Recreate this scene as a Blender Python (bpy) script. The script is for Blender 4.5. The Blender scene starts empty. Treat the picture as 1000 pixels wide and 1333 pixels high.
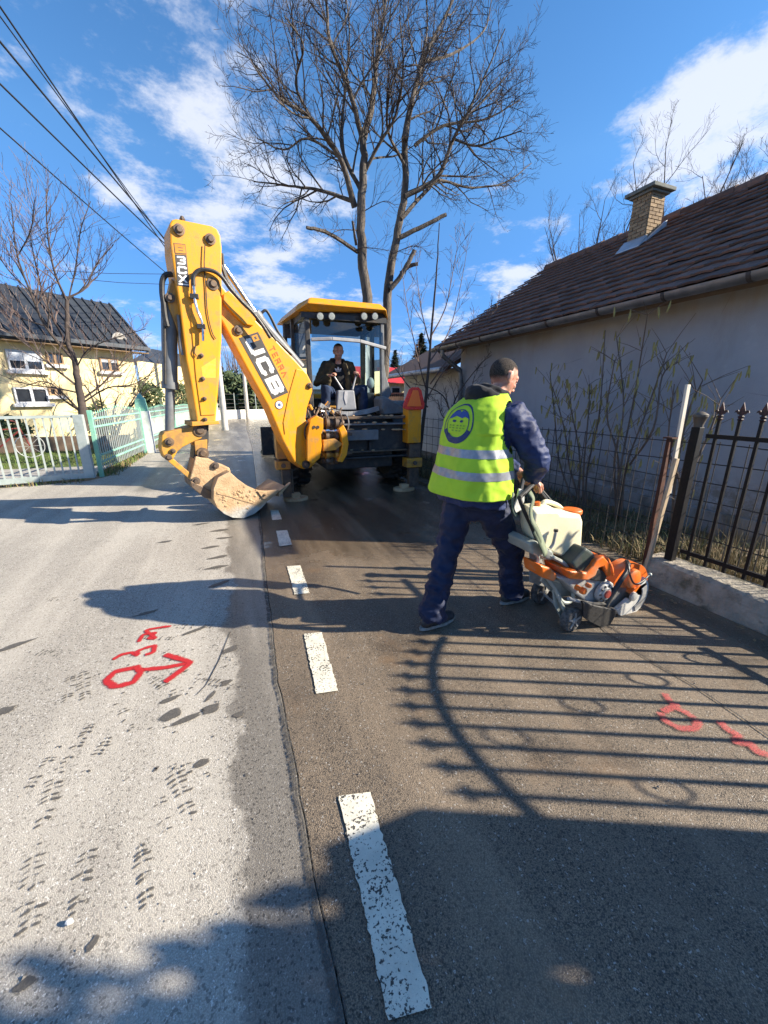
import bpy, math, random
from math import sin, cos, pi, radians
from mathutils import Vector, Matrix, noise
from mathutils.bvhtree import BVHTree
V = Vector
SC = bpy.context.scene
COL = SC.collection

# ------------------------------------------------------------------ camera
# world: Y runs along the road, X to the right, Z up; the photographer stands at the origin
CAM_H, FPX, PITCH, YAW = 1.5, 510.0, radians(16.03), radians(21.6)
cd = bpy.data.cameras.new('camera')
cd.sensor_fit = 'VERTICAL'; cd.sensor_height = 36.0; cd.sensor_width = 27.0
cd.lens = 36.0 * FPX / 1333.0
cd.clip_start = 0.05; cd.clip_end = 3000
cam = bpy.data.objects.new('camera', cd); COL.objects.link(cam)
cam.location = (0, 0, CAM_H); cam.rotation_euler = (pi / 2 - PITCH, 0, -YAW)
SC.camera = cam

# ------------------------------------------------------------------ light
SUN_EL, SUN_BEAR = radians(29), radians(115.5)
SKY_STRENGTH = 0.055
W = bpy.data.worlds.new('World'); SC.world = W; W.use_nodes = True
nt = W.node_tree; N = nt.nodes; L = nt.links
N.clear()
def wn(t, **k):
    n = N.new(t)
    for a, b in k.items(): setattr(n, a, b)
    return n
out = wn('ShaderNodeOutputWorld'); bg = wn('ShaderNodeBackground'); bg.inputs['Strength'].default_value = SKY_STRENGTH
sky = wn('ShaderNodeTexSky', sky_type='NISHITA', sun_disc=False, sun_elevation=SUN_EL, sun_rotation=SUN_BEAR)
sky.altitude = 300; sky.air_density = 1.0; sky.dust_density = 0.0; sky.ozone_density = 3.0
hs = wn('ShaderNodeHueSaturation'); hs.inputs['Saturation'].default_value = 1.2; hs.inputs['Value'].default_value = 1.85
hz = N.new('ShaderNodeMapRange'); hz.inputs[1].default_value = 0.0; hz.inputs[2].default_value = 0.42
hm = N.new('ShaderNodeMix'); hm.data_type = 'RGBA'; hm.inputs[6].default_value = (.36, .43, .72, 1); hm.inputs[7].default_value = (1, 1, 1, 1); L.new(hz.outputs[0], hm.inputs['Factor'])   # clear winter air: blue down to the roofs
hx = N.new('ShaderNodeMix'); hx.data_type = 'RGBA'; hx.blend_type = 'MULTIPLY'; hx.inputs['Factor'].default_value = 1; L.new(sky.outputs[0], hx.inputs[6]); L.new(hm.outputs[2], hx.inputs[7])
L.new(hx.outputs[2], hs.inputs['Color'])
tc = wn('ShaderNodeTexCoord'); sp = wn('ShaderNodeSeparateXYZ'); L.new(tc.outputs['Generated'], sp.inputs[0]); L.new(sp.outputs[2], hz.inputs[0])
def wmath(op, a, b=None, clamp=False):
    n = wn('ShaderNodeMath', operation=op, use_clamp=clamp)
    for i, v in enumerate((a, b)):
        if v is None: continue
        if isinstance(v, (int, float)): n.inputs[i].default_value = v
        else: L.new(v, n.inputs[i])
    return n.outputs[0]
zc = wmath('ADD', wmath('MAXIMUM', sp.outputs[2], 0.0), 0.16)
cx_ = wmath('DIVIDE', sp.outputs[0], zc); cy_ = wmath('DIVIDE', sp.outputs[1], zc)
cb = wn('ShaderNodeCombineXYZ'); L.new(cx_, cb.inputs[0]); L.new(cy_, cb.inputs[1]); cb.inputs[2].default_value = 3.7
n1 = wn('ShaderNodeTexNoise'); L.new(cb.outputs[0], n1.inputs['Vector'])
n1.inputs['Scale'].default_value = 0.85; n1.inputs['Detail'].default_value = 9; n1.inputs['Roughness'].default_value = 0.56; n1.inputs['Distortion'].default_value = 0.35
n2 = wn('ShaderNodeTexNoise'); L.new(cb.outputs[0], n2.inputs['Vector'])
n2.inputs['Scale'].default_value = 3.6; n2.inputs['Detail'].default_value = 8; n2.inputs['Roughness'].default_value = 0.66
def ray_dir(px, py):
    x = (px - 500) / FPX; u = -(py - 666.5) / FPX
    F = cos(PITCH) + u * sin(PITCH); z = -sin(PITCH) + u * cos(PITCH)
    return V((x * cos(YAW) + F * sin(YAW), -x * sin(YAW) + F * cos(YAW), z))
dens = wmath('ADD', wmath('MULTIPLY', wmath('SUBTRACT', n1.outputs[0], .5), 1.3), wmath('MULTIPLY', wmath('SUBTRACT', n2.outputs[0], .5), 2.3))
# the cloud banks of that day: soft centres in the sky dome, broken up by the noise above
for (px, py, rad, amt) in ((850, 200, .085, .40), (985, 170, .11, .48), (925, 160, .10, .42), (940, 50, .15, -.34), (240, 70, .22, .07), (150, 105, .12, .10), (180, 250, .2, .04), (120, 290, .16, .08), (400, 370, .22, .14), (660, 370, .14, .30), (720, 330, .12, .24), (350, 300, .12, .26), (620, 140, .3, -.22), (760, 80, .24, -.2), (985, 20, .10, .22), (40, 60, .16, -.2)):
    d = ray_dir(px, py).normalized()
    dt = wn('ShaderNodeVectorMath', operation='DOT_PRODUCT'); L.new(tc.outputs['Generated'], dt.inputs[0]); dt.inputs[1].default_value = d
    mr = wn('ShaderNodeMapRange', interpolation_type='SMOOTHSTEP'); L.new(dt.outputs['Value'], mr.inputs[0])
    mr.inputs[1].default_value = cos(rad * 1.6); mr.inputs[2].default_value = 1.0; mr.inputs[3].default_value = 0.0; mr.inputs[4].default_value = amt
    dens = wmath('ADD', dens, mr.outputs[0])
cr = wn('ShaderNodeMapRange', interpolation_type='SMOOTHSTEP'); L.new(dens, cr.inputs[0])
cr.inputs[1].default_value = 0.08; cr.inputs[2].default_value = 0.60; cr.inputs[3].default_value = 0.0; cr.inputs[4].default_value = 0.82
mx = wn('ShaderNodeMix', data_type='RGBA'); L.new(cr.outputs[0], mx.inputs['Factor'])
L.new(hs.outputs[0], mx.inputs[6]); mx.inputs[7].default_value = (7.4, 7.7, 8.6, 1)
L.new(mx.outputs[2], bg.inputs['Color']); L.new(bg.outputs[0], out.inputs[0])

sl = bpy.data.lights.new('sun', 'SUN'); sl.energy = 5.0; sl.angle = radians(0.53); sl.color = (1.0, 0.90, 0.74)
sun = bpy.data.objects.new('sun', sl); COL.objects.link(sun)
SUND = V((sin(SUN_BEAR) * cos(SUN_EL), cos(SUN_BEAR) * cos(SUN_EL), sin(SUN_EL)))
sun.rotation_euler = SUND.to_track_quat('Z', 'Y').to_euler(); sun.location = (20, -10, 25)
SC.view_settings.view_transform = 'Standard'; SC.view_settings.look = 'None'
SC.view_settings.gamma = 1.0; SC.view_settings.use_curve_mapping = False
SC.view_settings.exposure = 1.25
SC.render.engine = 'CYCLES'
SC.cycles.max_bounces = 8; SC.cycles.transparent_max_bounces = 16

# ------------------------------------------------------------------ survey helpers: a photo pixel to a point at a known depth
def hit(px, py, p0, n):
    d = ray_dir(px, py); o = V((0, 0, CAM_H)); n = V(n)
    return o + d * ((V(p0) - o).dot(n) / d.dot(n))
def at(px, py, Y): return hit(px, py, (0, Y, 0), (0, 1, 0))
def atx(px, py, X): return hit(px, py, (X, 0, 0), (1, 0, 0))
def gr(px, py, z=0.0): return hit(px, py, (0, 0, z), (0, 0, 1))

# ------------------------------------------------------------------ mesh builder
class MB:
    def __init__(s): s.v = []; s.f = []; s.m = []
    def add(s, vs, fs, m=0):
        b = len(s.v); s.v += [V(v) for v in vs]; s.f += [tuple(b + i for i in f) for f in fs]; s.m += [m] * len(fs); return s
    def box(s, c, size, rot=None, m=0):
        a, b, d = size[0] / 2, size[1] / 2, size[2] / 2; c = V(c)
        vs = [V((x, y, z)) for z in (-d, d) for y in (-b, b) for x in (-a, a)]
        if rot is not None: vs = [rot @ v for v in vs]
        return s.add([v + c for v in vs], [(0, 2, 3, 1), (4, 5, 7, 6), (0, 1, 5, 4), (2, 6, 7, 3), (0, 4, 6, 2), (1, 3, 7, 5)], m)
    def box2(s, lo, hi, m=0):
        lo, hi = V(lo), V(hi); return s.box((lo + hi) / 2, hi - lo, None, m)
    def bar(s, p, q, w, h=None, up=(0, 0, 1), m=0):
        p, q = V(p), V(q); h = h or w; d = (q - p); ln = d.length; d.normalize()
        u = d.cross(V(up))
        if u.length < 1e-4: u = d.cross(V((1, 0, 0)))
        u.normalize(); w2 = u.cross(d)
        R = Matrix((u, d, w2)).transposed()
        return s.box((p + q) / 2, (w, ln, h), R, m)
    def tube(s, pts, r, n=8, caps=True, m=0, flat=None):
        pts = [V(p) for p in pts]; k = len(pts)
        rs = r if isinstance(r, (list, tuple)) else [r] * k
        prev = None; rings = []
        for i, p in enumerate(pts):
            t = (pts[min(i + 1, k - 1)] - pts[max(i - 1, 0)])
            if t.length < 1e-9: t = V((0, 0, 1))
            t.normalize()
            if prev is None:
                a = t.cross(V((0, 0, 1)))
                if a.length < 1e-3: a = t.cross(V((0, 1, 0)))
            else:
                a = prev - t * prev.dot(t)
                if a.length < 1e-4: a = t.orthogonal()
            a.normalize(); b = t.cross(a); prev = a
            rings.append([p + (a * cos(2 * pi * j / n) + b * sin(2 * pi * j / n) * (flat or 1)) * rs[i] for j in range(n)])
        vs = [v for R in rings for v in R]; fs = []
        for i in range(k - 1):
            for j in range(n):
                fs.append((i * n + j, i * n + (j + 1) % n, (i + 1) * n + (j + 1) % n, (i + 1) * n + j))
        if caps:
            fs.append(tuple(range(n - 1, -1, -1))); fs.append(tuple((k - 1) * n + j for j in range(n)))
        return s.add(vs, fs, m)
    def cyl(s, p, q, r, n=16, m=0, r2=None): return s.tube([p, q], [r, r if r2 is None else r2], n, True, m)
    def lathe(s, base, axis, prof, n=20, m=0):       # prof: (distance along the axis, radius)
        base = V(base); ax = V(axis).normalized(); a = ax.orthogonal().normalized(); b = ax.cross(a)
        vs = []; fs = []
        for (d, r) in prof:
            for j in range(n):
                vs.append(base + ax * d + (a * cos(2 * pi * j / n) + b * sin(2 * pi * j / n)) * max(r, 1e-4))
        for i in range(len(prof) - 1):
            for j in range(n): fs.append((i * n + j, i * n + (j + 1) % n, (i + 1) * n + (j + 1) % n, (i + 1) * n + j))
        fs.append(tuple(range(n - 1, -1, -1))); fs.append(tuple((len(prof) - 1) * n + j for j in range(n)))
        return s.add(vs, fs, m)
    def ell(s, c, r, rot=None, nu=16, nv=10, m=0):
        c = V(c); r = r if isinstance(r, (tuple, list, Vector)) else (r, r, r); vs = []; fs = []
        for i in range(nv + 1):
            th = pi * i / nv
            for j in range(nu):
                p = V((r[0] * sin(th) * cos(2 * pi * j / nu), r[1] * sin(th) * sin(2 * pi * j / nu), r[2] * cos(th)))
                if i in (0, nv): p = V((0, 0, r[2] * cos(th)))
                if rot is not None: p = rot @ p
                vs.append(c + p)
        for i in range(nv):
            for j in range(nu): fs.append((i * nu + j, (i + 1) * nu + j, (i + 1) * nu + (j + 1) % nu, i * nu + (j + 1) % nu))
        return s.add(vs, fs, m)
    def prism(s, poly, depth, m=0):                  # poly: points in one plane; depth: vector of the thickness
        poly = [V(p) for p in poly]; d = V(depth); n = len(poly)
        return s.add(poly + [p + d for p in poly], [tuple(range(n)), tuple(range(2 * n - 1, n - 1, -1))] + [(i, i + n, (i + 1) % n + n, (i + 1) % n) for i in range(n)], m)
    def ribbon(s, pts, w, nrm=(0, 0, 1), m=0):       # flat strip of given width(s) lying in the plane of nrm
        pts = [V(p) for p in pts]; k = len(pts); nrm = V(nrm); vs = []
        for i, p in enumerate(pts):
            t = (pts[min(i + 1, k - 1)] - pts[max(i - 1, 0)]).normalized(); a = nrm.cross(t).normalized()
            ww = w[i] if isinstance(w, (list, tuple)) else w
            vs += [p - a * ww / 2, p + a * ww / 2]
        return s.add(vs, [(2 * i, 2 * i + 2, 2 * i + 3, 2 * i + 1) for i in range(k - 1)], m)
    def mesh(s, name, off=V((0, 0, 0)), mats=(), smooth=False):
        me = bpy.data.meshes.new(name); me.from_pydata([tuple(v - off) for v in s.v], [], s.f)
        for mm in mats: me.materials.append(mm)
        if any(s.m): me.polygons.foreach_set('material_index', s.m)
        me.validate(); me.update()
        import bmesh
        bm = bmesh.new(); bm.from_mesh(me); bmesh.ops.recalc_face_normals(bm, faces=bm.faces[:]); bm.to_mesh(me); bm.free()
        if smooth:
            me.polygons.foreach_set('use_smooth', [True] * len(me.polygons))
            try: me.set_sharp_from_angle(angle=radians(smooth if smooth is not True else 40))
            except Exception: pass
        return me
    def build(s, name, mat, parent=None, smooth=False, bevel=0, loc=None, seg=2):
        mats = mat if isinstance(mat, (list, tuple)) else (mat,)
        off = base_of(parent) if parent else (V(loc) if loc is not None else V((0, 0, 0)))
        o = bpy.data.objects.new(name, s.mesh(name, off, mats, smooth)); COL.objects.link(o)
        if parent: o.parent = parent
        elif loc is not None: o.location = loc
        if bevel:
            b = o.modifiers.new('bevel', 'BEVEL'); b.width = bevel; b.segments = seg; b.limit_method = 'ANGLE'; b.angle_limit = radians(35)
        return o
def base_of(o):
    p = V((0, 0, 0))
    while o: p = p + o.location; o = o.parent
    return p
def tag(o, label=None, cat=None, group=None, kind=None):
    for k, v in (('label', label), ('category', cat), ('group', group), ('kind', kind)):
        if v: o[k] = v
    return o
def thing(name, loc, label, cat, group=None):
    o = bpy.data.objects.new(name, None); COL.objects.link(o); o.location = loc; o.empty_display_size = .1
    return tag(o, label, cat, group)
def piece(name, me, parent, loc, rot=None, scale=None):      # alike pieces share mesh data
    o = bpy.data.objects.new(name, me); COL.objects.link(o); o.parent = parent
    o.location = V(loc) - base_of(parent)
    if rot: o.rotation_euler = rot
    if scale: o.scale = scale
    return o

# ------------------------------------------------------------------ materials
def lin(c): return tuple(((x / 255 + .055) / 1.055) ** 2.4 if x > 10.3 else x / 255 / 12.92 for x in c)
class Mat:
    def __init__(s, name):
        s.m = bpy.data.materials.new(name); s.m.use_nodes = True; s.t = s.m.node_tree; s.n = s.t.nodes; s.l = s.t.links
        s.b = s.n['Principled BSDF']; s.tc = s.n.new('ShaderNodeTexCoord'); s.co = s.tc.outputs['Object']
    def node(s, t, **k):
        n = s.n.new(t)
        for a, b in k.items(): setattr(n, a, b)
        return n
    def put(s, sock, v):
        if isinstance(v, bpy.types.NodeSocket): s.l.new(v, sock)
        elif isinstance(v, (tuple, list)) and len(v) == 3 and sock.type == 'RGBA': sock.default_value = (*v, 1)
        else: sock.default_value = v
    def noise(s, scale, detail=4, rough=.55, stretch=None, dist=0, co=None):
        n = s.node('ShaderNodeTexNoise'); co = co or s.co
        if stretch:
            mp = s.node('ShaderNodeMapping'); mp.inputs['Scale'].default_value = stretch; s.l.new(co, mp.inputs[0]); co = mp.outputs[0]
        s.l.new(co, n.inputs['Vector']); n.inputs['Scale'].default_value = scale; n.inputs['Detail'].default_value = detail
        n.inputs['Roughness'].default_value = rough; n.inputs['Distortion'].default_value = dist
        return n.outputs[0]
    def voro(s, scale, feature='F1', what='Color', rnd=1):
        n = s.node('ShaderNodeTexVoronoi', feature=feature); s.l.new(s.co, n.inputs['Vector']); n.inputs['Scale'].default_value = scale; n.inputs['Randomness'].default_value = rnd
        return n.outputs[what]
    def ramp(s, f, a, b, lo=0.0, hi=1.0, smooth=True):
        n = s.node('ShaderNodeMapRange'); n.interpolation_type = 'SMOOTHSTEP' if smooth else 'LINEAR'
        s.put(n.inputs[0], f); n.inputs[1].default_value = a; n.inputs[2].default_value = b; n.inputs[3].default_value = lo; n.inputs[4].default_value = hi
        return n.outputs[0]
    def math(s, op, a, b=0.0, clamp=False):
        n = s.node('ShaderNodeMath', operation=op, use_clamp=clamp); s.put(n.inputs[0], a); s.put(n.inputs[1], b); return n.outputs[0]
    def mix(s, f, a, b, mode='MIX'):
        n = s.node('ShaderNodeMix', data_type='RGBA', blend_type=mode); s.put(n.inputs['Factor'], f); s.put(n.inputs[6], a); s.put(n.inputs[7], b); return n.outputs[2]
    def xyz(s, i):
        n = s.node('ShaderNodeSeparateXYZ'); s.l.new(s.co, n.inputs[0]); return n.outputs[i]
    def rand(s): return s.node('ShaderNodeObjectInfo').outputs['Random']
    def bump(s, h, strength=.4, dist=.01):
        n = s.node('ShaderNodeBump'); n.inputs['Strength'].default_value = strength; n.inputs['Distance'].default_value = dist; s.put(n.inputs['Height'], h); s.l.new(n.outputs[0], s.b.inputs['Normal'])
    def decal(s, color, lo, hi, sc, amp, rough):     # thin film whose edge breaks up: coverage = painted density + noise
        at_ = s.node('ShaderNodeAttribute'); at_.attribute_name = 'dens'; d = s.math('ADD', at_.outputs['Fac'], s.math('MULTIPLY', s.math('SUBTRACT', s.noise(sc, 5, .65), .5), amp)); a = s.ramp(d, lo, hi)
        s.put(s.b.inputs['Base Color'], color); s.put(s.b.inputs['Roughness'], rough); s.put(s.b.inputs['Alpha'], a); return s.m
    def done(s, color, rough=.6, metal=0.0, spec=None, coat=None):
        s.put(s.b.inputs['Base Color'], color); s.put(s.b.inputs['Roughness'], rough); s.put(s.b.inputs['Metallic'], metal)
        if spec is not None: s.put(s.b.inputs['Specular IOR Level'], spec)
        if coat is not None: s.b.inputs['Coat Weight'].default_value = coat; s.b.inputs['Coat Roughness'].default_value = .15
        return s.m
def plain(name, c, c2=None, scale=8, rough=.6, metal=0.0, bump=0.0, bscale=60, bdist=.004, stretch=None, dirt=None, dirt_amt=.5, dscale=5, spec=None, rnd=0.0, coat=None):
    m = Mat(name); c2 = c2 or tuple(x * .75 for x in c)
    col = m.mix(m.ramp(m.noise(scale, 5, .6, stretch), .35, .65), c, c2)
    if dirt: col = m.mix(m.ramp(m.noise(dscale, 8, .68), .62 - dirt_amt * .25, .75 - dirt_amt * .12, 0, min(1, .55 + dirt_amt * .4)), col, dirt)
    if rnd: col = m.mix(m.math('MULTIPLY', m.rand(), rnd), col, tuple(x * .35 for x in c2))
    if bump: m.bump(m.noise(bscale, 5, .6, stretch), bump, bdist)
    return m.done(col, m.ramp(m.noise(scale * 3, 3), .3, .7, max(0, rough - .08), min(1, rough + .08)), metal, spec, coat)
def glass(name, tint, refl=.12, rough=.02):
    m = Mat(name); m.n.remove(m.b)
    tr = m.node('ShaderNodeBsdfTransparent'); tr.inputs[0].default_value = (*tint, 1); gl = m.node('ShaderNodeBsdfGlossy'); gl.inputs['Roughness'].default_value = rough
    lw = m.node('ShaderNodeLayerWeight'); lw.inputs[0].default_value = .35; mxs = m.node('ShaderNodeMixShader')
    m.l.new(m.ramp(lw.outputs['Fresnel'], 0, 1, refl, .9, False), mxs.inputs[0]); m.l.new(tr.outputs[0], mxs.inputs[1]); m.l.new(gl.outputs[0], mxs.inputs[2])
    m.l.new(mxs.outputs[0], m.n['Material Output'].inputs[0]); return m.m

# ================================================================== SETTING
def asphalt(name, stone_a, stone_b, binder, wet_mask, rough_dry, speck=(.5, .48, .44), speck_amt=.035, sc=180, wet_rough=.14, wet_dark=.4, stain=.0):
    m = Mat(name)
    cell = m.voro(sc); dist = m.voro(sc, 'F1', 'Distance'); sep = m.node('ShaderNodeSeparateColor'); m.l.new(cell, sep.inputs[0])
    col = m.mix(sep.outputs[0], stone_a, stone_b)
    big = m.voro(sc * .6); sb = m.node('ShaderNodeSeparateColor'); m.l.new(big, sb.inputs[0])
    col = m.mix(m.ramp(sb.outputs[1], 1 - speck_amt * 1.3, 1 - speck_amt * .6), col, speck)
    col = m.mix(m.ramp(dist, .35, .75), col, binder)
    large = m.ramp(m.noise(.9, 6, .6), .3, .7); col = m.mix(m.math('MULTIPLY', large, .35), col, binder)
    mid = m.ramp(m.noise(6, 5, .65), .4, .75); col = m.mix(m.math('MULTIPLY', mid, .25), col, binder)
    dk = m.ramp(sb.outputs[2], .90, .93, 0, .75); col = m.mix(dk, col, tuple(x * .35 for x in binder))
    st = m.ramp(m.noise(1.7, 7, .62), .56, .72, 0, stain); col = m.mix(st, col, (.22, .135, .07))
    wet = wet_mask(m)
    dark = m.mix(1.0, col, tuple(wet_dark * x for x in (1, .97, .93)), 'MULTIPLY')
    col = m.mix(wet, col, dark)
    rut = m.ramp(m.noise(.8, 5, .55, (3.2, .35, 1)), .42, .66, 0, .22); col = m.mix(rut, col, tuple(min(1, x * 1.5) for x in stone_a))
    hgt = m.math('ADD', m.math('MULTIPLY', m.ramp(dist, .15, .7, 1, 0), .6), m.math('MULTIPLY', m.noise(sc * 2.2, 3), .5))
    n = m.node('ShaderNodeBump'); n.inputs['Distance'].default_value = .004; m.l.new(hgt, n.inputs['Height'])
    pud = m.math('MULTIPLY', m.ramp(m.noise(1.9, 6, .6), .54, .66), m.ramp(wet, .7, 1)); m.put(n.inputs['Strength'], m.math('MULTIPLY', m.ramp(wet, 0, 1, .55, .42), m.ramp(pud, 0, 1, 1, .12))); m.l.new(n.outputs[0], m.b.inputs['Normal'])
    return m.done(col, m.math('MULTIPLY', m.ramp(wet, 0, 1, rough_dry, wet_rough), m.ramp(pud, 0, 1, 1, .35)), 0.0, m.ramp(wet, 0, 1, .35, .5))
def wet_old(m):     # the right edge of the old lane is damp, and the lane is wet round and behind the digger
    X, Y = m.xyz(0), m.xyz(1); wob = m.math('MULTIPLY', m.math('SUBTRACT', m.noise(2.6, 7, .62), .5), .42)
    e = m.ramp(m.math('ADD', X, wob), -.135, -.085, 0, .8)
    far = m.ramp(m.math('ADD', Y, m.math('MULTIPLY', m.noise(.5, 4), 4)), 9.2, 10.4)
    side = m.ramp(m.math('ADD', X, m.math('MULTIPLY', m.noise(.7, 3), 1.2)), -1.3, -.8)
    return m.math('MAXIMUM', e, m.math('MULTIPLY', m.math('MULTIPLY', far, side), .9), True)
def wet_new(m):
    X, Y = m.xyz(0), m.xyz(1)
    a = m.ramp(m.math('ADD', Y, m.math('MULTIPLY', m.noise(.9, 6, .6), 3.0)), 4.2, 5.6)     # hosed down round the digger
    b = m.ramp(m.noise(1.6, 7, .62), .5, .68, 0, .65)
    c = m.math('MULTIPLY', m.ramp(m.math('ADD', X, m.math('MULTIPLY', m.noise(1.6, 5), .9)), 2.9, 3.5), .7)
    return m.math('ADD', m.math('MAXIMUM', m.math('MAXIMUM', a, b), c), .06, True)
M_OLD = asphalt('old_asphalt', (.52, .475, .40), (.38, .345, .295), (.275, .25, .215), wet_old, .86, (.78, .74, .68), .07, 270, .42, .36)
M_NEW = asphalt('new_asphalt', (.33, .25, .17), (.18, .142, .10), (.085, .07, .055), wet_new, .55, (.5, .47, .42), .035, 270, .17, .5, .6)
def ground_mat():
    m = Mat('soil'); g = m.ramp(m.noise(.35, 6, .6), .45, .6); col = m.mix(g, (.115, .085, .058), (.07, .085, .03))
    col = m.mix(m.ramp(m.noise(14, 6, .7), .4, .7), col, (.16, .125, .08)); m.bump(m.noise(22, 8, .7), .8, .04); return m.done(col, .95)
M_SOIL = ground_mat()
g = MB(); g.add([(-400, -200, -.035), (400, -200, -.035), (400, 700, -.035), (-400, 700, -.035)], [(0, 1, 2, 3)])
tag(g.build('ground', M_SOIL), kind='structure')

def sheet(name, pts, z, mat, th=.03):
    mb = MB(); mb.prism([(x, y, z) for x, y in pts], (0, 0, -th)); return tag(mb.build(name, mat), kind='structure')
def wobble(x0, y0, x1, y1, n, amp, seed):
    r = random.Random(seed); return [(x0 + (x1 - x0) * i / n + r.uniform(-amp, amp), y0 + (y1 - y0) * i / n + r.uniform(-amp, amp)) for i in range(n + 1)]
SEAM = [(.135, -5), (.125, .7), (.118, 1.02), (.13, 1.4), (.125, 1.9), (.16, 2.6), (.2, 3.4), (.26, 4.4), (.34, 6.0), (.5, 9), (.75, 14), (1.0, 22), (1.5, 34), (5, 47)]
seam = []
rr = random.Random(3)
for (a, b) in zip(SEAM[:-1], SEAM[1:]):
    k = max(1, int((b[1] - a[1]) / .09)) if b[1] < 8 else 4
    for i in range(k): t = i / k; seam.append((a[0] + (b[0] - a[0]) * t + rr.uniform(-.004, .004), a[1] + (b[1] - a[1]) * t))
seam.append(SEAM[-1])
# old lane: wide apron on the left as far as the gate, then a narrower lane
road = sheet('road', [(-13, -5)] + seam + [(1.5, 52), (-1.0, 35), (-1.75, 22), (-2.1, 14), (-2.32, 9.4), (-2.55, 8.95), (-4.4, 8.62), (-7, 8.3), (-13, 7.6)], 0.0, M_OLD)
new = [(x + .006, y) for x, y in reversed(seam)]
newlane = sheet('road_lane', new + [(3.19, -5), (3.17, 2.0), (3.3, 2.1), (3.22, 5), (3.25, 8.5), (3.3, 14), (3.6, 22), (5.2, 34), (9, 46)], 0.004, M_NEW, .034)

# painted dashes of the centre line
def paint(name, c, wear, rough=.6, scale=90):
    m = Mat(name); w = m.ramp(m.math('ADD', m.noise(scale, 3, .6), m.math('MULTIPLY', m.noise(9, 5, .6), .55)), wear, wear + .07)
    dirt = m.mix(m.ramp(m.noise(12, 6, .6), .35, .75, 0, .6), c, tuple(x * .62 for x in c))
    col = m.mix(w, dirt, (.05, .047, .043)); m.bump(m.noise(150, 3), .5, .003); return m.done(col, rough)
M_WHITE = paint('lane_paint', (.72, .67, .54), .835)
def quad_px(pts, z): return [gr(x, y, z) for x, y in pts]
for q in ([(441, 1036), (481, 1031), (563, 1312), (507, 1328)], [(396, 825), (419, 823), (440, 899), (412, 903)], [(374, 737), (391, 736), (403, 772), (384, 774)], [(360, 691), (374, 690), (380, 709), (364, 711)], [(352, 664), (362, 664), (367, 676), (355, 677)]):
    b = quad_px(q, .010); n = 36; vs = []; r2 = random.Random(int(q[0][0]))
    for i in range(n + 1):
        t = i / n; l = b[0].lerp(b[3], t); r = b[1].lerp(b[2], t); d = (r - l)
        vs += [l - d * r2.uniform(-.02, .05), r + d * r2.uniform(-.02, .05)]
    mb = MB(); mb.add([V((v.x, v.y, .0105)) for v in vs], [(2 * i, 2 * i + 1, 2 * i + 3, 2 * i + 2) for i in range(n)]); mb.build('lane_dash', M_WHITE, newlane)
# seam: a ragged bead of crumbling bitumen along the joint
M_BIT = plain('bitumen', (.03, .028, .026), (.07, .065, .06), 30, .55, bump=.8, bscale=90)
mb = MB(); pts = [gr(x, y, .0105) for x, y in ((768, 800), (790, 823), (812, 838), (850, 862), (900, 890), (960, 930), (1010, 965))]
mb.ribbon(pts, [.008] * 7); mb.build('saw_cut', M_BIT, newlane)
mb = MB(); pts = [gr(x, y, .0045) for x, y in ((300, 822), (285, 860), (268, 892), (255, 905))]; mb.ribbon(pts, [.004, .006, .005, .003]); mb.build('crack', M_BIT, road)

# sprayed red marks
def spray(name, c, c2, lo, hi, amp):
    m = Mat(name); m.bump(m.noise(220, 3), .5, .003); return m.decal(m.mix(m.ramp(m.noise(150, 4, .7), .35, .6), c, c2), lo, hi, 240, amp, .75)
M_RED = spray('red_spray', (.50, .012, .016), (.36, .012, .014), .42, .95, 1.5); M_PINK = spray('faded_red_spray', (.55, .085, .08), (.42, .075, .07), .58, 1.25, 1.9)
def set_dens(o, ds):
    at_ = o.data.attributes.new('dens', 'FLOAT', 'POINT'); at_.data.foreach_set('value', ds); return o
PROF = ((-1, 0), (-.62, .55), (-.3, 1), (.3, 1), (.62, .55), (1, 0))
def soft_ribbon(P, w, name, mat, parent, nrm=(0, 0, 1)):
    m = MB(); ds = []; k = len(P); q = len(PROF)
    for i, p in enumerate(P):
        t = (P[min(i + 1, k - 1)] - P[max(i - 1, 0)]).normalized(); a = V(nrm).cross(t).normalized(); ww = w[i] if isinstance(w, (list, tuple)) else w; e = 1 if 0 < i < k - 1 else .2
        for u, d in PROF: m.v.append(p + a * (u * ww * .85)); ds.append(d * e)
    m.f = [(i * q + j, (i + 1) * q + j, (i + 1) * q + j + 1, i * q + j + 1) for i in range(k - 1) for j in range(q - 1)]; m.m = [0] * len(m.f); return set_dens(m.build(name, mat, parent), ds)
def stroke(pp, wpx, mat, parent, z, seed=0):
    r = random.Random(seed); pts = []
    for a, b in zip(pp[:-1], pp[1:]):
        for i in range(6): t = i / 6; pts.append((a[0] + (b[0] - a[0]) * t, a[1] + (b[1] - a[1]) * t))
    pts.append(pp[-1]); P = [gr(x, y, z + i * 3e-5) for i, (x, y) in enumerate(pts)]; P = [P[0]] + [(P[i - 1] + P[i] * 2 + P[i + 1]) / 4 for i in range(1, len(P) - 1)] + [P[-1]]
    e0 = (P[0] - P[1]).normalized() * wpx * .4; e1 = (P[-1] - P[-2]).normalized() * wpx * .4; P = [P[0] + e0] + P + [P[-1] + e1]
    soft_ribbon(P, [wpx * (.9 + .25 * r.random()) for _ in P], 'spray_mark', mat, parent)
M_JOINT = Mat('crumbled_joint'); M_JOINT.bump(M_JOINT.noise(90, 5), 1.0, .008); M_JOINT = M_JOINT.decal((.075, .068, .06), .55, 1.3, 45, 1.9, .7)
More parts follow.
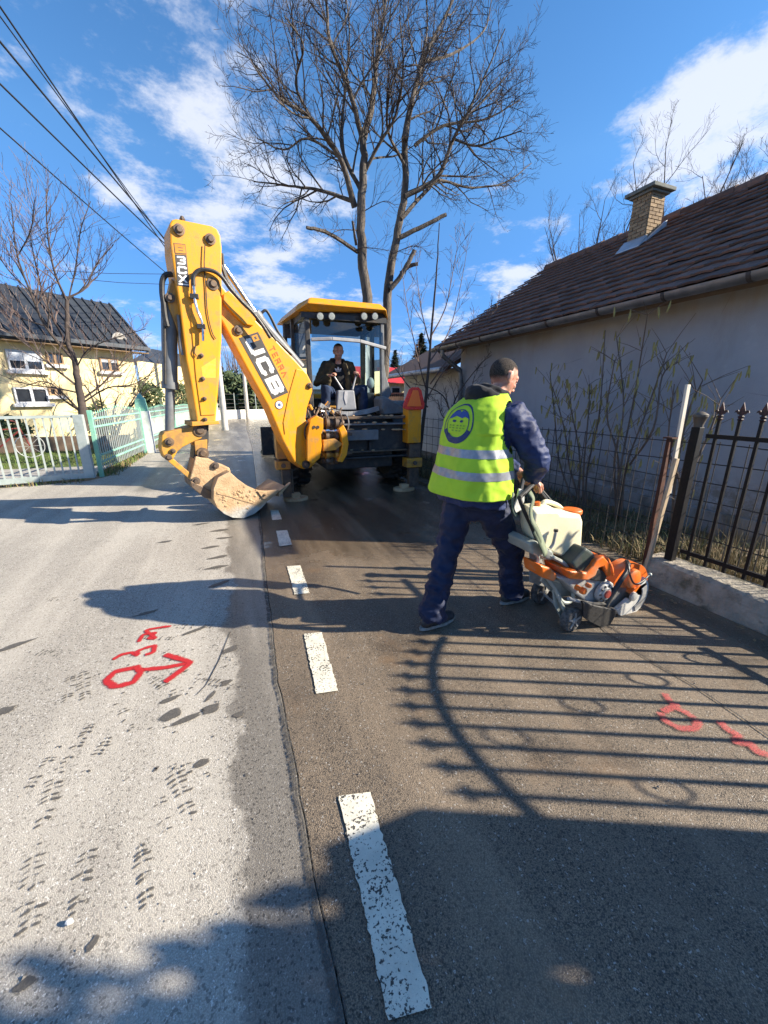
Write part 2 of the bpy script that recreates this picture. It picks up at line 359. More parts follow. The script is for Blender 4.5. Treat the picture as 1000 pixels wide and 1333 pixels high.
P = [V((x - .012 + .010 * noise.noise((y * 2.2, 3, 0)), y, .0062 + 1e-5 * i)) for i, (x, y) in enumerate(seam) if .3 < y < 7]; soft_ribbon(P, [.026 + .02 * noise.noise((p.y * 3.1, 0, 4)) for p in P], 'joint_crack', M_JOINT, newlane)
P = [V((x + .004 + .006 * noise.noise((y * 6, 1, 0)), y, .0072 + 1e-5 * i)) for i, (x, y) in enumerate(seam) if .3 < y < 7]; soft_ribbon(P, [.006 + .005 * noise.noise((p.y * 7, 0, 1)) for p in P], 'joint_crack', M_JOINT, newlane)
stroke([(180, 868), (150, 874), (138, 886), (150, 894), (174, 888), (184, 874), (178, 868)], .042, M_RED, road, .0042, 1)
stroke([(180, 872), (215, 869), (250, 862)], .036, M_RED, road, .0050, 2); stroke([(216, 852), (250, 862), (216, 887)], .04, M_RED, road, .0058, 3)
stroke([(148, 858), (158, 852), (172, 849), (180, 853), (178, 848), (190, 843), (202, 840), (200, 849), (190, 852)], .03, M_RED, road, .0042, 4)
stroke([(181, 835), (186, 826), (204, 823), (193, 831), (204, 831), (189, 820), (212, 816), (222, 815)], .026, M_RED, road, .0050, 5)
stroke([(866, 903), (872, 913), (884, 920)], .045, M_PINK, newlane, .0105, 6)
stroke([(864, 926), (876, 920), (895, 928), (910, 940), (905, 948), (885, 948), (866, 938), (860, 928)], .045, M_PINK, newlane, .0111, 7)
stroke([(938, 940), (948, 950), (962, 957), (958, 966), (978, 968), (985, 978), (1000, 982)], .05, M_PINK, newlane, .0105, 8)

# wet boot prints and drips on the dry lane
def damp_mat():
    m = Mat('damp_asphalt'); m.bump(m.noise(240, 3), .5, .003); return m.decal(m.mix(m.ramp(m.noise(150, 4, .7), .35, .6), (.12, .108, .09), (.075, .068, .06)), .25, .85, 90, 1.0, .6)
M_DAMP = damp_mat()
rb = random.Random(11)
def blob(px, py, rx, ry, ang=0, parent=None):
    c = gr(px, py, .004); n = 20; m = MB(); ds = [1.0]; m.v.append(c); ph = rb.uniform(0, 9)
    for kk, d in ((.6, .95), (.85, .6), (1.12, 0)):
        for i in range(n):
            a = 2 * pi * i / n; k = (1 + .45 * noise.noise((cos(a) * 1.3 + ph, sin(a) * 1.3, ph))) * kk; x, y = rx * k * cos(a), ry * k * sin(a); m.v.append(c + V((x * cos(ang) - y * sin(ang), x * sin(ang) + y * cos(ang), 0))); ds.append(d)
    m.f = [(0, 1 + i, 1 + (i + 1) % n) for i in range(n)] + [(1 + r_ * n + i, 1 + (r_ + 1) * n + i, 1 + (r_ + 1) * n + (i + 1) % n, 1 + r_ * n + (i + 1) % n) for r_ in (0, 1) for i in range(n)]; m.m = [0] * len(m.f); set_dens(m.build('damp_patch', M_DAMP, parent or road), ds)
def boot(px, py, ang, s=1.0, part=1.0):
    c = gr(px, py, .004); m = MB(); ds = []; ca, sa = cos(ang), sin(ang); k = 11; base = rb.uniform(.85, 1.2)
    for i in range(k):
        t = (i + .5) / k + rb.uniform(-.012, .012)
        if .29 < t < .40 or rb.random() > part: continue
        wd = (.038 if t > .35 else .029) * s * (1 - .6 * max(0, t - .8) / .2)
        for sgn in (-1, 1):
            if rb.random() < .18: continue
            y0 = (t - .5) * .28 * s; h = .0085 * s; x0, x1 = .002 * s, wd * rb.uniform(.7, 1.1); sk = .010 * s * rb.uniform(.5, 1.4); b0 = len(m.v); d0 = base * rb.uniform(.6, 1.1)
            for u in range(5):
                x = x0 + (x1 - x0) * u / 4
                for w_, d in ((-h * 1.25, 0), (0, d0), (h * 1.25, 0)): yy = y0 + w_ - sk * u / 4; x_ = sgn * x; m.v.append(c + V((x_ * ca - yy * sa, x_ * sa + yy * ca, 0))); ds.append(d * (.35 if u in (0, 4) else 1))
            for u in range(4):
                for q in range(2): a = b0 + u * 3 + q; m.f.append((a, a + 3, a + 4, a + 1) if sgn > 0 else (a, a + 1, a + 4, a + 3)); m.m.append(0)
    if m.f: set_dens(m.build('boot_print', M_DAMP, road), ds)
for (x, y, a, s, p) in ((212, 893, .6, 1, .9), (285, 890, .9, .9, .7), (128, 870, .2, .8, .6), (110, 890, .3, 1, .9), (90, 893, .2, .9, .8), (105, 965, -.2, .8, .9), (125, 985, -.25, .8, .9), (60, 995, -.2, .75, .9), (67, 1033, .1, 1, .9),
    (235, 1025, .3, 1.05, .9), (210, 1050, .3, .8, .5), (40, 1140, .2, .9, .7), (110, 1135, .1, .9, .7), (40, 1205, .2, 1, .8), (188, 1135, .25, .8, .8), (165, 935, .4, .8, .6), (250, 815, 1.2, 1, .95), (205, 830, 1.1, .8, .7), (60, 850, 1.0, .9, .7), (240, 880, .8, .9, .6), (270, 740, 1.2, .9, .9), (130, 705, 1.2, .8, .7), (210, 690, 1.2, .8, .6), (80, 780, 1.1, .9, .6)): boot(x, y, a, s, p)
for (x, y, rx, ry, a) in ((225, 930, .06, .035, .3), (275, 922, .05, .035, .2), (245, 935, .08, .02, .3), (222, 910, .05, .02, .2), (263, 993, .035, .02, .4), (20, 840, .09, .03, .4), (5, 925, .06, .03, .2), (120, 1228, .022, .012, 1.0), (33, 1280, .03, .014, .1), (190, 798, .10, .02, .3), (285, 725, .11, .03, .2), (283, 738, .12, .03, .1), (275, 712, .1, .03, .1), (287, 690, .1, .04, .1), (262, 682, .09, .03, .1), (255, 820, .1, .02, .4), (285, 760, .1, .03, .5), (280, 655, .12, .04, 0), (215, 705, .09, .03, .2), (292, 700, .1, .03, 0), (300, 845, .06, .03, .4), (275, 905, .05, .012, 1.0), (310, 930, .035, .02, 0), (295, 888, .04, .02, .5)): blob(x, y, rx, ry, a)
for k in range(60):
    x, y = rb.uniform(150, 325), rb.uniform(780, 1010); blob(x, y, rb.uniform(.004, .012), rb.uniform(.003, .009), 0)
mb = MB(); c = gr(90, 1200, .012); mb.ell(c, (.011, .008, .009), None, 7, 5); tag(mb.build('pebble', plain('pebble_white', (.75, .74, .7), bump=.3), loc=c), 'small white pebble lying on the light asphalt', 'pebble')
# scattered grit on both lanes
M_GRIT = plain('grit', (.30, .27, .23), (.12, .11, .10), 40, .9)
mb = MB(); rg = random.Random(5)
for k in range(900):
    x = rg.uniform(-2.5, 3.1); y = rg.uniform(.4, 5); s = rg.uniform(.0015, .0045) * (1 if rg.random() < .95 else 1.8); c = V((x, y, (.006 if x > .14 else 0) + s * .5))
    mb.add([c + V((s, 0, 0)), c + V((-s * .6, s * .8, 0)), c + V((-s * .6, -s * .8, 0)), c + V((0, 0, s)), c - V((0, 0, s * .6))], [(0, 1, 3), (1, 2, 3), (2, 0, 3), (1, 0, 4), (2, 1, 4), (0, 2, 4)])
tag(mb.build('grit', M_GRIT), 'loose grit strewn over the asphalt', 'grit', None, 'stuff')

# verges, lawn and far ground (each sheet sits a few millimetres above the one below)
M_CONC = plain('concrete', (.42, .40, .36), (.33, .31, .28), 5, .85, bump=.35, bscale=50, dirt=(.16, .15, .12), dirt_amt=.45)
M_MUD = plain('verge_soil', (.13, .095, .06), (.2, .16, .11), 6, .95, bump=.9, bscale=35, bdist=.02)
M_LAWN = plain('lawn_soil', (.07, .12, .022), (.12, .15, .035), 3, .95, bump=.9, bscale=60, bdist=.02)
sheet('verge', [(-13, 7.58), (-7, 8.28), (-4.4, 8.6), (-2.55, 8.94), (-2.4, 9.1), (-2.5, 9.6), (-13, 9.2)], -.004, M_MUD)
sheet('driveway', [(-13, 9.6), (-2.55, 9.62), (-2.55, 11.0), (-13, 12.0)], -.006, M_CONC)
sheet('lawn', [(-20, 11.6), (-2.6, 10.9), (-2.5, 21), (-30, 21)], -.012, M_LAWN)
sheet('verge', [(-2.36, 9.35), (-2.13, 14), (-1.78, 22), (-1.05, 34), (-2.2, 34), (-2.6, 22), (-2.6, 9.6)], -.004, plain('verge_grass', (.09, .12, .035), (.15, .13, .06), 5, .95, bump=.8, bscale=50, bdist=.02))
sheet('garden', [(3.44, -3), (3.44, 2.0), (3.3, 2.1), (3.22, 5), (3.25, 8.5), (3.3, 14), (8, 14), (8, -3)], .05, M_MUD, .09)
sheet('verge', [(-1.0, 36.0), (1.5, 52.2), (-8, 53), (-8, 36)], .02, plain('far_grass', (.09, .12, .04), (.13, .12, .06), 2, .95))

# grass tufts: short lawn behind the gate, dry weeds in the strip by the house
def tufts(name, spots, mat, hmin, hmax, lean, wmax, label, seed):
    r = random.Random(seed); mb = MB()
    for (x, y, z) in spots:
        a = r.uniform(0, 2 * pi); h = r.uniform(hmin, hmax); w = r.uniform(.4, 1) * wmax; l = r.uniform(0, lean) * h; d = V((cos(a), sin(a), 0)); s = V((-sin(a), cos(a), 0)); p = V((x, y, z))
        m0 = p + d * l * .3 + V((0, 0, h * .6)); mb.add([p - s * w, p + s * w, m0 + s * w * .6, m0 - s * w * .6, p + d * l + V((0, 0, h))], [(0, 1, 2, 3), (3, 2, 4)], 0 if r.random() < .6 else 1)
    return tag(mb.build(name, mat), label, 'grass', None, 'stuff')
GREEN = plain('grass_green', (.07, .14, .02), (.12, .18, .035), 3, .8); DRY = plain('grass_dry', (.28, .215, .11), (.17, .13, .06), 3, .9); DKG = plain('grass_dark', (.045, .07, .018), (.08, .08, .03), 3, .85)
r = random.Random(21)
tufts('grass', [(r.uniform(-12, -2.6), r.uniform(11.3, 15), -.01) for _ in range(5000)], (GREEN, DKG), .04, .1, .8, .012, 'short green lawn behind the pale gate', 1)
sp_ = [(3.42 + abs(r.gauss(0, .7)), r.uniform(-.6, 9), .045) for _ in range(16000)]
tufts('dry_grass', [p for p in sp_ if p[0] < 4.98], (DRY, DKG), .03, .20, 1.5, .007, 'dry weeds and dead grass in the strip along the house', 2)
tufts('weeds', [(3.5 + r.random() * .5, r.uniform(-.3, 1.9), .045) for _ in range(500)], (DRY, DRY), .3, .75, .35, .004, 'tall dry stalks behind the iron railing', 3)
tufts('verge_weeds', [(r.uniform(-2.55, -2.15), r.uniform(9.4, 22), 0) for _ in range(2500)] + [(r.uniform(-12, -2.6), r.uniform(8.7, 9.15), 0) for _ in range(900)], (DRY, GREEN), .03, .13, 1, .012, 'thin weeds at the foot of the fence and gate', 4)
# fallen leaves near the wall
M_LEAF = plain('dead_leaf', (.16, .095, .045), (.26, .17, .08), 20, .85)
mb = MB(); r = random.Random(8)
for k in range(3200):
    x, y = 3.4 + r.random() * 1.5, r.uniform(-.5, 8)
    if r.random() < .04: x = 3.0 + r.random() * .18
    s = r.uniform(.012, .03); a = r.uniform(0, 6.28); z = (.06 if x > 3.3 else .012) + r.random() * .02; c = V((x, y, z)); u = V((cos(a), sin(a), r.uniform(-.4, .4))) * s; w = V((-sin(a), cos(a), r.uniform(-.4, .4))) * s * .6
    mb.add([c - u, c + w, c + u, c - w], [(0, 1, 2, 3)])
tag(mb.build('fallen_leaves', M_LEAF), 'brown fallen leaves lying along the house strip', 'leaves', None, 'stuff')

# ================================================================== HOUSE ON THE RIGHT
def render_wall():
    m = Mat('house_render'); Z = m.xyz(2)
    col = m.mix(m.ramp(m.noise(1.1, 7, .62), .35, .68), (.37, .38, .405), (.31, .32, .345))
    col = m.mix(m.ramp(m.noise(3.0, 8, .7, (1, 1, .25)), .52, .72, 0, .4), col, (.27, .255, .235))
    spl = m.math('MULTIPLY', m.ramp(m.math('ADD', Z, m.math('MULTIPLY', m.noise(5, 6), .6)), .75, 1.1, .75, 0), m.ramp(m.noise(9, 6, .7), .35, .6)); col = m.mix(spl, col, (.16, .14, .11)); ck = m.ramp(m.voro(.9, 'DISTANCE_TO_EDGE', 'Distance'), .0, .006, .5, 0); col = m.mix(m.math('MULTIPLY', ck, m.ramp(m.noise(1.2), .5, .6)), col, (.14, .13, .12))
    rust = m.math('MULTIPLY', m.ramp(m.noise(2.2, 6, .6, (1, 1, .12)), .42, .7), m.ramp(m.math('ADD', Z, m.math('MULTIPLY', m.noise(3, 4), .5)), 2.45, 2.85, 0, .7))
    col = m.mix(rust, col, (.30, .24, .16)); pale = m.ramp(m.noise(.8, 5, .6), .62, .72, 0, .6); col = m.mix(pale, col, (.52, .53, .55))
    m.bump(m.noise(70, 6, .65), .5, .012); return m.done(col, .92)
M_WALL = render_wall()
M_PLINTH = plain('plinth_cement', (.26, .25, .24), (.2, .19, .18), 4, .9, bump=.5, bscale=40, dirt=(.09, .09, .07), dirt_amt=.6, dscale=4)
M_TILE = plain('roof_tile', (.25, .125, .085), (.155, .088, .064), 18, .88, bump=.5, bscale=50, dirt=(.10, .085, .06), dirt_amt=.5, dscale=10, rnd=.75)
M_ZINC = plain('weathered_zinc', (.23, .235, .24), (.16, .165, .17), 5, .5, .6, .1)
M_WOOD = plain('grey_wood', (.13, .1, .075), (.09, .07, .055), 4, .85, bump=.4, bscale=30, stretch=(8, 1, 8))
HX, HY0, HY1 = 5.0, 2.05, 8.0; EX, EZ = 4.52, 2.60; RX, RZ = 7.34, 4.42
house = thing('house', (HX, 5, 0), 'low old house with grey rendered wall and long brown tiled roof', 'house')
xb = 2 * RX - HX
mb = MB(); mb.prism([(HX, HY0, .30), (xb, HY0, .30), (xb, HY0, 2.8), (RX, HY0, RZ - .14), (HX, HY0, 2.82)], (0, HY1 - HY0, 0)); mb.build('wall', M_WALL, house)
mb = MB(); mb.box2((HX - .05, HY0 - .05, 0), (xb + .05, HY1 + .05, .30)); mb.build('plinth', M_PLINTH, house, bevel=.01)
sl_ = V((RX - EX, 0, RZ - EZ)); SLEN = sl_.length; sdir = sl_.normalized(); snor = V((-sdir.z, 0, sdir.x))
VY0, VY1 = 1.8, 8.28
mb = MB(); e0 = V((EX, VY0, EZ)); mb.prism([e0 - snor * .03, V((RX, VY0, RZ)) - snor * .03, V((2 * RX - EX, VY0, EZ - .03)), V((2 * RX - EX - .1, VY0, EZ - .14)), V((RX, VY0, RZ - .16)), e0 - snor * .14], (0, VY1 - VY0, 0)); roof = mb.build('roof', M_WOOD, house)
# tiles: 16 courses
NROW, NCOL = 16, int((VY1 - VY0) / .215)
tw = (VY1 - VY0) / NCOL; ex = SLEN / NROW
def tile_mb():
    t = MB(); n = 6; L_ = ex * 1.14; vs = []
    for e in (0, 1):
        for i in range(n + 1):
            u = i / n; zz = .018 * (1 - abs(2 * ((u * 1.0) % 1) - 1) ** 2) + (.012 if i in (0, n) else 0)
            p = V((0, (u - .5) * tw * 1.02, 0)) + sdir * (e * L_) + snor * (zz + .034 * (1 - e) + .004)
            vs += [p, p - snor * .022]
    k = 2 * (n + 1)
    for i in range(n): a = 2 * i; vs_ = None; t.f += [(a, a + 2, k + a + 2, k + a), (a + 1, a, a + 2, a + 3)[::1] and (a + 1, a + 3, a + 2, a), (a + 1, k + a + 1, k + a + 3, a + 3)]
    t.f += [(0, k, k + 1, 1), (2 * n, 2 * n + 1, k + 2 * n + 1, k + 2 * n)]; t.m = [0] * len(t.f); t.v = vs; return t
tile_me = tile_mb().mesh('tile', mats=(M_TILE,))
rt = random.Random(2); cells = [(rw, c) for rw in range(NROW) for c in range(NCOL)]
def tile_pos(rw, c): return V((EX, VY0 + tw * (c + .5 + (.5 if rw % 2 else 0) * 0), EZ)) + sdir * (ex * rw) - sdir * .03
cells.sort(key=lambda q: (tile_pos(*q) - V((0, 0, 1.5))).length if tile_pos(*q).y > 2.2 else 99)
rest = MB()
for k, (rw, c) in enumerate(cells):
    p = tile_pos(rw, c) + V((0, rt.uniform(-.004, .004), 0)) + snor * rt.uniform(0, .007) + sdir * rt.uniform(-.008, .008)
    if k < 300: piece('roof_tile', tile_me, roof, p, (rt.uniform(-.03, .03), 0, rt.uniform(-.012, .012)))
    else: rest.add([V(v.co) + p for v in tile_me.vertices], [tuple(f.vertices) for f in tile_me.polygons])
tag(rest.build('roof_tiles', M_TILE, roof), kind='stuff')
ridge = MB()
rid_me = MB().lathe((0, -.19, 0), (0, 1, 0), [(0, .105), (.36, .09), (.4, .1)], 12).mesh('ridge_tile', mats=(M_TILE,), smooth=True)
for i in range(17): piece('ridge_tile', rid_me, roof, (RX, VY0 + .2 + i * .375, RZ + .0), (0, 0, rt.uniform(-.02, .02)))
# gutter with brackets, downpipe
mb = MB(); n = 10; prof = [(EX - .075 + .075 * cos(pi + pi * i / n), EZ - .03 + .075 * sin(pi + pi * i / n)) for i in range(n + 1)]
prof2 = [(EX - .075 + .068 * cos(pi + pi * i / n), EZ - .03 + .068 * sin(pi + pi * i / n)) for i in range(n + 1)]
pl = [V((x, VY0, z)) for x, z in prof + prof2[::-1]]; mb.prism(pl, (0, VY1 - VY0, 0)); gut = mb.build('gutter', M_ZINC, house, smooth=30)
for y in (2.4, 3.15, 3.95, 4.8, 5.6, 6.4, 7.2, 8.0):
    mb = MB(); mb.prism([V((EX - .075 + .08 * cos(pi + pi * i / n), y, EZ - .03 + .08 * sin(pi + pi * i / n))) for i in range(n + 1)] + [V((EX - .075 + .0755 * cos(2 * pi - pi * i / n), y, EZ - .03 + .0755 * sin(2 * pi - pi * i / n))) for i in range(n + 1)], (0, .035, 0)); mb.build('gutter_bracket', plain('bracket_iron', (.07, .06, .055), rough=.7, metal=.4) if y == 2.4 else bpy.data.materials['bracket_iron'], house)
mb = MB(); mb.tube([(EX - .075, 7.85, EZ - .09), (EX - .07, 7.85, EZ - .2), (HX - .09, 7.85, EZ - .5), (HX - .07, 7.85, EZ - .7), (HX - .07, 7.85, .1)], .05, 10); mb.build('downpipe', M_ZINC, house, smooth=True)
mb = MB(); mb.box2((HX - .004, HY0, 2.78), (HX + .05, HY1, 2.85)); mb.build('eave_board', M_WOOD, house)
# chimney on the roof plane, corbelled cap, brick by brick
M_BRICK = plain('chimney_brick', (.42, .30, .17), (.30, .20, .12), 22, .9, bump=.6, bscale=60, dirt=(.12, .09, .06), dirt_amt=.6, rnd=.6); M_MORT = plain('mortar', (.24, .20, .15), rough=.95)
cb_ = hit(836, 316, (EX, 0, EZ), (-(RZ - EZ), 0, RX - EX)); cxx, cyy, cw = cb_.x, cb_.y, .32
zb = EZ + (cxx - EX) * sl_.z / sl_.x
mb = MB(); mb.box2((cxx - cw / 2 + .012, cyy - cw / 2 + .012, zb - .4), (cxx + cw / 2 - .012, cyy + cw / 2 - .012, zb + .62)); chim = mb.build('chimney', M_MORT, house)
bl, bh = (cw - .012) / 2.0, .052
br = MB(); br.box((0, 0, 0), (bl - .012, 0.07, bh - .010)); br_me = br.mesh('brick', mats=(M_BRICK,))
for k in range(15):
    z = zb - .12 + k * bh
    for face in range(4):
        for j in ((-.5, .5) if k % 2 else (-.77, 0, .77)):
            if k % 2 == 0 and j: sc_ = .46
            else: sc_ = 1
            u = j * bl * (1 if k % 2 else .96); a = face * pi / 2; d = V((-sin(a), cos(a), 0)); t = V((cos(a), sin(a), 0)); p = V((cxx, cyy, z)) + d * (cw / 2 - .035 + rt.uniform(-.003, .004)) + t * u
            piece('brick', br_me, chim, p, (0, 0, a), (sc_, 1, 1))
mb = MB(); mb.box2((cxx - .20, cyy - .20, zb + .62), (cxx + .20, cyy + .20, zb + .655)); mb.box2((cxx - .25, cyy - .25, zb + .656), (cxx + .25, cyy + .25, zb + .71)); mb.build('chimney_cap', plain('cap_concrete', (.2, .2, .18), (.13, .14, .12), 8, .95, bump=.5), chim, bevel=.008)
mb = MB()
a = V((cxx - cw / 2 - .03, cyy - .3, 0)); P = lambda x, y, dz: V((x, y, EZ + (x - EX) * sl_.z / sl_.x + dz))
for (x0, x1, y0, y1) in ((cxx - .32, cxx - cw / 2 - .006, cyy - .2, cyy + .2), (cxx - .2, cxx + .2, cyy - .22, cyy - cw / 2 - .01), (cxx - .2, cxx + .2, cyy + cw / 2 + .01, cyy + .22)):
    mb.add([P(x0, y0, .06), P(x1, y0, .06), P(x1, y1, .06), P(x0, y1, .06), P(x0, y0, .075), P(x1, y0, .14), P(x1, y1, .14), P(x0, y1, .075)], [(0, 3, 2, 1), (4, 5, 6, 7), (0, 1, 5, 4), (1, 2, 6, 5), (2, 3, 7, 6), (3, 0, 4, 7)])
mb.build('flashing', plain('lead_flashing', (.5, .52, .55), (.42, .43, .45), 8, .45, .5), chim)
# lower wing beyond the far gable
mb = MB(); mb.box2((HX + .35, HY1 + .06, 0), (9, 11.8, 2.25)); mb.build('wing_wall', plain('wing_render', (.62, .60, .57), (.5, .48, .46), 3, .9, bump=.3), house)
mb = MB(); mb.prism([(HX - .25, HY1 + .3, 2.2), (7.2, HY1 + .3, 3.45), (9.4, HY1 + .3, 2.2), (9.4, HY1 + .3, 2.1), (7.2, HY1 + .3, 3.33), (HX - .25, HY1 + .3, 2.1)], (0, 3.9, 0)); wr = mb.build('wing_roof', M_TILE, house)
mb = MB(); mb.tube([(HX - .3, HY1 + .32, 2.16), (HX - .3, 12.2, 2.16)], .06, 10); mb.build('wing_gutter', plain('light_zinc', (.5, .51, .53), rough=.5, metal=.3), house, smooth=True)

# ================================================================== RIGHT FENCE LINE
M_OLDCONC = plain('mossy_concrete', (.40, .35, .28), (.27, .24, .19), 7, .95, bump=1.0, bscale=26, bdist=.02, dirt=(.06, .06, .035), dirt_amt=.55, dscale=6)
mb = MB(); n = 40; r = random.Random(4); rings = []
for i in range(n + 1):
    y = -3.2 + 5.25 * i / n; j = lambda a=.008: r.uniform(-a, a)
    rings.append([V((3.18 + j(), y, -.03)), V((3.185 + j(.012), y, .12)), V((3.20 + j(), y, .205 + j())), V((3.23 + j(), y, .225 + j())), V((3.40 + j(), y, .23 + j())), V((3.45, y, .2)), V((3.46, y, -.03))])
mb.add([v for R in rings for v in R], [(i * 7 + k, i * 7 + k + 1, i * 7 + k + 8, i * 7 + k + 7) for i in range(n) for k in range(6)] + [tuple(range(7)), tuple(n * 7 + k for k in range(6, -1, -1))])
tag(mb.build('low_wall', M_OLDCONC, loc=(3.3, 0, 0)), 'low rough concrete wall under the black iron railing', 'wall')

M_IRON = plain('black_iron', (.006, .0065, .008), (.012, .010, .010), 30, .55, .0, .3, 90, spec=.2); M_RUST = plain('rusty_iron', (.11, .04, .022), (.06, .028, .02), 14, .85, .2, .6, 70, dirt=(.03, .02, .018), dirt_amt=.5)
M_FIN = plain('finial_iron', (.014, .011, .011), (.09, .035, .03), 40, .6, .2, .3)
FX = 3.31
def finial_mb():
    m = MB(); m.lathe((0, 0, 0), (0, 0, 1), [(0, .011), (.01, .02), (.02, .013), (.03, .021), (.04, .012)], 8)
    t = .007
    def leaf(poly): m.prism([V((-t / 2, y, z)) for y, z in poly], (t, 0, 0))
    leaf([(-.011, .04), (-.018, .07), (0, .125), (.018, .07), (.011, .04)])
    for s in (-1, 1): leaf([(s * .008, .045), (s * .024, .075), (s * .038, .072), (s * .044, .056), (s * .034, .062), (s * .022, .045)])
    return m
fin_me = finial_mb().mesh('finial', mats=(M_FIN,))
def railing(name, loc, label, y0, y1, zlow, ztop_f, step, rails, post_y, rings=(), arch=None):
    t = thing(name, loc, label, 'gate' if arch else 'railing'); y = y0
    while y < y1 + 1e-3:
        zt = ztop_f(y); m = MB(); m.box2((FX - .0095, y - .0095, zlow), (FX + .0095, y + .0095, zt - .11)); b = m.build('bar', M_IRON, t)
        piece('finial', fin_me, b, (FX, y, zt - .115)); y += step
    for z in rails:
        m = MB(); m.box2((FX - .0125, y0 - .06, z - .015), (FX + .0125, y1 + .06, z + .015)); m.build('rail', M_IRON, t)
    if arch:
        m = MB(); ps = [V((FX + .013, yy, arch(yy))) for yy in [y0 - .06 + (y1 - y0 + .12) * i / 24 for i in range(25)]]
        for a, b in zip(ps[:-1], ps[1:]): m.bar(a, b, .026, .03, (1, 0, 0))
        m.build('arch_rail', M_IRON, t)
    for (yy, zz) in rings:
        m = MB(); ps = [V((FX + .02, yy + .055 * cos(a), zz + .055 * sin(a))) for a in [2 * pi * i / 20 for i in range(21)]]; m.tube(ps, .006, 6, False); m.build('ring', M_IRON, t)
    for py in post_y:
        m = MB(); m.box2((FX - .03, py - .03, .2), (FX + .03, py + .03, 1.30)); p = m.build('post', M_IRON, t, bevel=.004)
        m = MB(); m.lathe((FX, py, 1.30), (0, 0, 1), [(0, .03), (.02, .032), (.07, .045), (.075, .05), (.09, .05), (.095, .045), (.11, .02), (.115, .001)], 14); m.build('post_cap', plain('cap_iron', (.12, .1, .08), rough=.6, metal=.2) if 'cap_iron' not in bpy.data.materials else bpy.data.materials['cap_iron'], p, smooth=35)
    return t
railing('iron_railing', (FX, 1.5, .22), 'black iron railing with spear finials on the low concrete wall', 1.05, 1.80, .27, lambda y: 1.47, .125, (.33, 1.24), (1.93, .985))
garch = lambda y: 1.27 + .25 * max(0, 1 - ((y - .06) / .95) ** 2)
gate = railing('iron_gate', (FX, .2, .02), 'arched black iron gate with spear finials and rings', -.37, .86, .10, lambda y: 1.385 + .27 * max(0, 1 - ((y - .03) / .95) ** 2), .1229, (.14, .42), (), [(-.18, 1.14), (.06, 1.40), (.31, 1.10), (.55, .80), (.78, .50)], garch)

# wire mesh fence behind the railing and on along the garden
M_WIRE = plain('mesh_wire', (.016, .018, .022), (.035, .028, .024), 20, .7)
wf = thing('wire_fence', (3.42, 4, 0), 'thin welded wire mesh fence between road and house garden', 'fence')
def fx(y): return 3.47 if y < 2 else 3.44 - (y - 2) * .01
zs = [.28 + .148 * i for i in range(7)]
for z in zs:
    r = random.Random(int(z * 100)); m = MB(); m.tube([(fx(y), y, z + r.uniform(-.006, .006)) for y in [0.9 + 8.0 * i / 40 for i in range(41)]], .0042, 4); m.build('wire', M_WIRE, wf)
y = .95; r = random.Random(9)
vw = MB(); vw.tube([(0, 0, .08), (.004, .003, .7), (0, 0, 1.19)], .0036, 4); vw_me = vw.mesh('wire', mats=(M_WIRE,))
while y < 8.9:
    piece('wire', vw_me, wf, (fx(y), y, 0), (r.uniform(-.012, .012), 0, 0)); y += .1 if y < 5 else .2
for y in (4.6, 6.9, 8.9): m = MB(); m.cyl((fx(y) + .02, y, 0), (fx(y) + .02, y, 1.25), .022, 8); m.build('fence_post', M_IRON, wf)
# rusty angle post and two wooden stakes lashed beside it
m = MB(); a, b = V((3.24, 2.06, .0)), V((3.30, 2.10, 1.20)); d = (b - a).normalized()
m.bar(a, b, .045, .008, (0, 1, 0)); m.bar(a + V((.02, .024, 0)), b + V((.02, .024, 0)), .008, .05, (0, 1, 0)); m.box(b + V((.0, .01, .005)), (.07, .07, .012))
tag(m.build('rusty_post', M_RUST, loc=a), 'rusty steel angle post at the end of the low wall', 'post')
M_STAKE = plain('raw_timber', (.52, .41, .28), (.40, .30, .19), 6, .8, bump=.3, bscale=40, stretch=(10, 10, 1))
m = MB(); m.bar((3.17, 2.02, .02), (3.30, 2.03, 1.05), .038, .024, (0, 1, 0)); tag(m.build('wooden_stake', M_STAKE, loc=(3.17, 2.02, 0), bevel=.003), 'raw timber stake leaning against the rusty post', 'stake')
m = MB(); m.bar((3.36, 2.075, .75), (3.35, 2.09, 1.61), .042, .02, (0, 1, 0)); tag(m.build('wooden_stake', plain('pale_timber', (.66, .60, .50), (.55, .48, .38), 6, .8, bump=.3, bscale=40, stretch=(10, 10, 1)), loc=(3.36, 2.075, .75), bevel=.003), 'pale wooden lath sticking up above the rusty post', 'stake')
# brick scrap by the kerb
m = MB(); m.box((3.12, 2.02, .03), (.14, .07, .055), Matrix.Rotation(.5, 3, 'Z')); tag(m.build('brick_scrap', plain('red_brick', (.30, .07, .045), (.2, .06, .05), 20, .9, bump=.6), loc=(3.12, 2.02, 0), bevel=.006), 'broken red brick lying at the foot of the post', 'brick')

# unseen pillar and hedge, guessed and sized to shade the foreground
m = MB(); m.box2((3.14, -.66, -.02), (3.52, -.42, 1.84)); tag(m.build('shade_pillar', M_OLDCONC, loc=(3.3, -.54, 0), bevel=.01), 'unseen gate pillar beside the arched iron gate, guessed from its shade', 'pillar')

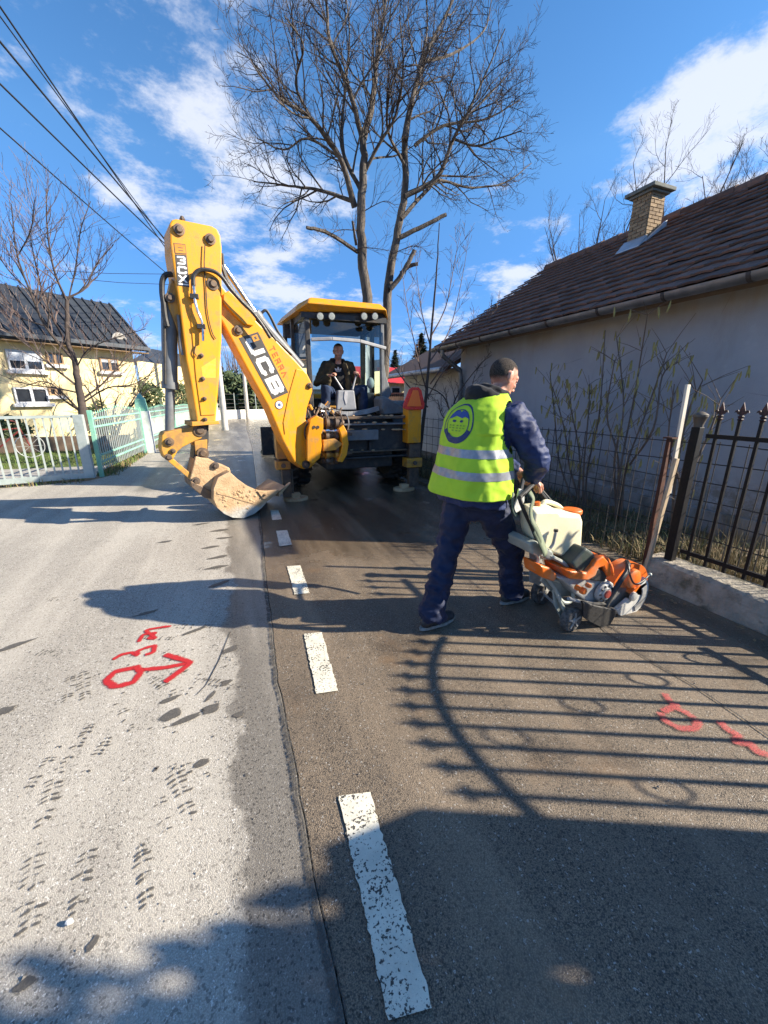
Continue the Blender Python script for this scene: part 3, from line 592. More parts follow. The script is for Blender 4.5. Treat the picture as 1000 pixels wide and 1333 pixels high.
# ================================================================== TREES
M_BARK = plain('bark', (.15, .125, .10), (.06, .05, .042), 9, .95, bump=1.0, bscale=34, bdist=.03, stretch=(1, 1, .25)); M_BARKD = plain('bark_dark', (.055, .042, .038), (.085, .066, .056), 9, .95, bump=.6, bscale=40)
M_TWIG = plain('twig', (.042, .032, .03), (.085, .066, .056), 5, .9); M_TWIGR = plain('twig_reddish', (.12, .075, .065), (.2, .155, .135), 4, .9)
def bez(pts, k=5):        # Catmull-Rom resample
    P = [V(p) for p in pts]; P = [P[0] * 2 - P[1]] + P + [P[-1] * 2 - P[-2]]; o = []
    for i in range(1, len(P) - 2):
        for j in range(k):
            t = j / k; a, b, c, d = P[i - 1:i + 3]
            o.append(.5 * ((2 * b) + (c - a) * t + (2 * a - 5 * b + 4 * c - d) * t * t + (3 * b - a - 3 * c + d) * t ** 3))
    o.append(P[-2]); return o
class Tree:
    def __init__(s, seed): s.r = random.Random(seed); s.wood = MB(); s.twig = MB()
    def limb(s, pts, r0, r1, kids=0, ln=1.2, lev=2, start=.25, thick=True, up=.25, spread=1.0, rt=.5):
        P = bez(pts); n = len(P); jig = r0 * .12
        P = [P[0]] + [p + V((s.r.uniform(-1, 1), s.r.uniform(-1, 1), s.r.uniform(-1, 1))) * jig for p in P[1:]]
        rs = [r0 + (r1 - r0) * (i / (n - 1)) ** .85 for i in range(n)]
        (s.wood if thick else s.twig).tube(P, rs, 8 if r0 > .05 else 5)
        s.kids(P, rs, kids, ln, lev, start, up, spread, rt)
    def kids(s, P, rs, kids, ln, lev, start, up, spread, rt):
        n = len(P)
        for k in range(kids):
            t = start + (1 - start) * (k + s.r.random()) / max(kids, 1); f = min(t, .999) * (n - 1); i = int(f); p = P[i].lerp(P[i + 1], f - i); d = (P[i + 1] - P[i]).normalized()
            a = d.orthogonal().normalized(); a = Matrix.Rotation(s.r.uniform(0, 2 * pi), 3, d) @ a; ang = radians(s.r.uniform(28, 62)) * spread
            nd = (d * cos(ang) + a * sin(ang) + V((0, 0, up))).normalized(); l = ln * s.r.uniform(.55, 1.2) * (1.15 - .45 * t); rr = min(rs[i] * .6, .006 + l * .0125) * rt * 2
            s.grow(p, nd, l, rr, lev, up)
    def grow(s, p, d, l, r, lev, up):
        k = 5 if lev > 0 else 3; P = [p]; q = p; dd = d
        for i in range(k):
            dd = (dd + V((s.r.uniform(-1, 1), s.r.uniform(-1, 1), s.r.uniform(-.8, 1))) * .27 + V((0, 0, up * .14))).normalized(); q = q + dd * (l / k); P.append(q)
        rs = [max(.0030, r * (1 - .7 * i / k)) for i in range(k + 1)]
        (s.wood if r > .018 else s.twig).tube(P, rs, 5 if r > .012 else 3, r > .012)
        if lev > 0: s.kids(P, rs, s.r.randint(5, 8) if lev > 1 else s.r.randint(4, 7), l * (.55 if lev > 1 else .5), lev - 1, .15, up, 1.0, .5)
    def finish(s, name, label, cat, loc, bark, twig, group=None):
        t = thing(name, loc, label, cat, group); s.wood.build('trunk', bark, t, smooth=60); tag(s.twig.build('crown', twig, t), kind='stuff'); return t
def px_limb(pp, Y0, Y1): return [at(x, y, Y0 + (Y1 - Y0) * i / (len(pp) - 1)) for i, (x, y) in enumerate(pp)]

T = Tree(14); TY = 10.5
A = [(488, 575), (484, 480), (479, 401), (472, 336), (470, 277), (474, 218), (473, 181)]; B = [(492, 575), (500, 480), (504, 420), (506, 370), (516, 311), (527, 252), (527, 181)]
T.limb(px_limb(A, TY, TY), .165, .075); T.limb(px_limb(B, TY + .1, TY + .2), .15, .075)
for pp, Y1, r0, k in (([(473, 181), (485, 134), (491, 76), (502, 0), (508, -70)], 11.2, .08, 15), ([(473, 185), (455, 118), (430, 55), (424, 0), (405, -50)], 10.0, .06, 13), ([(462, 270), (443, 206), (405, 155), (363, 126), (330, 86)], 9.5, .07, 15), ([(460, 262), (418, 248), (376, 242), (330, 236)], 11.3, .05, 12),
    ([(472, 230), (492, 190), (515, 150), (525, 90), (520, 20)], 9.2, .045, 12), ([(471, 250), (445, 190), (450, 110), (455, 40), (445, -40)], 12.0, .05, 13), ([(440, 203), (400, 180), (370, 195), (335, 180)], 10.8, .03, 9), ([(405, 155), (385, 110), (395, 60), (370, 20)], 9.3, .03, 9),
    ([(527, 181), (535, 139), (552, 76), (590, 0), (605, -60)], 11.0, .08, 15), ([(527, 255), (569, 231), (590, 181), (619, 126), (657, 38)], 9.6, .065, 15), ([(522, 285), (556, 248), (573, 235), (611, 244), (657, 238), (692, 212)], 11.4, .05, 14), ([(540, 190), (577, 164), (632, 155), (678, 130)], 10.0, .045, 12),
    ([(536, 139), (545, 90), (556, 40), (552, -40)], 12.0, .045, 12), ([(590, 181), (620, 190), (650, 180), (680, 170)], 9.0, .03, 9), ([(552, 80), (590, 70), (630, 40), (640, 0)], 12.2, .035, 10), ([(527, 215), (505, 170), (510, 110), (540, 50)], 9.4, .04, 10), ([(600, 160), (640, 120), (668, 90)], 11.5, .028, 8)):
    T.limb(px_limb(pp, TY + .1, Y1), r0 * 1.1, .012, int(k * 1.25), 1.35, 2, .1, True, .10, 1.1)
for pp, r0 in (([(466, 328), (434, 307), (415, 299), (399, 296)], .05), ([(464, 319), (461, 302), (459, 288)], .035), ([(521, 309), (552, 294), (581, 279)], .06), ([(508, 376), (520, 362), (530, 345), (540, 325)], .07), ([(522, 356), (532, 347), (544, 343)], .06)): T.limb(px_limb(pp, TY, TY - .3), r0, r0 * .75)
for pp in ([(464, 328), (470, 322), (500, 325), (518, 330)], [(472, 300), (440, 300), (420, 315)], [(512, 330), (540, 320), (560, 330)], [(470, 277), (500, 262), (515, 268)]): T.limb(px_limb(pp, TY, TY - .4), .014, .004, 9, .7, 1, .1, False)
T.finish('bare_tree', 'tall bare twin trunk tree with sawn off lower limbs behind the digger', 'tree', at(490, 575, TY), M_BARK, M_TWIG)

T = Tree(7); FY = 11.6   # fruit tree over the pale gate
T.limb(px_limb([(110, 560), (107, 528), (102, 498), (97, 470), (88, 440), (87, 392)], FY, FY), .105, .04)
for pp, Y1, r0 in (([(87, 392), (70, 350), (62, 300), (60, 245)], 11.2, .05), ([(88, 388), (112, 374), (125, 345), (148, 318)], 11.9, .045), ([(97, 470), (60, 425), (40, 380), (22, 330), (15, 265)], 10.8, .07), ([(95, 462), (62, 400), (48, 350), (38, 300)], 12.3, .06), ([(104, 505), (62, 472), (30, 445), (0, 425)], 11.0, .05), ([(106, 512), (70, 505), (35, 500), (0, 488)], 12.3, .035),
    ([(107, 520), (135, 498), (160, 470), (178, 448)], 12.3, .05), ([(107, 525), (140, 505), (175, 500), (205, 480)], 11.3, .04), ([(99, 480), (115, 455), (150, 440), (190, 428)], 11.0, .03), ([(40, 380), (10, 350), (-20, 300)], 11.2, .03), ([(87, 400), (98, 350), (105, 300), (118, 262)], 12.1, .035), ([(22, 335), (40, 300), (45, 260)], 10.4, .025), ([(60, 425), (20, 410), (-15, 380)], 11.9, .03)):
    T.limb(px_limb(pp, FY, Y1), r0 * .55, .008, 16, .95, 1, .15, True, .45)
T.finish('fruit_tree', 'pruned bare fruit tree with upright shoots behind the pale gate', 'tree', at(110, 560, FY), M_BARKD, M_TWIGR)
T = Tree(17); Y_ = 15.5
for k in range(9): a = k * .7; b = V((-3.6, Y_, 0)); T.limb([b + V((cos(a) * .1, sin(a) * .1, 0)), b + V((cos(a) * .5, sin(a) * .5, .9)), b + V((cos(a) * 1.2, sin(a) * 1.2, 1.7 + .4 * sin(k * 3))), b + V((cos(a) * 1.9, sin(a) * 1.9, 2.1 + .5 * sin(k * 2)))], .045, .008, 12, .6, 1, .2, True, .1)
T.finish('bare_shrub', 'tangled bare shrub beside the green fence', 'shrub', (-3.6, Y_, 0), M_BARKD, M_TWIG)

# young trees between road fence and the far house corner
T = Tree(23); b = V((3.62, 7.3, 0)); p1 = at(556, 500, 7.3); p2 = at(562, 430, 7.3); p3 = at(568, 360, 7.25); p4 = at(572, 290, 7.2)
T.limb([b, (b + p1) / 2 + V((.02, 0, 0)), p1, p2, p3, p4], .05, .008)
for pp, Y1 in (([(558, 520), (545, 470), (530, 400), (522, 340)], 6.9), ([(560, 470), (585, 430), (600, 370), (612, 300)], 7.7), ([(560, 500), (590, 460), (625, 430), (648, 400)], 6.9), ([(560, 450), (548, 400), (540, 330)], 7.6), ([(557, 530), (530, 500), (512, 475), (500, 455)], 7.0), ([(558, 515), (580, 480), (605, 455), (625, 415)], 7.8), ([(560, 440), (580, 400), (592, 340), (598, 310)], 7.1)):
    T.limb(px_limb(pp, 7.3, Y1), .016, .003, 8, .55, 1, .2, False, .35)
T.finish('young_tree', 'slender young bare tree in front of the far house corner', 'tree', b, M_BARKD, M_TWIGR)
T = Tree(29); b = V((3.9, 6.6, 0))
for pp, Y1 in (([(588, 560), (590, 530), (598, 510), (625, 475), (640, 462)], 6.5), ([(588, 560), (580, 520), (560, 505), (540, 500)], 6.4), ([(590, 560), (602, 530), (612, 510), (618, 490)], 6.8), ([(589, 560), (575, 540), (570, 520)], 6.6)): T.limb([b] + px_limb(pp, 6.6, Y1), .022, .005, 8, .4, 1, .3, True, .2)
T.finish('young_tree', 'low dark branching sapling against the grey house wall', 'tree', b, M_BARKD, M_TWIG)

# hazel shrubs with catkins along the wall
M_CAT = plain('catkin', (.34, .30, .10), (.24, .20, .07), 20, .85); M_HAZ = plain('hazel_bark', (.15, .105, .075), (.09, .07, .055), 12, .85)
cat_me = MB().tube([(0, 0, 0), (.003, 0, -.045), (0, .002, -.10)], [.005, .010, .004], 5).mesh('catkin', mats=(M_CAT,))
def hazel(base, stems, label, seed, ncat):
    t = thing('hazel_shrub', base, label, 'shrub', 'hazel shrubs along the house wall'); r = random.Random(seed); tips = []
    for pp in stems:
        P = bez([V(base) + V((r.uniform(-.05, .05), r.uniform(-.06, .06), 0))] + [hit(x, y, V(base) + V((r.uniform(-.15, .15), 0, 0)), (1, 0, 0)) for x, y in pp]); n = len(P)
        m = MB(); m.tube(P, [.013 * (1 - .8 * i / n) + .002 for i in range(n)], 6); tw = []
        for k in range(17):
            i = r.randint(int(n * .25), n - 1); d = V((r.uniform(-1, 1), r.uniform(-1, 1), r.uniform(.3, 1.4))).normalized(); l = r.uniform(.12, .42); q = [P[i], P[i] + d * l * .5 + V((0, 0, .01)), P[i] + d * l]; m.tube(q, [.0035, .0028, .0016], 4); tw += q[1:]
        m.build('stem', M_HAZ, t, smooth=True); tips += tw + P[int(n * .55):]
    for k in range(ncat):
        p = r.choice(tips) + V((r.uniform(-.02, .02), r.uniform(-.02, .02), 0)); s = r.uniform(.7, 1.25); piece('catkin', cat_me, t, p, (r.uniform(-.2, .2), r.uniform(-.2, .2), 0), (s, s, s))
hazel((4.35, 3.75, .04), [[(728, 600), (722, 540), (716, 485)], [(742, 610), (735, 560), (720, 505)], [(760, 610), (766, 540), (768, 500)], [(755, 600), (745, 540), (735, 500)], [(765, 610), (780, 540), (788, 430)]], 'hazel shrub hung with yellow catkins, the one right of the worker', 1, 170)
hazel((4.3, 3.15, .04), [[(800, 600), (812, 530), (803, 440)], [(808, 610), (825, 520), (843, 410)], [(805, 600), (790, 540), (800, 470)], [(815, 610), (840, 540), (868, 460)], [(812, 620), (850, 560), (862, 490), (885, 470)]], 'hazel shrub with the tallest bare shoots, middle of the wall', 2, 110)
hazel((4.2, 2.45, .04), [[(880, 620), (895, 540), (915, 495)], [(885, 630), (870, 580), (878, 500)], [(890, 640), (925, 560), (938, 520)]], 'sparse hazel shrub standing behind the pale wooden lath', 3, 50)

# trees behind the roof ridge
def back_tree(seed, base, h, spread, label):
    T = Tree(seed); b = V(base); r = random.Random(seed); T.limb([b, b + V((.1, 0, h * .25)), b + V((0, .1, h * .5))], h * .022, h * .012)
    for k in range(8): a = k * .8 + r.random(); T.limb([b + V((0, .05, h * (.25 + .03 * k))), b + V((cos(a) * spread * .4, sin(a) * spread * .4, h * (.5 + .02 * k))), b + V((cos(a) * spread, sin(a) * spread, h * r.uniform(.72, 1)))], h * .009, .01, 14, h * .17, 2, .1, True, .3)
    T.finish('bare_tree', label, 'tree', b, M_BARKD, M_TWIG)
def base_for(px, py, Y, h): p = at(px, py, Y); return V((p.x, p.y, p.z - h))
for sd, px, py, Y, h, s_, lb in ((31, 905, 175, 14, 9.0, 2.3, 'bare tree rising behind the roof ridge right of the chimney'), (32, 780, 240, 18, 7.6, 2.4, 'bare tree seen over the roof left of the chimney'), (33, 1010, 195, 9.5, 8.5, 1.8, 'bare tree over the roof at the far right edge')):
    p = at(px, py, Y); back_tree(sd, (p.x, p.y, 0), p.z, s_, lb)

# leafy evergreens: leaf cards through a lumpy volume round a trunk
M_EVG = plain('evergreen_leaf', (.035, .06, .02), (.075, .10, .035), 2.2, .7, rnd=0); M_CON = plain('conifer_needle', (.02, .04, .022), (.045, .065, .03), 3, .8)
def bush(name, loc, size, n, mat, label, cat, seed, leaf=.06, trunk_h=None, group=None, cone=False, core=False):
    t = thing(name, loc, label, cat, group); r = random.Random(seed); m = MB(); loc = V(loc); sx, sy, sz = size
    for k in range(n):
        while True:
            p = V((r.uniform(-1, 1), r.uniform(-1, 1), r.uniform(-1, 1)))
            if p.length <= 1: break
        if cone: zz = (p.z + 1) / 2; w = (1 - zz) ** .75 * (.72 + .28 * abs(sin(zz * 16))); q = V((p.x * sx * w, p.y * sy * w, zz * sz * 2 - sz)); 
        else:
            p = p * (.55 + .45 * r.random()) if r.random() < .4 else p.normalized() * r.uniform(.72, 1); k_ = 1 + .42 * noise.noise(p * 1.9 + V((seed, 0, 0))); q = V((p.x * sx, p.y * sy, p.z * sz)) * k_
        c = loc + V((0, 0, sz * (1.0 if trunk_h is None else 1) + (trunk_h or 0))) + q; d = V((r.uniform(-1, 1), r.uniform(-1, 1), r.uniform(-.6, 1))).normalized(); a = d.orthogonal().normalized(); s = leaf * r.uniform(.6, 1.4)
        if cone: d = (V((q.x, q.y, 0)).normalized() + V((0, 0, -.25)) + d * .35).normalized(); a = d.cross(V((0, 0, 1))).normalized()
        m.add([c - d * s - a * s * .12, c - a * s * .45, c + d * s, c + a * s * .45], [(0, 1, 2, 3)])
    tag(m.build('crown', mat, t), kind='stuff')
    m = MB(); m.cyl(loc - V((0, 0, .1)), loc + V((0, 0, sz * 1.3 + (trunk_h or 0))), max(.04, sz * .035), 7, 0, .02); m.build('trunk', M_BARKD, t)
    return t
HEDGE = plain('thuja_leaf', (.03, .06, .02), (.06, .09, .03), 4, .8)
def hedge(y0, y1, z, seed, lb):  # guessed hedge out of view, its height set by the shade it throws
    t = thing('shade_hedge', (3.75, (y0 + y1) / 2, 0), lb, 'hedge'); r = random.Random(seed); m = MB()
    for k in range(int(5200 * (y1 - y0) * z / 5 * (2.2 if y0 > -1 else 1))):
        c = V((3.60 + r.choice((-1, 1)) * r.uniform(.02, .3), r.uniform(y0, y1), r.uniform(.02, z * (1 + .0 * r.random())))); d = V((r.uniform(-.5, .5), r.uniform(-.5, .5), 1)).normalized(); a = V((r.uniform(-1, 1), r.uniform(-1, 1), 0)).normalized(); s = r.uniform(.05, .11)
        m.add([c - d * s, c - a * s * .55, c + d * s, c + a * s * .55], [(0, 1, 2, 3)])
    tag(m.build('crown', HEDGE, t), kind='stuff'); m = MB(); y = y0 + .2
    while y < y1: m.cyl((3.75, y, 0), (3.75, y, z * .8), .03, 6); y += .4
    m.build('trunk', M_BARKD, t)
hedge(-1.14, -.82, 2.28, 1, 'unseen thuja hedge beside the gate pillar, guessed to shade the foreground'); hedge(-4.5, -1.12, 2.78, 2, 'taller unseen thuja hedge, guessed to shade the lower left foreground')

# ================================================================== LEFT SIDE: gate, green fence, house, garden
M_GATE = plain('pale_gate_paint', (.42, .46, .44), (.34, .40, .38), 5, .5, .1, .15, 30, dirt=(.28, .28, .24), dirt_amt=.35); M_GREENP = plain('green_paint', (.20, .50, .36), (.30, .58, .45), 5, .55, 0, .15, 30, dirt=(.10, .24, .17), dirt_amt=.35)
gt = thing('sliding_gate', (-2.55, 9.05, 0), 'pale grey sliding gate of upright bars at the driveway', 'gate')
GD = V((-1, -.175, 0)).normalized(); G0 = V((-2.5, 9.02, 0))
m = MB(); m.bar(G0 + V((0, 0, 1.2)), G0 + GD * 4.4 + V((0, 0, 1.2)), .05); m.build('top_rail', M_GATE, gt)
m = MB(); m.bar(G0 + V((0, 0, .10)), G0 + GD * 4.4 + V((0, 0, .10)), .06, .10); m.build('bottom_rail', M_GATE, gt)
m = MB(); m.bar(G0 + GD * .02 + V((0, 0, .05)), G0 + GD * .02 + V((0, 0, 1.23)), .16, .12, (0, 1, 0)); m.build('end_post', M_GATE, gt, bevel=.008)
pk = MB(); pk.box2((-.0125, -.0125, .14), (.0125, .0125, 1.19)); pk_me = pk.mesh('bar', mats=(M_GATE,))
for i in range(35): piece('bar', pk_me, gt, G0 + GD * (.18 + i * .118), (0, 0, math.atan2(GD.y, GD.x)))
def green_fence(P0, P1, label, peak, board, npk):
    P0, P1 = V(P0), V(P1); d = (P1 - P0); Ld = d.length; d.normalize(); t = thing('green_fence', (P0 + P1) / 2, label, 'fence')
    for z in (.28, .42, .98, 1.14): m = MB(); m.bar(P0 + V((0, 0, z)), P1 + V((0, 0, z)), .03, .035); m.build('rail', M_GREENP, t)
    for i in range(npk):
        u = (i + .5) / npk; p = P0 + d * (Ld * u); zt = 1.27 + peak * (1 - abs(2 * u - 1)) ** 1; m = MB()
        m.bar(p + V((.0, 0, .12)), p + V((0, 0, zt - .07)), .018, .018, (0, 1, 0), 1 if .30 < u * 1 else 1)
        m.lathe(p + V((0, 0, zt - .07)), (0, 0, 1), [(0, .009), (.012, .016), (.07, .001)], 5, 0); m.build('picket', (M_GREENP, M_GATE), t)
    if board:
        for i in range(int(Ld / .5)): m = MB(); q = P0 + d * (i * .5 + .02) + V((-.035, 0, 0)); m.bar(q + V((0, 0, .7)), q + d * .47 + V((0, 0, .7)), .012, .5); m.build('panel', M_GATEW, t)
    for q in (P0, P1): m = MB(); m.bar(q, q + V((0, 0, 1.3)), .07, .07, (0, 1, 0)); m.build('post', M_GREENP, t)
    return t
M_GATEW = plain('white_board', (.70, .70, .68), (.6, .6, .58), 4, .6, dirt=(.45, .45, .42), dirt_amt=.3)
green_fence((-2.42, 9.35, 0), (-2.2, 13.0, 0), 'green and white picket fence panel rising to a peak, nearest the gate', .13, False, 28)
m = MB(); q = V((-2.17, 13.25, 0)); m.box2(q - V((.17, .17, 0)), q + V((.17, .17, 1.18))); gpost = thing('fence_pillar', q, 'white fence pillar with pointed green cap', 'pillar'); m.build('shaft', M_GATEW, gpost, bevel=.01)
m = MB(); m.lathe(q + V((0, 0, 1.18)), (0, 0, 1), [(0, .2), (.05, .2), (.32, .16), (.5, .01)], 4); m.build('cap', M_GREENP, gpost)
green_fence((-2.13, 13.6, 0), (-1.9, 18.0, 0), 'green picket fence backed with white boards beyond the pillar', .08, True, 30)
green_fence((-1.88, 18.1, 0), (-1.55, 23.0, 0), 'farthest green picket fence panel near the utility pole', .05, True, 30)

# yellow house
M_YEL = plain('yellow_render', (.80, .66, .36), (.74, .60, .33), 2, .9, bump=.2, bscale=40, dirt=(.55, .45, .26), dirt_amt=.25, dscale=2); M_DROOF = plain('dark_sheet_roof', (.06, .07, .08), (.045, .05, .06), 3, .45, .4); M_WFR = plain('white_frame', (.60, .61, .64), rough=.5); M_SHUT = plain('roller_shutter', (.62, .66, .74), (.55, .6, .68), 6, .5)
M_PANE = plain('dark_pane', (.03, .035, .045), rough=.08, spec=.8); M_SOFF = plain('brown_soffit', (.34, .22, .12), (.26, .17, .1), 4, .8)
FD = V((.78, .63, 0)).normalized(); FN = V((FD.y, -FD.x, 0)); C0 = at(184, 530, 19.0); C0.z = 0
yh = thing('yellow_house', C0, 'two storey yellow house with dark sheet roof behind the fruit tree', 'house')
def fh(px, py, push=0.0): return hit(px, py, C0 + FN * push, FN)
ze = fh(184, 449).z; zr = 0
back = -FN * 3.1
m = MB(); m.prism([C0 - FD * 14 - V((0, 0, .3)), C0 - V((0, 0, .3)), C0 + V((0, 0, ze)), C0 - FD * 14 + V((0, 0, ze))], back); m.build('wall', M_YEL, yh)
ov = .55; e1 = C0 + FD * .35 + FN * ov; e2 = C0 - FD * 14.5 + FN * ov; rdg = 1.5; zrr = hit(176, 402, C0 - FN * rdg, FN).z
mk = lambda p, z: V((p.x, p.y, z))
rp = [mk(e1, ze - .12), mk(e1 - FN * (ov + rdg), zrr), mk(e1 - FN * (2 * ov + 2 * rdg), ze - .12), mk(e1 - FN * (2 * ov + 2 * rdg), ze - .3), mk(e1 - FN * (ov + rdg), zrr - .2), mk(e1, ze - .3)]
m = MB(); m.prism(rp, e2 - e1); rf = m.build('roof', M_DROOF, yh)
m = MB(); m.prism([mk(e1 - FD * .02 - FN * .02, ze - .33), mk(e1 - FN * (ov - .01), ze - .33), mk(e1 - FN * (ov - .01), ze - .36), mk(e1 - FN * .02, ze - .36)], (e2 - e1) * .99); m.build('soffit', M_SOFF, yh)
m = MB(); m.bar(mk(e1 + FN * .06, ze - .2), mk(e2 + FN * .06, ze - .2), .12, .12); m.build('gutter', M_DROOF, yh)
sd_ = (rp[1] - rp[0]); rib = MB(); rib.bar((0, 0, 0.03), sd_ + V((0, 0, .03)), .05, .05); rib_me = rib.mesh('roof_rib', mats=(M_DROOF,))
for i in range(46): piece('roof_rib', rib_me, rf, rp[0] - FD * (.1 + i * .32))
# gable triangle
m = MB(); m.prism([C0 + V((0, 0, ze - .1)) , mk(C0 - FN * rdg, zrr - .35), mk(C0 - FN * 3, ze - .1)], -FD * .2); m.build('gable', plain('gable_board', (.16, .07, .05), rough=.85), yh)
def win(x0, y0, x1, y1, shut, fm=None):
    a, b = fh(x0, y1), fh(x1, y0); s0, s1 = (a - C0).dot(FD), (b - C0).dot(FD); z0, z1 = a.z, b.z
    def blk(mb, u0, u1, w0, w1, d0, d1): mb.prism([C0 + FD * u0 + FN * d0 + V((0, 0, w0)), C0 + FD * u1 + FN * d0 + V((0, 0, w0)), C0 + FD * u1 + FN * d0 + V((0, 0, w1)), C0 + FD * u0 + FN * d0 + V((0, 0, w1))], FN * (d1 - d0))
    m = MB(); f = .05
    for q in ((s0 - f, s1 + f, z0 - f, z0), (s0 - f, s1 + f, z1, z1 + f), (s0 - f, s0, z0, z1), (s1, s1 + f, z0, z1), ((s0 + s1) / 2 - .04, (s0 + s1) / 2 + .04, z0, z1)): blk(m, *q, .002, .07)
    w = m.build('window', fm or M_WFR, yh)
    for u0, u1 in ((s0, (s0 + s1) / 2 - .04), ((s0 + s1) / 2 + .04, s1)): m = MB(); blk(m, u0, u1, z0, z1, .004, .03); m.build('pane', M_PANE, w)
    if shut:
        zz = z1 - (z1 - z0) * shut; k = 8
        for i in range(k): m = MB(); h = (z1 - zz) / k; blk(m, s0 + .01, s1 - .01, zz + h * i + .006, zz + h * (i + 1), .032, .05); m.build('shutter_slat', M_SHUT, w)
    m = MB(); blk(m, s0 - .15, s1 + .15, z0 - .16, z0 - f - .003, .003, .16); m.build('sill', M_WFR, w)
win(14, 460, 50, 479, .55); win(23, 507, 58, 523, 0); win(64, 462, 78, 472, 0, M_SOFF); win(66, 507, 78, 513, 0, M_SOFF); win(133, 469, 151, 481, .3, M_SOFF)
m = MB(); q = fh(155, 443, .25); m.lathe(q, FN, [(0, .2), (.05, .27), (.08, .24), (.06, .18)], 16); m.build('satellite_dish', M_CONC, yh, smooth=30)
# side wing / neighbour right of it
nb = thing('yellow_outbuilding', at(215, 530, 22), 'lower yellow outbuilding with grey roof behind the grey ram', 'building')
a = at(188, 530, 22); b = at(268, 530, 27); a.z = b.z = 0; zt = at(188, 470, 22).z
m = MB(); m.prism([a, b, mk(b, zt), mk(a, zt)], (0.6, 6, 0)); m.build('wall', M_YEL, nb)
m = MB(); f0 = V((.1, -.4, 0)); m.prism([mk(a + f0 - V((.3, 0, 0)), zt - .05), mk(a + V((.3, 3, 0)), zt + .85), mk(a + V((.6, 6.4, 0)), zt - .05), mk(a + V((.6, 6.4, 0)), zt - .2), mk(a + V((.3, 3, 0)), zt + .7), mk(a + f0 - V((.3, 0, 0)), zt - .2)], (b - a) * 1.04); m.build('roof', M_DROOF, nb)

# garden things behind the gate
bk = thing('bicycle', (-5.3, 13.0, 0), 'white wheeled bicycle parked on the lawn behind the gate', 'bicycle'); M_RUB = plain('bike_white', (.45, .46, .46), rough=.5); M_BRED = plain('bike_red', (.22, .04, .035), rough=.4)
for s in (-.42, .42):
    w = MB(); c = V((-5.3 + s, 13.0 + s * .5, .31)); u = V((.89, .45, 0)); ps = [c + u * (.3 * cos(a)) + V((0, 0, .3 * sin(a))) for a in [2 * pi * i / 18 for i in range(19)]]; w.tube(ps, .013, 6, False); wo = w.build('wheel', M_RUB, bk)
    w = MB()
    for i in range(8): a = i * pi / 4; w.bar(c, c + u * (.29 * cos(a)) + V((0, 0, .29 * sin(a))), .006)
    w.build('spoke', M_RUB, wo)
w = MB(); u = V((.89, .45, 0)); c = V((-5.3, 13, 0)); q = lambda x, z: c + u * x + V((0, 0, z))
for p_, q_ in (((-.47, .31), (-.15, .30)), ((-.47, .31), (-.2, .75)), ((-.15, .3), (-.22, .85)), ((-.15, .3), (.33, .72)), ((-.2, .75), (.33, .78)), ((.30, .95), (.47, .31)), ((.3, .95), (.2, .98))): w.tube([q(*p_), q(*q_)], .018, 6)
w.build('frame', M_BRED, bk); w = MB(); w.ell(q(-.22, .88), (.13, .06, .04)); w.build('saddle', M_IRON, bk)
m = MB(); m.box2((-14, 14.6, 0), (-2.9, 14.9, .42)); tag(m.build('garden_wall', plain('brown_garden_wall', (.22, .15, .10), (.16, .11, .08), 3, .9, bump=.5), loc=(-8, 14.7, 0)), 'low brown garden wall across the lawn', 'wall')
for i, (x, y, sx, sz, nn, lb) in enumerate(((-3.0, 19.5, .8, 1.2, 1500, 'dark ivy covered shrub by the outbuilding wall'), (-1.95, 24.5, .9, 1.3, 1500, 'round evergreen shrub behind the grey ram'), (-4.6, 18.2, .7, .8, 1100, 'low dark shrub under the tangled bare shrub'), (-6.4, 15.4, .9, .5, 900, 'flat green shrub at the foot of the yellow house'))): bush('evergreen_shrub', (x, y, 0), (sx, sx, sz), nn, M_EVG, lb, 'shrub', 50 + i, .10)

# far end of the road
M_PAINTW = plain('far_white_wall', (.72, .70, .64), (.62, .6, .55), 2, .85)
fa, fb = gr(262, 547), gr(362, 541.5)
m = MB(); m.bar(fa + V((0, 0, .35)), fb + V((8, 3, .35)), .2, .7); far_ = m.build('far_wall', M_PAINTW, loc=fa); tag(far_, 'long low white wall at the end of the road', 'wall')
ff = thing('far_fence', fa, 'mesh fence with thin posts on the far white wall', 'fence'); dv = (fb + V((8, 3, 0)) - fa)
for i in range(18): m = MB(); p = fa + dv * (i / 17); m.bar(p + V((0, 0, .7)), p + V((0, 0, 2.0)), .07, .07, (0, 1, 0)); m.build('post', M_GATE, ff)
for z in (.9, 1.2, 1.5, 1.9): m = MB(); m.bar(fa + V((0, 0, z)), fa + dv + V((0, 0, z)), .03); m.build('rail', M_WIRE, ff)
M_POLE = plain('concrete_pole', (.52, .50, .46), (.42, .41, .38), 3, .85, bump=.2)
P1 = gr(293.5, 560); pt1 = at(287, 385, P1.y); P2 = gr(323, 545); pt2 = at(316, 430, P2.y)
for P, T_, lb in ((P1, pt1, 'nearer grey concrete utility pole beside the road'), (P2, pt2, 'farther grey concrete utility pole at the road bend')):
    t = thing('utility_pole', P, lb, 'utility pole', 'utility poles along the road'); m = MB(); m.cyl(P, V((P.x, P.y, T_.z)), .16, 12, 0, .10); m.build('shaft', M_POLE, t, smooth=40)
    m = MB(); m.bar(V((P.x - .6, P.y, T_.z - .25)), V((P.x + .6, P.y, T_.z - .25)), .08); m.build('cross_arm', M_ZINC, t)
    for k in range(4): m = MB(); m.lathe(V((P.x - .5 + k * .33, P.y, T_.z - .21)), (0, 0, 1), [(0, .03), (.05, .05), (.08, .03), (.12, .045), (.16, .01)], 8); m.build('insulator', M_WFR, t)
M_CABLE = plain('cable_black', (.012, .012, .014), rough=.6)
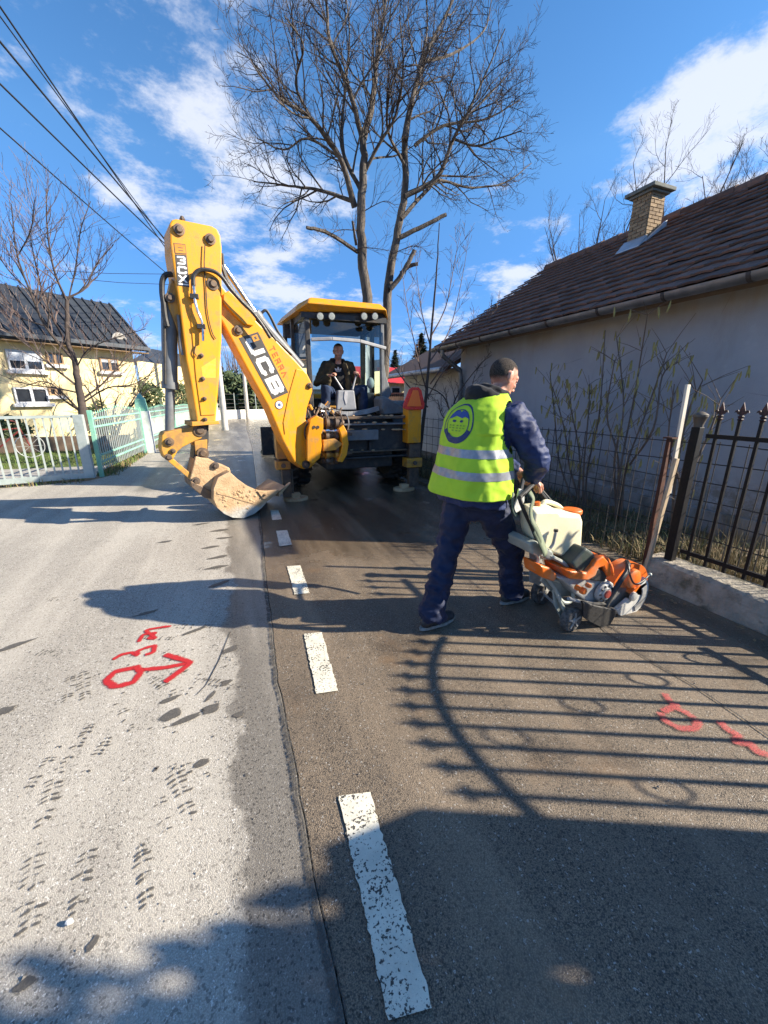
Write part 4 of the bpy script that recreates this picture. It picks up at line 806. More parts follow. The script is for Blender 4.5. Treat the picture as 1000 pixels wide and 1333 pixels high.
for i, (x, y, th, k) in enumerate(((0, 2, .016, 0), (0, 14, .011, 1), (0, 47, .018, 2), (0, 102, .016, 3), (0, 160, .013, 1))):
    e = V((P1.x - .5 + k * .33, P1.y, pt1.z - .06 - (.5 if i == 4 else 0))); d = ray_dir(x, y); z = 7.4 - i * .35; q = V((0, 0, CAM_H)) + d * ((z - CAM_H) / d.z); s_ = e + (q - e) * 1.5; pts = []
    for j in range(25): t = j / 24; p = e.lerp(s_, t); p.z -= .10 * sin(pi * t); pts.append(p)
    m = MB(); m.tube(pts, th, 5); tag(m.build('power_cable', M_CABLE, loc=e), ('topmost thick black power cable at upper left', 'thin second power cable just under the topmost one', 'third power cable from the top, thick and black', 'fourth power cable from the top at left', 'lowest power cable crossing the sky at left')[i], 'cable', 'power cables on the poles')
for (x0, y0, y1, lb) in ((60, 352, 357, 'thin grey wire in front of the fruit tree sky'), (90, 362, 371, 'lower thin grey wire running towards the house')):
    m = MB(); m.tube([at(x0, y0, 17), at((x0 + 225) / 2, (y0 + y1) / 2 + 1.5, 19), at(240, y1, 21)], .009, 4); tag(m.build('house_wire', M_CABLE, loc=at(x0, y0, 17)), lb, 'cable')
for i, (px, Y, w, h, lb) in enumerate(((306, 44, 1.7, 4.6, 'dark evergreen behind the far white wall, left of the second pole'), (318, 46, 1.9, 4.2, 'broad dark evergreen behind the second pole'), (335, 43, 1.7, 3.9, 'dark evergreen under the boom at the road end'), (352, 47, 2.4, 5.0, 'dark evergreen partly hidden behind the digger boom'))):
    p = at(px, 540, Y); bush('evergreen_tree', (p.x, Y, 0), (w, w, h / 2), 1400, M_EVG, lb, 'tree', 70 + i, .28)
for i, px in enumerate((296, 304, 312, 321, 330, 340)):
    p = at(px, 540, 62 + 3 * (i % 2)); T = Tree(90 + i); b = V((p.x, p.y, 0)); h = 8.5 + (i * 37 % 5) * .6; T.limb([b, b + V((.2, 0, h * .4)), b + V((0, 0, h * .7))], .16, .06)
    for k in range(9): a = k * .75; T.limb([b + V((0, 0, h * (.25 + .03 * k))), b + V((cos(a) * 1.1, sin(a) * .9, h * .6)), b + V((cos(a) * 1.7, sin(a) * 1.4, h * (.8 + .2 * random.Random(k + i).random())))], .05, .015, 7, 1.1, 0, .2, True, .3)
    T.finish('distant_bare_tree', ('leftmost hazy bare tree of the distant row, close to the nearer pole', 'second hazy bare tree of the distant row, right of the nearer pole', 'third hazy bare tree of the distant row, left of the farther pole', 'fourth hazy bare tree of the distant row, right behind the farther pole', 'fifth hazy bare tree of the distant row, over the blue grey roof', 'rightmost hazy bare tree of the distant row, under the boom')[i], 'tree', b, M_TWIGR, M_TWIGR, 'distant bare trees beyond the road end')
sh = thing('far_shed', at(318, 540, 56), 'long low building with blue grey roof beyond the road end', 'building'); c = at(312, 540, 56); c.z = 0; z0 = at(312, 506, 56).z
m = MB(); m.box2((c.x - 5, 56, 0), (c.x + 16, 62, z0)); m.build('wall', M_CONC, sh); m = MB(); m.prism([(c.x - 5.5, 55.4, z0), (c.x - 5.5, 59, z0 + 2), (c.x - 5.5, 62.6, z0)], (22, 0, 0)); m.build('roof', plain('blue_grey_roof', (.19, .23, .30), rough=.5), sh)
# right of the digger
rh = thing('red_roof_house', at(510, 540, 26), 'small house with bright red roof behind the digger cab', 'house'); p = at(505, 520, 26); z1 = at(505, 497, 26).z; z2 = at(505, 474, 26).z
m = MB(); m.box2((p.x - 3, 26, 0), (p.x + 1.4, 31, z1)); m.build('wall', plain('cream_render', (.72, .62, .38), rough=.9), rh); m = MB(); m.prism([(p.x - 3.4, 25.4, z1 - .1), (p.x - 2.6, 28.5, z2), (p.x - 3.4, 31.6, z1 - .1)], (5.4, 0, 0)); m.build('roof', plain('red_sheet_roof', (.55, .035, .03), (.45, .03, .03), rough=.5), rh)
m = MB(); m.box2((p.x + .2, 25.9, 1.0), (p.x + .9, 25.98, z1 - .3)); w = m.build('window', M_WFR, rh); m = MB(); m.box2((p.x + .28, 25.87, 1.1), (p.x + .82, 25.9, z1 - .4)); m.build('pane', M_PANE, w)
for i, (px, Y, h_px, w, lb) in enumerate(((514, 33, 455, 1.5, 'dark narrow conifer right behind the red roofed house'), (546, 24, 432, 1.7, 'tall dark conifer left of the house corner'), (536, 27, 470, 1.4, 'shorter dark conifer beside the tall one'))):
    p = at(px, 540, Y); z = at(px, h_px, Y).z; bush('conifer', (p.x, Y, 0), (w, w, z / 2), 2600, M_CON, lb, 'tree', 80 + i, .26, None, None, True)
bf = thing('board_fence', at(520, 560, 14), 'dark brown board fence beyond the digger', 'fence'); M_BF = plain('brown_board', (.10, .05, .035), (.07, .04, .03), 5, .8)
a = at(500, 560, 15); b = at(560, 560, 12.2); zt = at(505, 513, 15).z
for i in range(22): m = MB(); p = a.lerp(b, i / 21); m.bar(V((p.x, p.y, 0)), V((p.x, p.y, zt)), .17, .025, (0, 1, 0)); m.build('board', M_BF, bf)
m = MB(); m.bar(V((a.x, a.y - .05, zt)), V((b.x, b.y - .05, zt)), .08); m.build('cap_rail', plain('red_brown_rail', (.2, .04, .03)), bf)

# ================================================================== BACKHOE LOADER
def paint_mat(name, c, c2, dirt, amt, rough=.38, wear=None):
    m = Mat(name); col = m.mix(m.ramp(m.noise(2.5, 4), .3, .7), c, c2)
    if wear: col = m.mix(m.ramp(m.math('ADD', m.xyz(2), m.math('MULTIPLY', m.noise(4, 5), .6)), .9, 1.9, .8, 0), col, wear)
    d = m.ramp(m.noise(7, 9, .7), .60 - amt * .1, .78 - amt * .1, 0, .75); col = m.mix(d, col, dirt)
    chip = m.ramp(m.noise(34, 4, .7), .70, .73, 0, .8); col = m.mix(chip, col, (.12, .075, .04)); run = m.ramp(m.noise(18, 6, .65, (1, 1, .12)), .50, .70, 0, .5); col = m.mix(run, col, dirt); gr_ = m.ramp(m.noise(3.2, 7, .66), .55, .75, 0, .4); col = m.mix(gr_, col, (.30, .17, .06)); scr = m.ramp(m.noise(60, 3, .6, (.15, 1, 1.6)), .66, .70, 0, .5); col = m.mix(scr, col, (.55, .30, .07))
    m.bump(m.noise(40, 4), .06, .004); return m.done(col, m.ramp(d, 0, 1, rough, .85), 0, .5)
M_YP = paint_mat('machine_yellow', (.78, .325, .004), (.74, .30, .006), (.40, .22, .07), .95); M_YW = paint_mat('machine_yellow_worn', (.78, .325, .004), (.74, .30, .006), (.40, .22, .07), 1.1, .45, (.78, .40, .11)); M_YD = paint_mat('machine_yellow_dirty', (.62, .30, .02), (.52, .26, .035), (.26, .15, .07), 1.6, .55)
M_STEEL = plain('worn_steel', (.16, .12, .09), (.09, .07, .06), 12, .6, .5, .4, 50, dirt=(.22, .14, .075), dirt_amt=.7); M_DARK = plain('machine_black', (.022, .023, .026), (.04, .038, .036), 8, .55, 0, .2, 60, dirt=(.11, .085, .06), dirt_amt=.55)
M_GREY = plain('machine_grey', (.17, .18, .19), (.12, .125, .13), 6, .5, 0, .1, 40, dirt=(.2, .16, .11), dirt_amt=.4); M_CHROME = plain('chrome_rod', (.72, .72, .74), (.6, .6, .62), 5, .18, 1.0); M_HOSE = plain('hose_rubber', (.014, .014, .016), (.03, .028, .027), 20, .5)
M_TYRE = plain('tyre_rubber', (.018, .018, .018), (.05, .043, .036), 6, .8, bump=.3); M_CLAY = plain('dried_clay', (.50, .34, .19), (.40, .26, .14), 9, .95, bump=1.0, bscale=40, bdist=.012, dirt=(.60, .44, .27), dirt_amt=.6)
def bucket_mat():
    m = Mat('bucket_steel'); Z = m.xyz(2); clay = m.mix(m.ramp(m.noise(8, 6), .3, .7), (.56, .38, .22), (.42, .28, .15)); bare = m.mix(m.ramp(m.noise(20, 5), .3, .7), (.45, .44, .40), (.35, .33, .29))
    f = m.ramp(m.math('ADD', Z, m.math('MULTIPLY', m.noise(5, 5), .22)), .22, .32); col = m.mix(f, bare, clay); sp2 = m.ramp(m.noise(26, 5, .7), .6, .7); col = m.mix(sp2, col, (.2, .13, .08))
    m.bump(m.noise(45, 6, .7), .9, .012); return m.done(col, .8)
M_BUCK = bucket_mat()
YR = 6.0
dig = thing('backhoe_loader', (2.0, 7.2, 0), 'yellow backhoe digger parked on the road with its arm folded to the left', 'digger')

# --- boom plane
BE, BN, B0 = V((-.97, -.243, 0)), V((.243, -.97, 0)), V((1.15, 5.83, 0))
def bp(px, py, off=0.0): return hit(px, py, B0 + BN * off, BN)
def plate(poly, o1, o0, name, mat, parent, bevel=.012, m_=None):
    m = MB(); m.prism([bp(x, y, o1) for x, y in poly], BN * (o0 - o1)); return m.build(name, mat, parent, bevel=bevel)
def bpin(px, py, o1, o0, r, parent, mat=M_STEEL, name='pin'):
    p = bp(px, py, o1); m = MB(); m.lathe(p + BN * .045, -BN, [(0, r * .45), (.012, r * .62), (.02, r * .62), (.022, r), (.05, r), (.05 + (o1 - o0), r)], 16); return m.build(name, mat, parent, smooth=35)
BOOM = [(272, 366), (284, 366), (300, 385), (322, 405), (340, 424), (358, 441), (372, 456), (384, 468), (400, 486), (407, 500), (407, 510), (400, 532), (398, 546), (406, 560), (412, 592), (411, 603), (405, 609), (396, 611), (384, 602), (369, 575), (350, 530), (322, 480), (290, 420), (276, 398), (270, 380)]
boom = plate(BOOM, .13, -.13, 'boom', M_YP, dig, .018)
# pressed rib along the boom foot and cover plate for the dipper ram
plate([(386, 480), (394, 482), (382, 520), (374, 560), (371, 566), (369, 550), (376, 515)], .142, .125, 'boom_rib', M_YP, boom, .006)
plate([(291, 383), (298, 378), (334, 414), (330, 424), (318, 422), (300, 404), (291, 394)], .17, .05, 'ram_bracket', M_YP, boom, .008)
bpin(310, 430, .13, -.16, .055, boom); bpin(403, 502, .13, -.16, .04, boom); bpin(398, 604.5, .13, -.2, .06, boom)
DIP = [(221, 291), (224, 286), (230, 284.5), (276, 294), (283, 298), (287, 306), (289, 322), (289, 440), (285, 500), (281, 549), (257, 551), (249, 500), (243, 470), (234, 398), (222, 320)]
dip = plate(DIP, .21, -.21, 'dipper', M_YW, dig, .016)
plate([(250, 358), (262, 352), (284, 356), (287, 372), (287, 440), (283, 497), (280, 540), (262, 541), (255, 490), (249, 420)], .222, .2, 'dipper_plate', M_YW, dip, .006)
plate([(218, 388), (224, 362), (231, 376), (238, 420), (243, 462), (232, 430), (220, 400)], .11, -.11, 'ram_lug', M_YD, dip, .008)
plate([(250, 549), (285, 548), (286, 552), (250, 555)], .24, -.24, 'dipper_foot', M_YD, dip, .006)
for (x, y, r) in ((233, 299.5, .055), (273.5, 312, .055), (277, 370, .065)): bpin(x, y, .21, -.23, r, dip)
bpin(221, 388, .11, -.13, .05, dip)
for (x, y) in ((262, 463), (264, 493), (266, 519), (267, 546), (260, 425)): bpin(x, y, .215, .19, .025, dip, M_STEEL, 'bolt')
m = MB(); p = bp(238, 290, .15); m.lathe(p, (0, 0, 1), [(0, .02), (.03, .03), (.06, .015)], 8); m.build('grease_nipple', M_STEEL, dip)
# steel pipe and hoses on the dipper
m = MB(); m.tube(bez([bp(x, y, .27) for x, y in ((252, 368), (253, 380), (254, 392), (257, 404), (261, 414), (264, 425), (264.5, 444))]), .016, 8); m.build('pipe', M_CHROME, dip, smooth=True)
for (x, y) in ((253, 386), (262, 425)): m = MB(); m.box(bp(x, y, .26), (.09, .05, .05)); m.build('pipe_clamp', M_DARK, dip, bevel=.006)
m = MB(); m.tube(bez([bp(x, y, .27) for x, y in ((252, 372), (252, 360), (258, 352.5), (268, 351), (280, 354), (290, 362), (300, 376), (314, 392), (330, 408), (342, 424), (352, 440))]), .022, 8); m.build('hose', M_HOSE, dip, smooth=True)
m = MB(); m.tube(bez([bp(x, y, .1) for x, y in ((224, 357), (216, 358), (211.5, 366), (211, 380), (213, 396), (215, 412), (218, 425))]), .028, 8); m.build('hose', M_HOSE, dip, smooth=True)
m = MB(); m.tube(bez([bp(x, y, .16) for x, y in ((232, 410), (234, 430), (235, 450), (238, 462))]), .016, 8); m.build('pipe', M_GREY, dip, smooth=True)
m = MB(); m.tube(bez([bp(x, y, .235) for x, y in ((267, 318), (266, 345), (268, 372), (270, 405), (276, 432), (281, 441))]), .006, 5); m.build('cable', M_HOSE, dip)
m = MB(); m.tube(bez([bp(x, y, .235) for x, y in ((255, 450), (253, 458), (256, 464))]), .006, 5); m.build('cable', M_HOSE, dip)
# worn stencil patch and wear streaks on the dipper
M_SCR = plain('worn_stencil', (.86, .66, .30), (.80, .48, .05), 60, .6)
plate([(262, 478), (281, 466), (281, 492), (264, 492)], .2235, .221, 'worn_patch', plain('scuffed_yellow', (.78, .44, .06), (.80, .42, .02), 40, .6), dip, 0)
# bucket ram (grey) down to the tipping link
def ram(x0, y0, x1, y1, x2, y2, r, rr, off, name, mat, rod, parent):
    m = MB(); a, b, c = bp(x0, y0, off), bp(x1, y1, off), bp(x2, y2, off); m.cyl(a, b, r, 14); d = (b - a).normalized(); m.cyl(b - d * .05, b + d * .03, r * 1.12, 14); o = m.build(name, mat, parent, smooth=40)
    m = MB(); m.cyl(b, c, rr, 12); m.build('rod', rod, o, smooth=True); return o
ram(220, 392, 221.5, 503, 221, 574, .082, .052, 0, 'bucket_ram', M_GREY, M_GREY, dig)
m = MB(); a, b = bp(214, 398, .085), bp(215, 500, .085); m.tube([a, b], .014, 6); m.build('pipe', M_DARK, dig)
# dipper ram lying along the top of the boom
ram(345, 424, 334, 410, 290, 345, .062, .032, .02, 'dipper_ram', M_GREY, M_CHROME, dig)
m = MB(); m.cyl(bp(345, 424, .02), bp(392, 478, .02), .062, 14); m.build('ram_barrel', M_GREY, dig, smooth=40)
for off, pp in ((.08, ((289, 330), (292, 352), (304, 378), (326, 402), (350, 432), (380, 462))), (.12, ((288, 345), (296, 366), (312, 388), (336, 412), (360, 444))), (.0, ((340, 408), (346, 404), (352, 412), (362, 432), (376, 452))), (.05, ((330, 414), (338, 420), (344, 430), (348, 436)))): m = MB(); m.tube(bez([bp(x, y, off) for x, y in pp]), .018, 7); m.build('hose', M_HOSE, boom, smooth=True)
# tipping links, hitch, bucket
link = plate([(211, 567), (214, 563), (254, 554), (264, 556), (267, 563), (262, 571), (250, 576), (238, 582), (231, 588), (226, 597), (214, 596), (210, 586)], .15, -.15, 'tipping_link', M_YD, dig, .01)
for (x, y, r) in ((220.5, 575, .05), (219, 595, .04), (225, 587, .03)): bpin(x, y, .15, -.17, r, link)
m = MB(); m.bar(bp(219, 596, .1), bp(250, 622, .1), .06, .07, BN); m.bar(bp(219, 596, -.1), bp(250, 622, -.1), .06, .07, BN); m.build('link_bar', M_YD, dig, bevel=.006)
plate([(253, 552), (272, 552), (272, 574), (270, 592), (275, 600), (272, 608), (258, 604), (252, 596), (254, 575)], .12, -.12, 'dipper_nose', M_DARK, dig, .01)
plate([(253, 574), (270, 572), (270, 590), (255, 592)], .135, -.135, 'nose_plate', M_YD, dig, .006)
bpin(260, 560, .14, -.16, .075, dig); bpin(264, 590, .14, -.16, .07, dig)
plate([(255, 594), (272, 597), (284, 604), (299, 609), (301, 615), (290, 618), (281, 622), (277, 645), (268, 646), (249, 633), (248, 622)], .17, -.17, 'quick_hitch', M_CLAY, dig, .012)
bpin(280, 606, .17, -.19, .045, dig); bpin(255, 626, .17, -.19, .05, dig)
plate([(248, 626), (262, 632), (276, 640), (277, 650), (266, 648), (256, 640), (249, 634)], .21, -.21, 'hitch_hook', M_STEEL, dig, .01)
SHELL = [(299, 614), (284, 622), (278.5, 636), (278, 650), (283, 661), (292, 669), (303, 674), (317, 675), (331, 669), (341, 661), (349, 652), (361, 642), (372, 633)]
SIDE = SHELL[:-1] + [(364, 637), (347.5, 639), (335.5, 638.5), (322, 632.5), (310, 624), (301, 616)]
bw = .33
bucket = MB(); 
sh = [bp(x, y, bw) for x, y in SHELL]; cen = sum(sh, V()) / len(sh); vs = []
for p in sh: vs += [p, p - BN * 2 * bw, p + (cen - p).normalized() * .02, p + (cen - p).normalized() * .02 - BN * 2 * bw]
k = len(sh); fs = []
for i in range(k - 1): a = 4 * i; b_ = a + 4; fs += [(a, a + 1, b_ + 1, b_), (a + 2, b_ + 2, b_ + 3, a + 3), (a, b_, b_ + 2, a + 2), (a + 1, a + 3, b_ + 3, b_ + 1)]
fs += [(0, 2, 3, 1), (4 * k - 4, 4 * k - 3, 4 * k - 1, 4 * k - 2)]
bucket.add(vs, fs); bk_ = bucket.build('bucket', M_BUCK, dig, smooth=50)
for o in (bw + .012, -bw + .012): plate(SIDE, o, o - .024, 'bucket_side', M_BUCK, bk_, .004)
plate([(335, 639.5), (348, 640), (362, 638), (350, 650), (343, 650)], bw + .03, bw + .012, 'side_cutter', M_BUCK, bk_, .004); bpin(344, 644, bw + .02, bw, .018, bk_)
for j in range(5):
    o = bw - .05 - j * (2 * bw - .1) / 4; m = MB(); a = bp(366, 639, o); t = bp(377.5, 627.5, o); d = (t - a).normalized(); m.add([a - d * .06 + BN * .04 + V((0, 0, .02)), a - d * .06 - BN * .04 + V((0, 0, .02)), a - d * .06 - BN * .04 - V((0, 0, .03)), a - d * .06 + BN * .04 - V((0, 0, .03)), t + BN * .025, t - BN * .025, t - BN * .025 - V((0, 0, .012)), t + BN * .025 - V((0, 0, .012))], [(0, 1, 2, 3), (4, 7, 6, 5), (0, 4, 5, 1), (1, 5, 6, 2), (2, 6, 7, 3), (3, 7, 4, 0)]); m.build('tooth', M_CLAY, bk_, bevel=.004)
plate([(283, 640), (300, 644), (318, 650), (330, 654), (331, 656), (316, 652), (299, 646.5), (283, 643)], bw + .02, bw + .011, 'weld_strip', M_CLAY, bk_, 0)
m = MB(); r = random.Random(6)      # clods stuck to the side and lying in the mouth
for k in range(70):
    x, y = r.gauss(312, 12), r.gauss(646, 7)
    if y < 632 or y > 664 or x < 284: continue
    s = r.uniform(.006, .022); m.ell(bp(x, y, bw + .012), (s, s * .6, s * .8), None, 6, 4)
for k in range(60): x = r.uniform(318, 362); s = r.uniform(.015, .05); m.ell(bp(x, 640 + (x - 318) * -.02 + r.uniform(0, 5), r.uniform(-.28, .2)), (s, s, s * .7), None, 6, 4)
tag(m.build('clay_lumps', M_CLAY, bk_), kind='stuff')

# --- lettering, cut as raised film
def letters(txt, corners, off, th, mat, name, parent, gap=.16, slant=0.0):
    G = {'J': (1.0, [[(.14, .50), (.14, .24), (.24, .14), (.76, .14), (.86, .24), (.86, 1)]]), 'C': (1.0, [[(.86, .64), (.86, .76), (.76, .86), (.24, .86), (.14, .76), (.14, .24), (.24, .14), (.76, .14), (.86, .24), (.86, .36)]]), 'B': (1.0, [[(.135, .0), (.135, 1)], [(.135, .865), (.72, .865), (.82, .78), (.82, .66), (.74, .5), (.82, .34), (.82, .22), (.72, .135), (.135, .135)], [(.135, .5), (.74, .5)]]),
         '3': (1.0, [[(.08, .86), (.76, .86), (.84, .78), (.84, .62), (.76, .5), (.84, .38), (.84, .22), (.76, .14), (.08, .14)], [(.36, .5), (.76, .5)]]), 'X': (1.0, [[(.12, 0), (.88, 1)], [(.12, 1), (.88, 0)]]), 'T': (.6, [[(.0, .93), (.6, .93)], [(.3, .93), (.3, 0)]]), 'E': (.56, [[(.56, .93), (.06, .93), (.06, .07), (.56, .07)], [(.06, .5), (.46, .5)]]), 'R': (.6, [[(.06, 0), (.06, .93), (.52, .93), (.52, .5), (.06, .5)], [(.28, .5), (.56, 0)]]), 'A': (.62, [[(.02, 0), (.3, 1), (.6, 0)]])}
    tot = sum(G[c][0] for c in txt) + gap * (len(txt) - 1); x0 = 0; sb, st, et, eb = corners; m = MB(); lay = 0
    def W_(u, v, o): px = (sb[0] * (1 - u) + eb[0] * u) * (1 - v) + (st[0] * (1 - u) + et[0] * u) * v; py = (sb[1] * (1 - u) + eb[1] * u) * (1 - v) + (st[1] * (1 - u) + et[1] * u) * v; return bp(px, py, o)
    for c in txt:
        w, strokes = G[c]
        for s in strokes:
            for si, (a, b) in enumerate(zip(s[:-1], s[1:])):
                d = V((b[0] - a[0], b[1] - a[1], 0)); l = d.length; d /= l; n = V((-d.y, d.x, 0)) * th / 2; e0 = d * (th * .38 if si else 0); e = d * (th * .38 if si < len(s) - 2 else 0); lay += 1
                q = [V((a[0], a[1], 0)) - e0 - n, V((b[0], b[1], 0)) + e - n, V((b[0], b[1], 0)) + e + n, V((a[0], a[1], 0)) - e0 + n]
                q = [W_((x0 + min(max(p.x, -.06), w + .06)) / tot, min(max(p.y, 0), 1), off + lay * 2e-5) for p in q]; m.add(q, [(0, 1, 2, 3)])
        x0 += w + gap
    return m.build(name, mat, parent)
M_DEC = plain('decal_dark', (.045, .042, .040), (.06, .055, .05), 10, .5, dirt=(.14, .1, .06), dirt_amt=.3); M_LW = plain('letter_white', (.80, .80, .78), (.72, .71, .68), 14, .5, dirt=(.5, .45, .36), dirt_amt=.25); M_LO = plain('letter_orange', (.60, .12, .01), rough=.5); M_SQ = plain('emblem_orange', (.72, .26, .015), rough=.5)
d1 = plate([(311, 440), (336, 432), (375.5, 511), (355, 520)], .1335, .129, 'decal_panel', M_DEC, boom, 0)
letters('JCB', [(317.5, 442), (334.5, 437), (372.5, 509), (356, 516.5)], .1345, .26, M_LW, 'lettering', d1, .15)
plate([(327.5, 437.5), (334.5, 435.2), (338, 442.5), (330.5, 445)], .1352, .1337, 'emblem', M_SQ, d1, 0); plate([(330.4, 438.4), (333.2, 437.6), (335, 441.2), (332.1, 442.3)], .1358, .1353, 'emblem_mark', M_DEC, d1, 0)
letters('TERRA', [(350, 453), (356.5, 449.5), (374.5, 487.5), (369, 491.5)], .1335, .15, M_LO, 'lettering', boom, .26)
p = bp(363.5, 527, .132); m = MB(); m.lathe(p, BN, [(0, .058), (.003, .058)], 24); st = m.build('sticker', M_DEC, boom); m = MB(); m.lathe(p + BN * .0035, BN, [(0, .048), (.001, .048)], 24); m.build('sticker_face', M_LW, st); m = MB(); m.lathe(p + BN * .005, BN, [(0, .024), (.001, .02)], 6); m.build('sticker_mark', plain('mark_blue', (.06, .10, .25)), st)
d2 = plate([(228, 331), (243, 332), (247, 374), (231.5, 371.5)], .2135, .209, 'decal_panel', M_DEC, dip, 0)
for ch, q in (('3', [(230.3, 344.3), (229.3, 332.6), (242, 333.6), (243, 345.3)]), ('C', [(231.2, 356.4), (230.4, 345.6), (243.2, 346.6), (244.2, 357.4)]), ('X', [(232.2, 367.6), (231.2, 357.4), (244.2, 358.4), (245.2, 368.8)])): letters(ch, q, .2145, .20 if ch == '3' else .24, M_LW, 'lettering', d2)
plate([(232.6, 368.6), (245.6, 370), (245.8, 371.6), (232.8, 370.2)], .2147, .2139, 'underline', M_LW, d2, 0)
d3 = plate([(226.2, 316), (241.3, 318), (243, 331), (228, 330)], .2135, .209, 'decal_panel', M_DEC, dip, 0); plate([(227, 317), (240.7, 318.8), (242.2, 330), (228.6, 329)], .2143, .2137, 'emblem', M_SQ, d3, 0)
for q in ([(231.5, 321.6), (238, 322.4), (238.2, 323.4), (231.7, 322.6)], [(232.3, 325.2), (238.6, 326), (238.8, 327), (232.5, 326.2)]): plate(q, .2149, .2144, 'emblem_mark', M_DEC, d3, 0)

# --- kingpost carriage, hoses, rear frame
def yb(x0, y0, x1, y1, Ya, Yb, name, mat, parent, bevel=.008):    # block whose near face spans a pixel box at depth Ya
    a, b = at(x0, y1, Ya), at(x1, y0, Ya); m = MB(); m.box2((a.x, Ya, a.z), (b.x, Yb, b.z)); return m.build(name, mat, parent, bevel=bevel)
def yp(poly, Ya, Yb, name, mat, parent, bevel=.008): m = MB(); m.prism([at(x, y, Ya) for x, y in poly], (0, Yb - Ya, 0)); return m.build(name, mat, parent, bevel=bevel)
kp = yp([(404, 546), (412, 541), (421, 545), (421, 558), (418, 566), (419, 580), (417, 596), (408, 604), (400, 600), (400, 570)], 5.55, 5.72, 'kingpost', M_YP, dig)
yp([(441, 558), (447, 553), (452, 562), (454, 578), (452, 592), (446, 602), (440, 601), (444, 590), (446, 578), (444, 566)], 5.6, 5.78, 'kingpost_plate', M_YP, dig)
yp([(421, 573), (436, 571), (447, 578), (437, 586), (421, 588)], 5.62, 5.8, 'swing_lug', M_YD, kp)
for (y, r, mt) in ((551, .085, M_STEEL), (561, .05, M_CHROME), (568, .06, M_STEEL), (578, .05, M_CHROME), (584, .075, M_STEEL), (592, .06, M_YD), (600, .05, M_STEEL)):
    m = MB(); m.cyl(at(419, y, 5.75), at(446, y, 5.82), r * .75, 12); m.cyl(at(424, y, 5.7), at(428, y, 5.7), r, 12); m.cyl(at(436, y, 5.72), at(440, y, 5.72), r * .9, 12); m.build('swing_ram', mt, kp, smooth=40)
for y in (566, 590): m = MB(); m.box2(V((at(415, y, 5.9).x, 5.75, at(415, y, 5.9).z - .02)), V((at(455, y, 5.9).x, 5.99, at(415, y, 5.9).z + .02))); m.build('carriage_plate', M_STEEL, kp)
for (x, y) in ((409, 556), (414, 556)): m = MB(); m.cyl(at(x, y, 5.54), at(x, y, 5.56), .022, 10); m.build('bolt', M_STEEL, kp)
m = MB(); m.cyl(at(432, 545, 5.8), at(432, 604, 5.8), .05, 12); m.build('swing_pin', M_STEEL, kp, smooth=40)
M_HOSEB = plain('muddy_hose', (.22, .15, .10), (.035, .03, .028), 14, .8)
r = random.Random(12)
for k in range(10):
    x0 = 402 + k * 4.6 + r.uniform(-2, 2); x1 = x0 + r.uniform(-7, 7); y0 = r.uniform(531, 538); m = MB()
    m.tube(bez([at(x0, y0, 6.1 + r.uniform(-.1, .2)), at(x0 + r.uniform(-2, 2), y0 - r.uniform(1, 4), 5.9), at((x0 + x1) / 2 + r.uniform(-4, 4), y0 + r.uniform(1, 5), 5.72), at(x1, y0 + r.uniform(10, 16), 5.68), at(x1 + r.uniform(-2, 2), r.uniform(555, 575), 5.76)]), r.uniform(.008, .013), 6); m.build('hose', M_HOSEB if k % 4 else M_HOSE, kp, smooth=True)
m = MB(); m.tube(bez([at(446, 540, 5.9), at(451, 541, 5.75), at(454, 549, 5.66), at(453, 560, 5.66)]), .012, 6); m.build('hose', M_GREY, kp, smooth=True)
for k in range(9): x, y = r.uniform(402, 442), r.uniform(528, 542); m = MB(); a = at(x, y, 5.75); m.cyl(a, a + V((r.uniform(-.1, .1), -.03, r.uniform(-.05, .07))), r.uniform(.014, .028), 8); m.build('fitting', (M_STEEL, M_YD, M_CHROME)[k % 3], kp)
m = MB(); m.tube(bez([at(x, y, 5.62) for x, y in ((404, 548), (398, 556), (397, 566), (400, 574))]), .012, 6); m.build('hose', M_HOSE, kp)
fr = yb(405, 551, 537, 590, YR + .10, YR + .16, 'rear_frame', M_DARK, dig)
for (y0, y1, nm, mt) in ((541, 547.5, 'slide_rail', M_STEEL), (550, 556, 'slide_rail', M_GREY), (586, 592, 'slide_rail', M_STEEL), (593.5, 600, 'slide_rail', M_DARK)): yb(378, y0, 537, y1, YR - .01, YR + .12, nm, mt, dig)
yb(452, 559.5, 493, 574, YR - .06, YR + .05, 'tool_plate', M_GREY, dig, .01); yb(481, 575, 484, 587, YR + .02, YR + .1, 'strut', M_DARK, dig)
m = MB(); r = random.Random(3)
for k in range(26): x = r.uniform(455, 535); y = r.choice((541, 550, 586, 559)); s = r.uniform(.01, .03); m.ell(at(x, y, YR), (s * 1.6, s, s * .6), None, 6, 4)
tag(m.build('mud_lumps', M_CLAY, dig), kind='stuff')
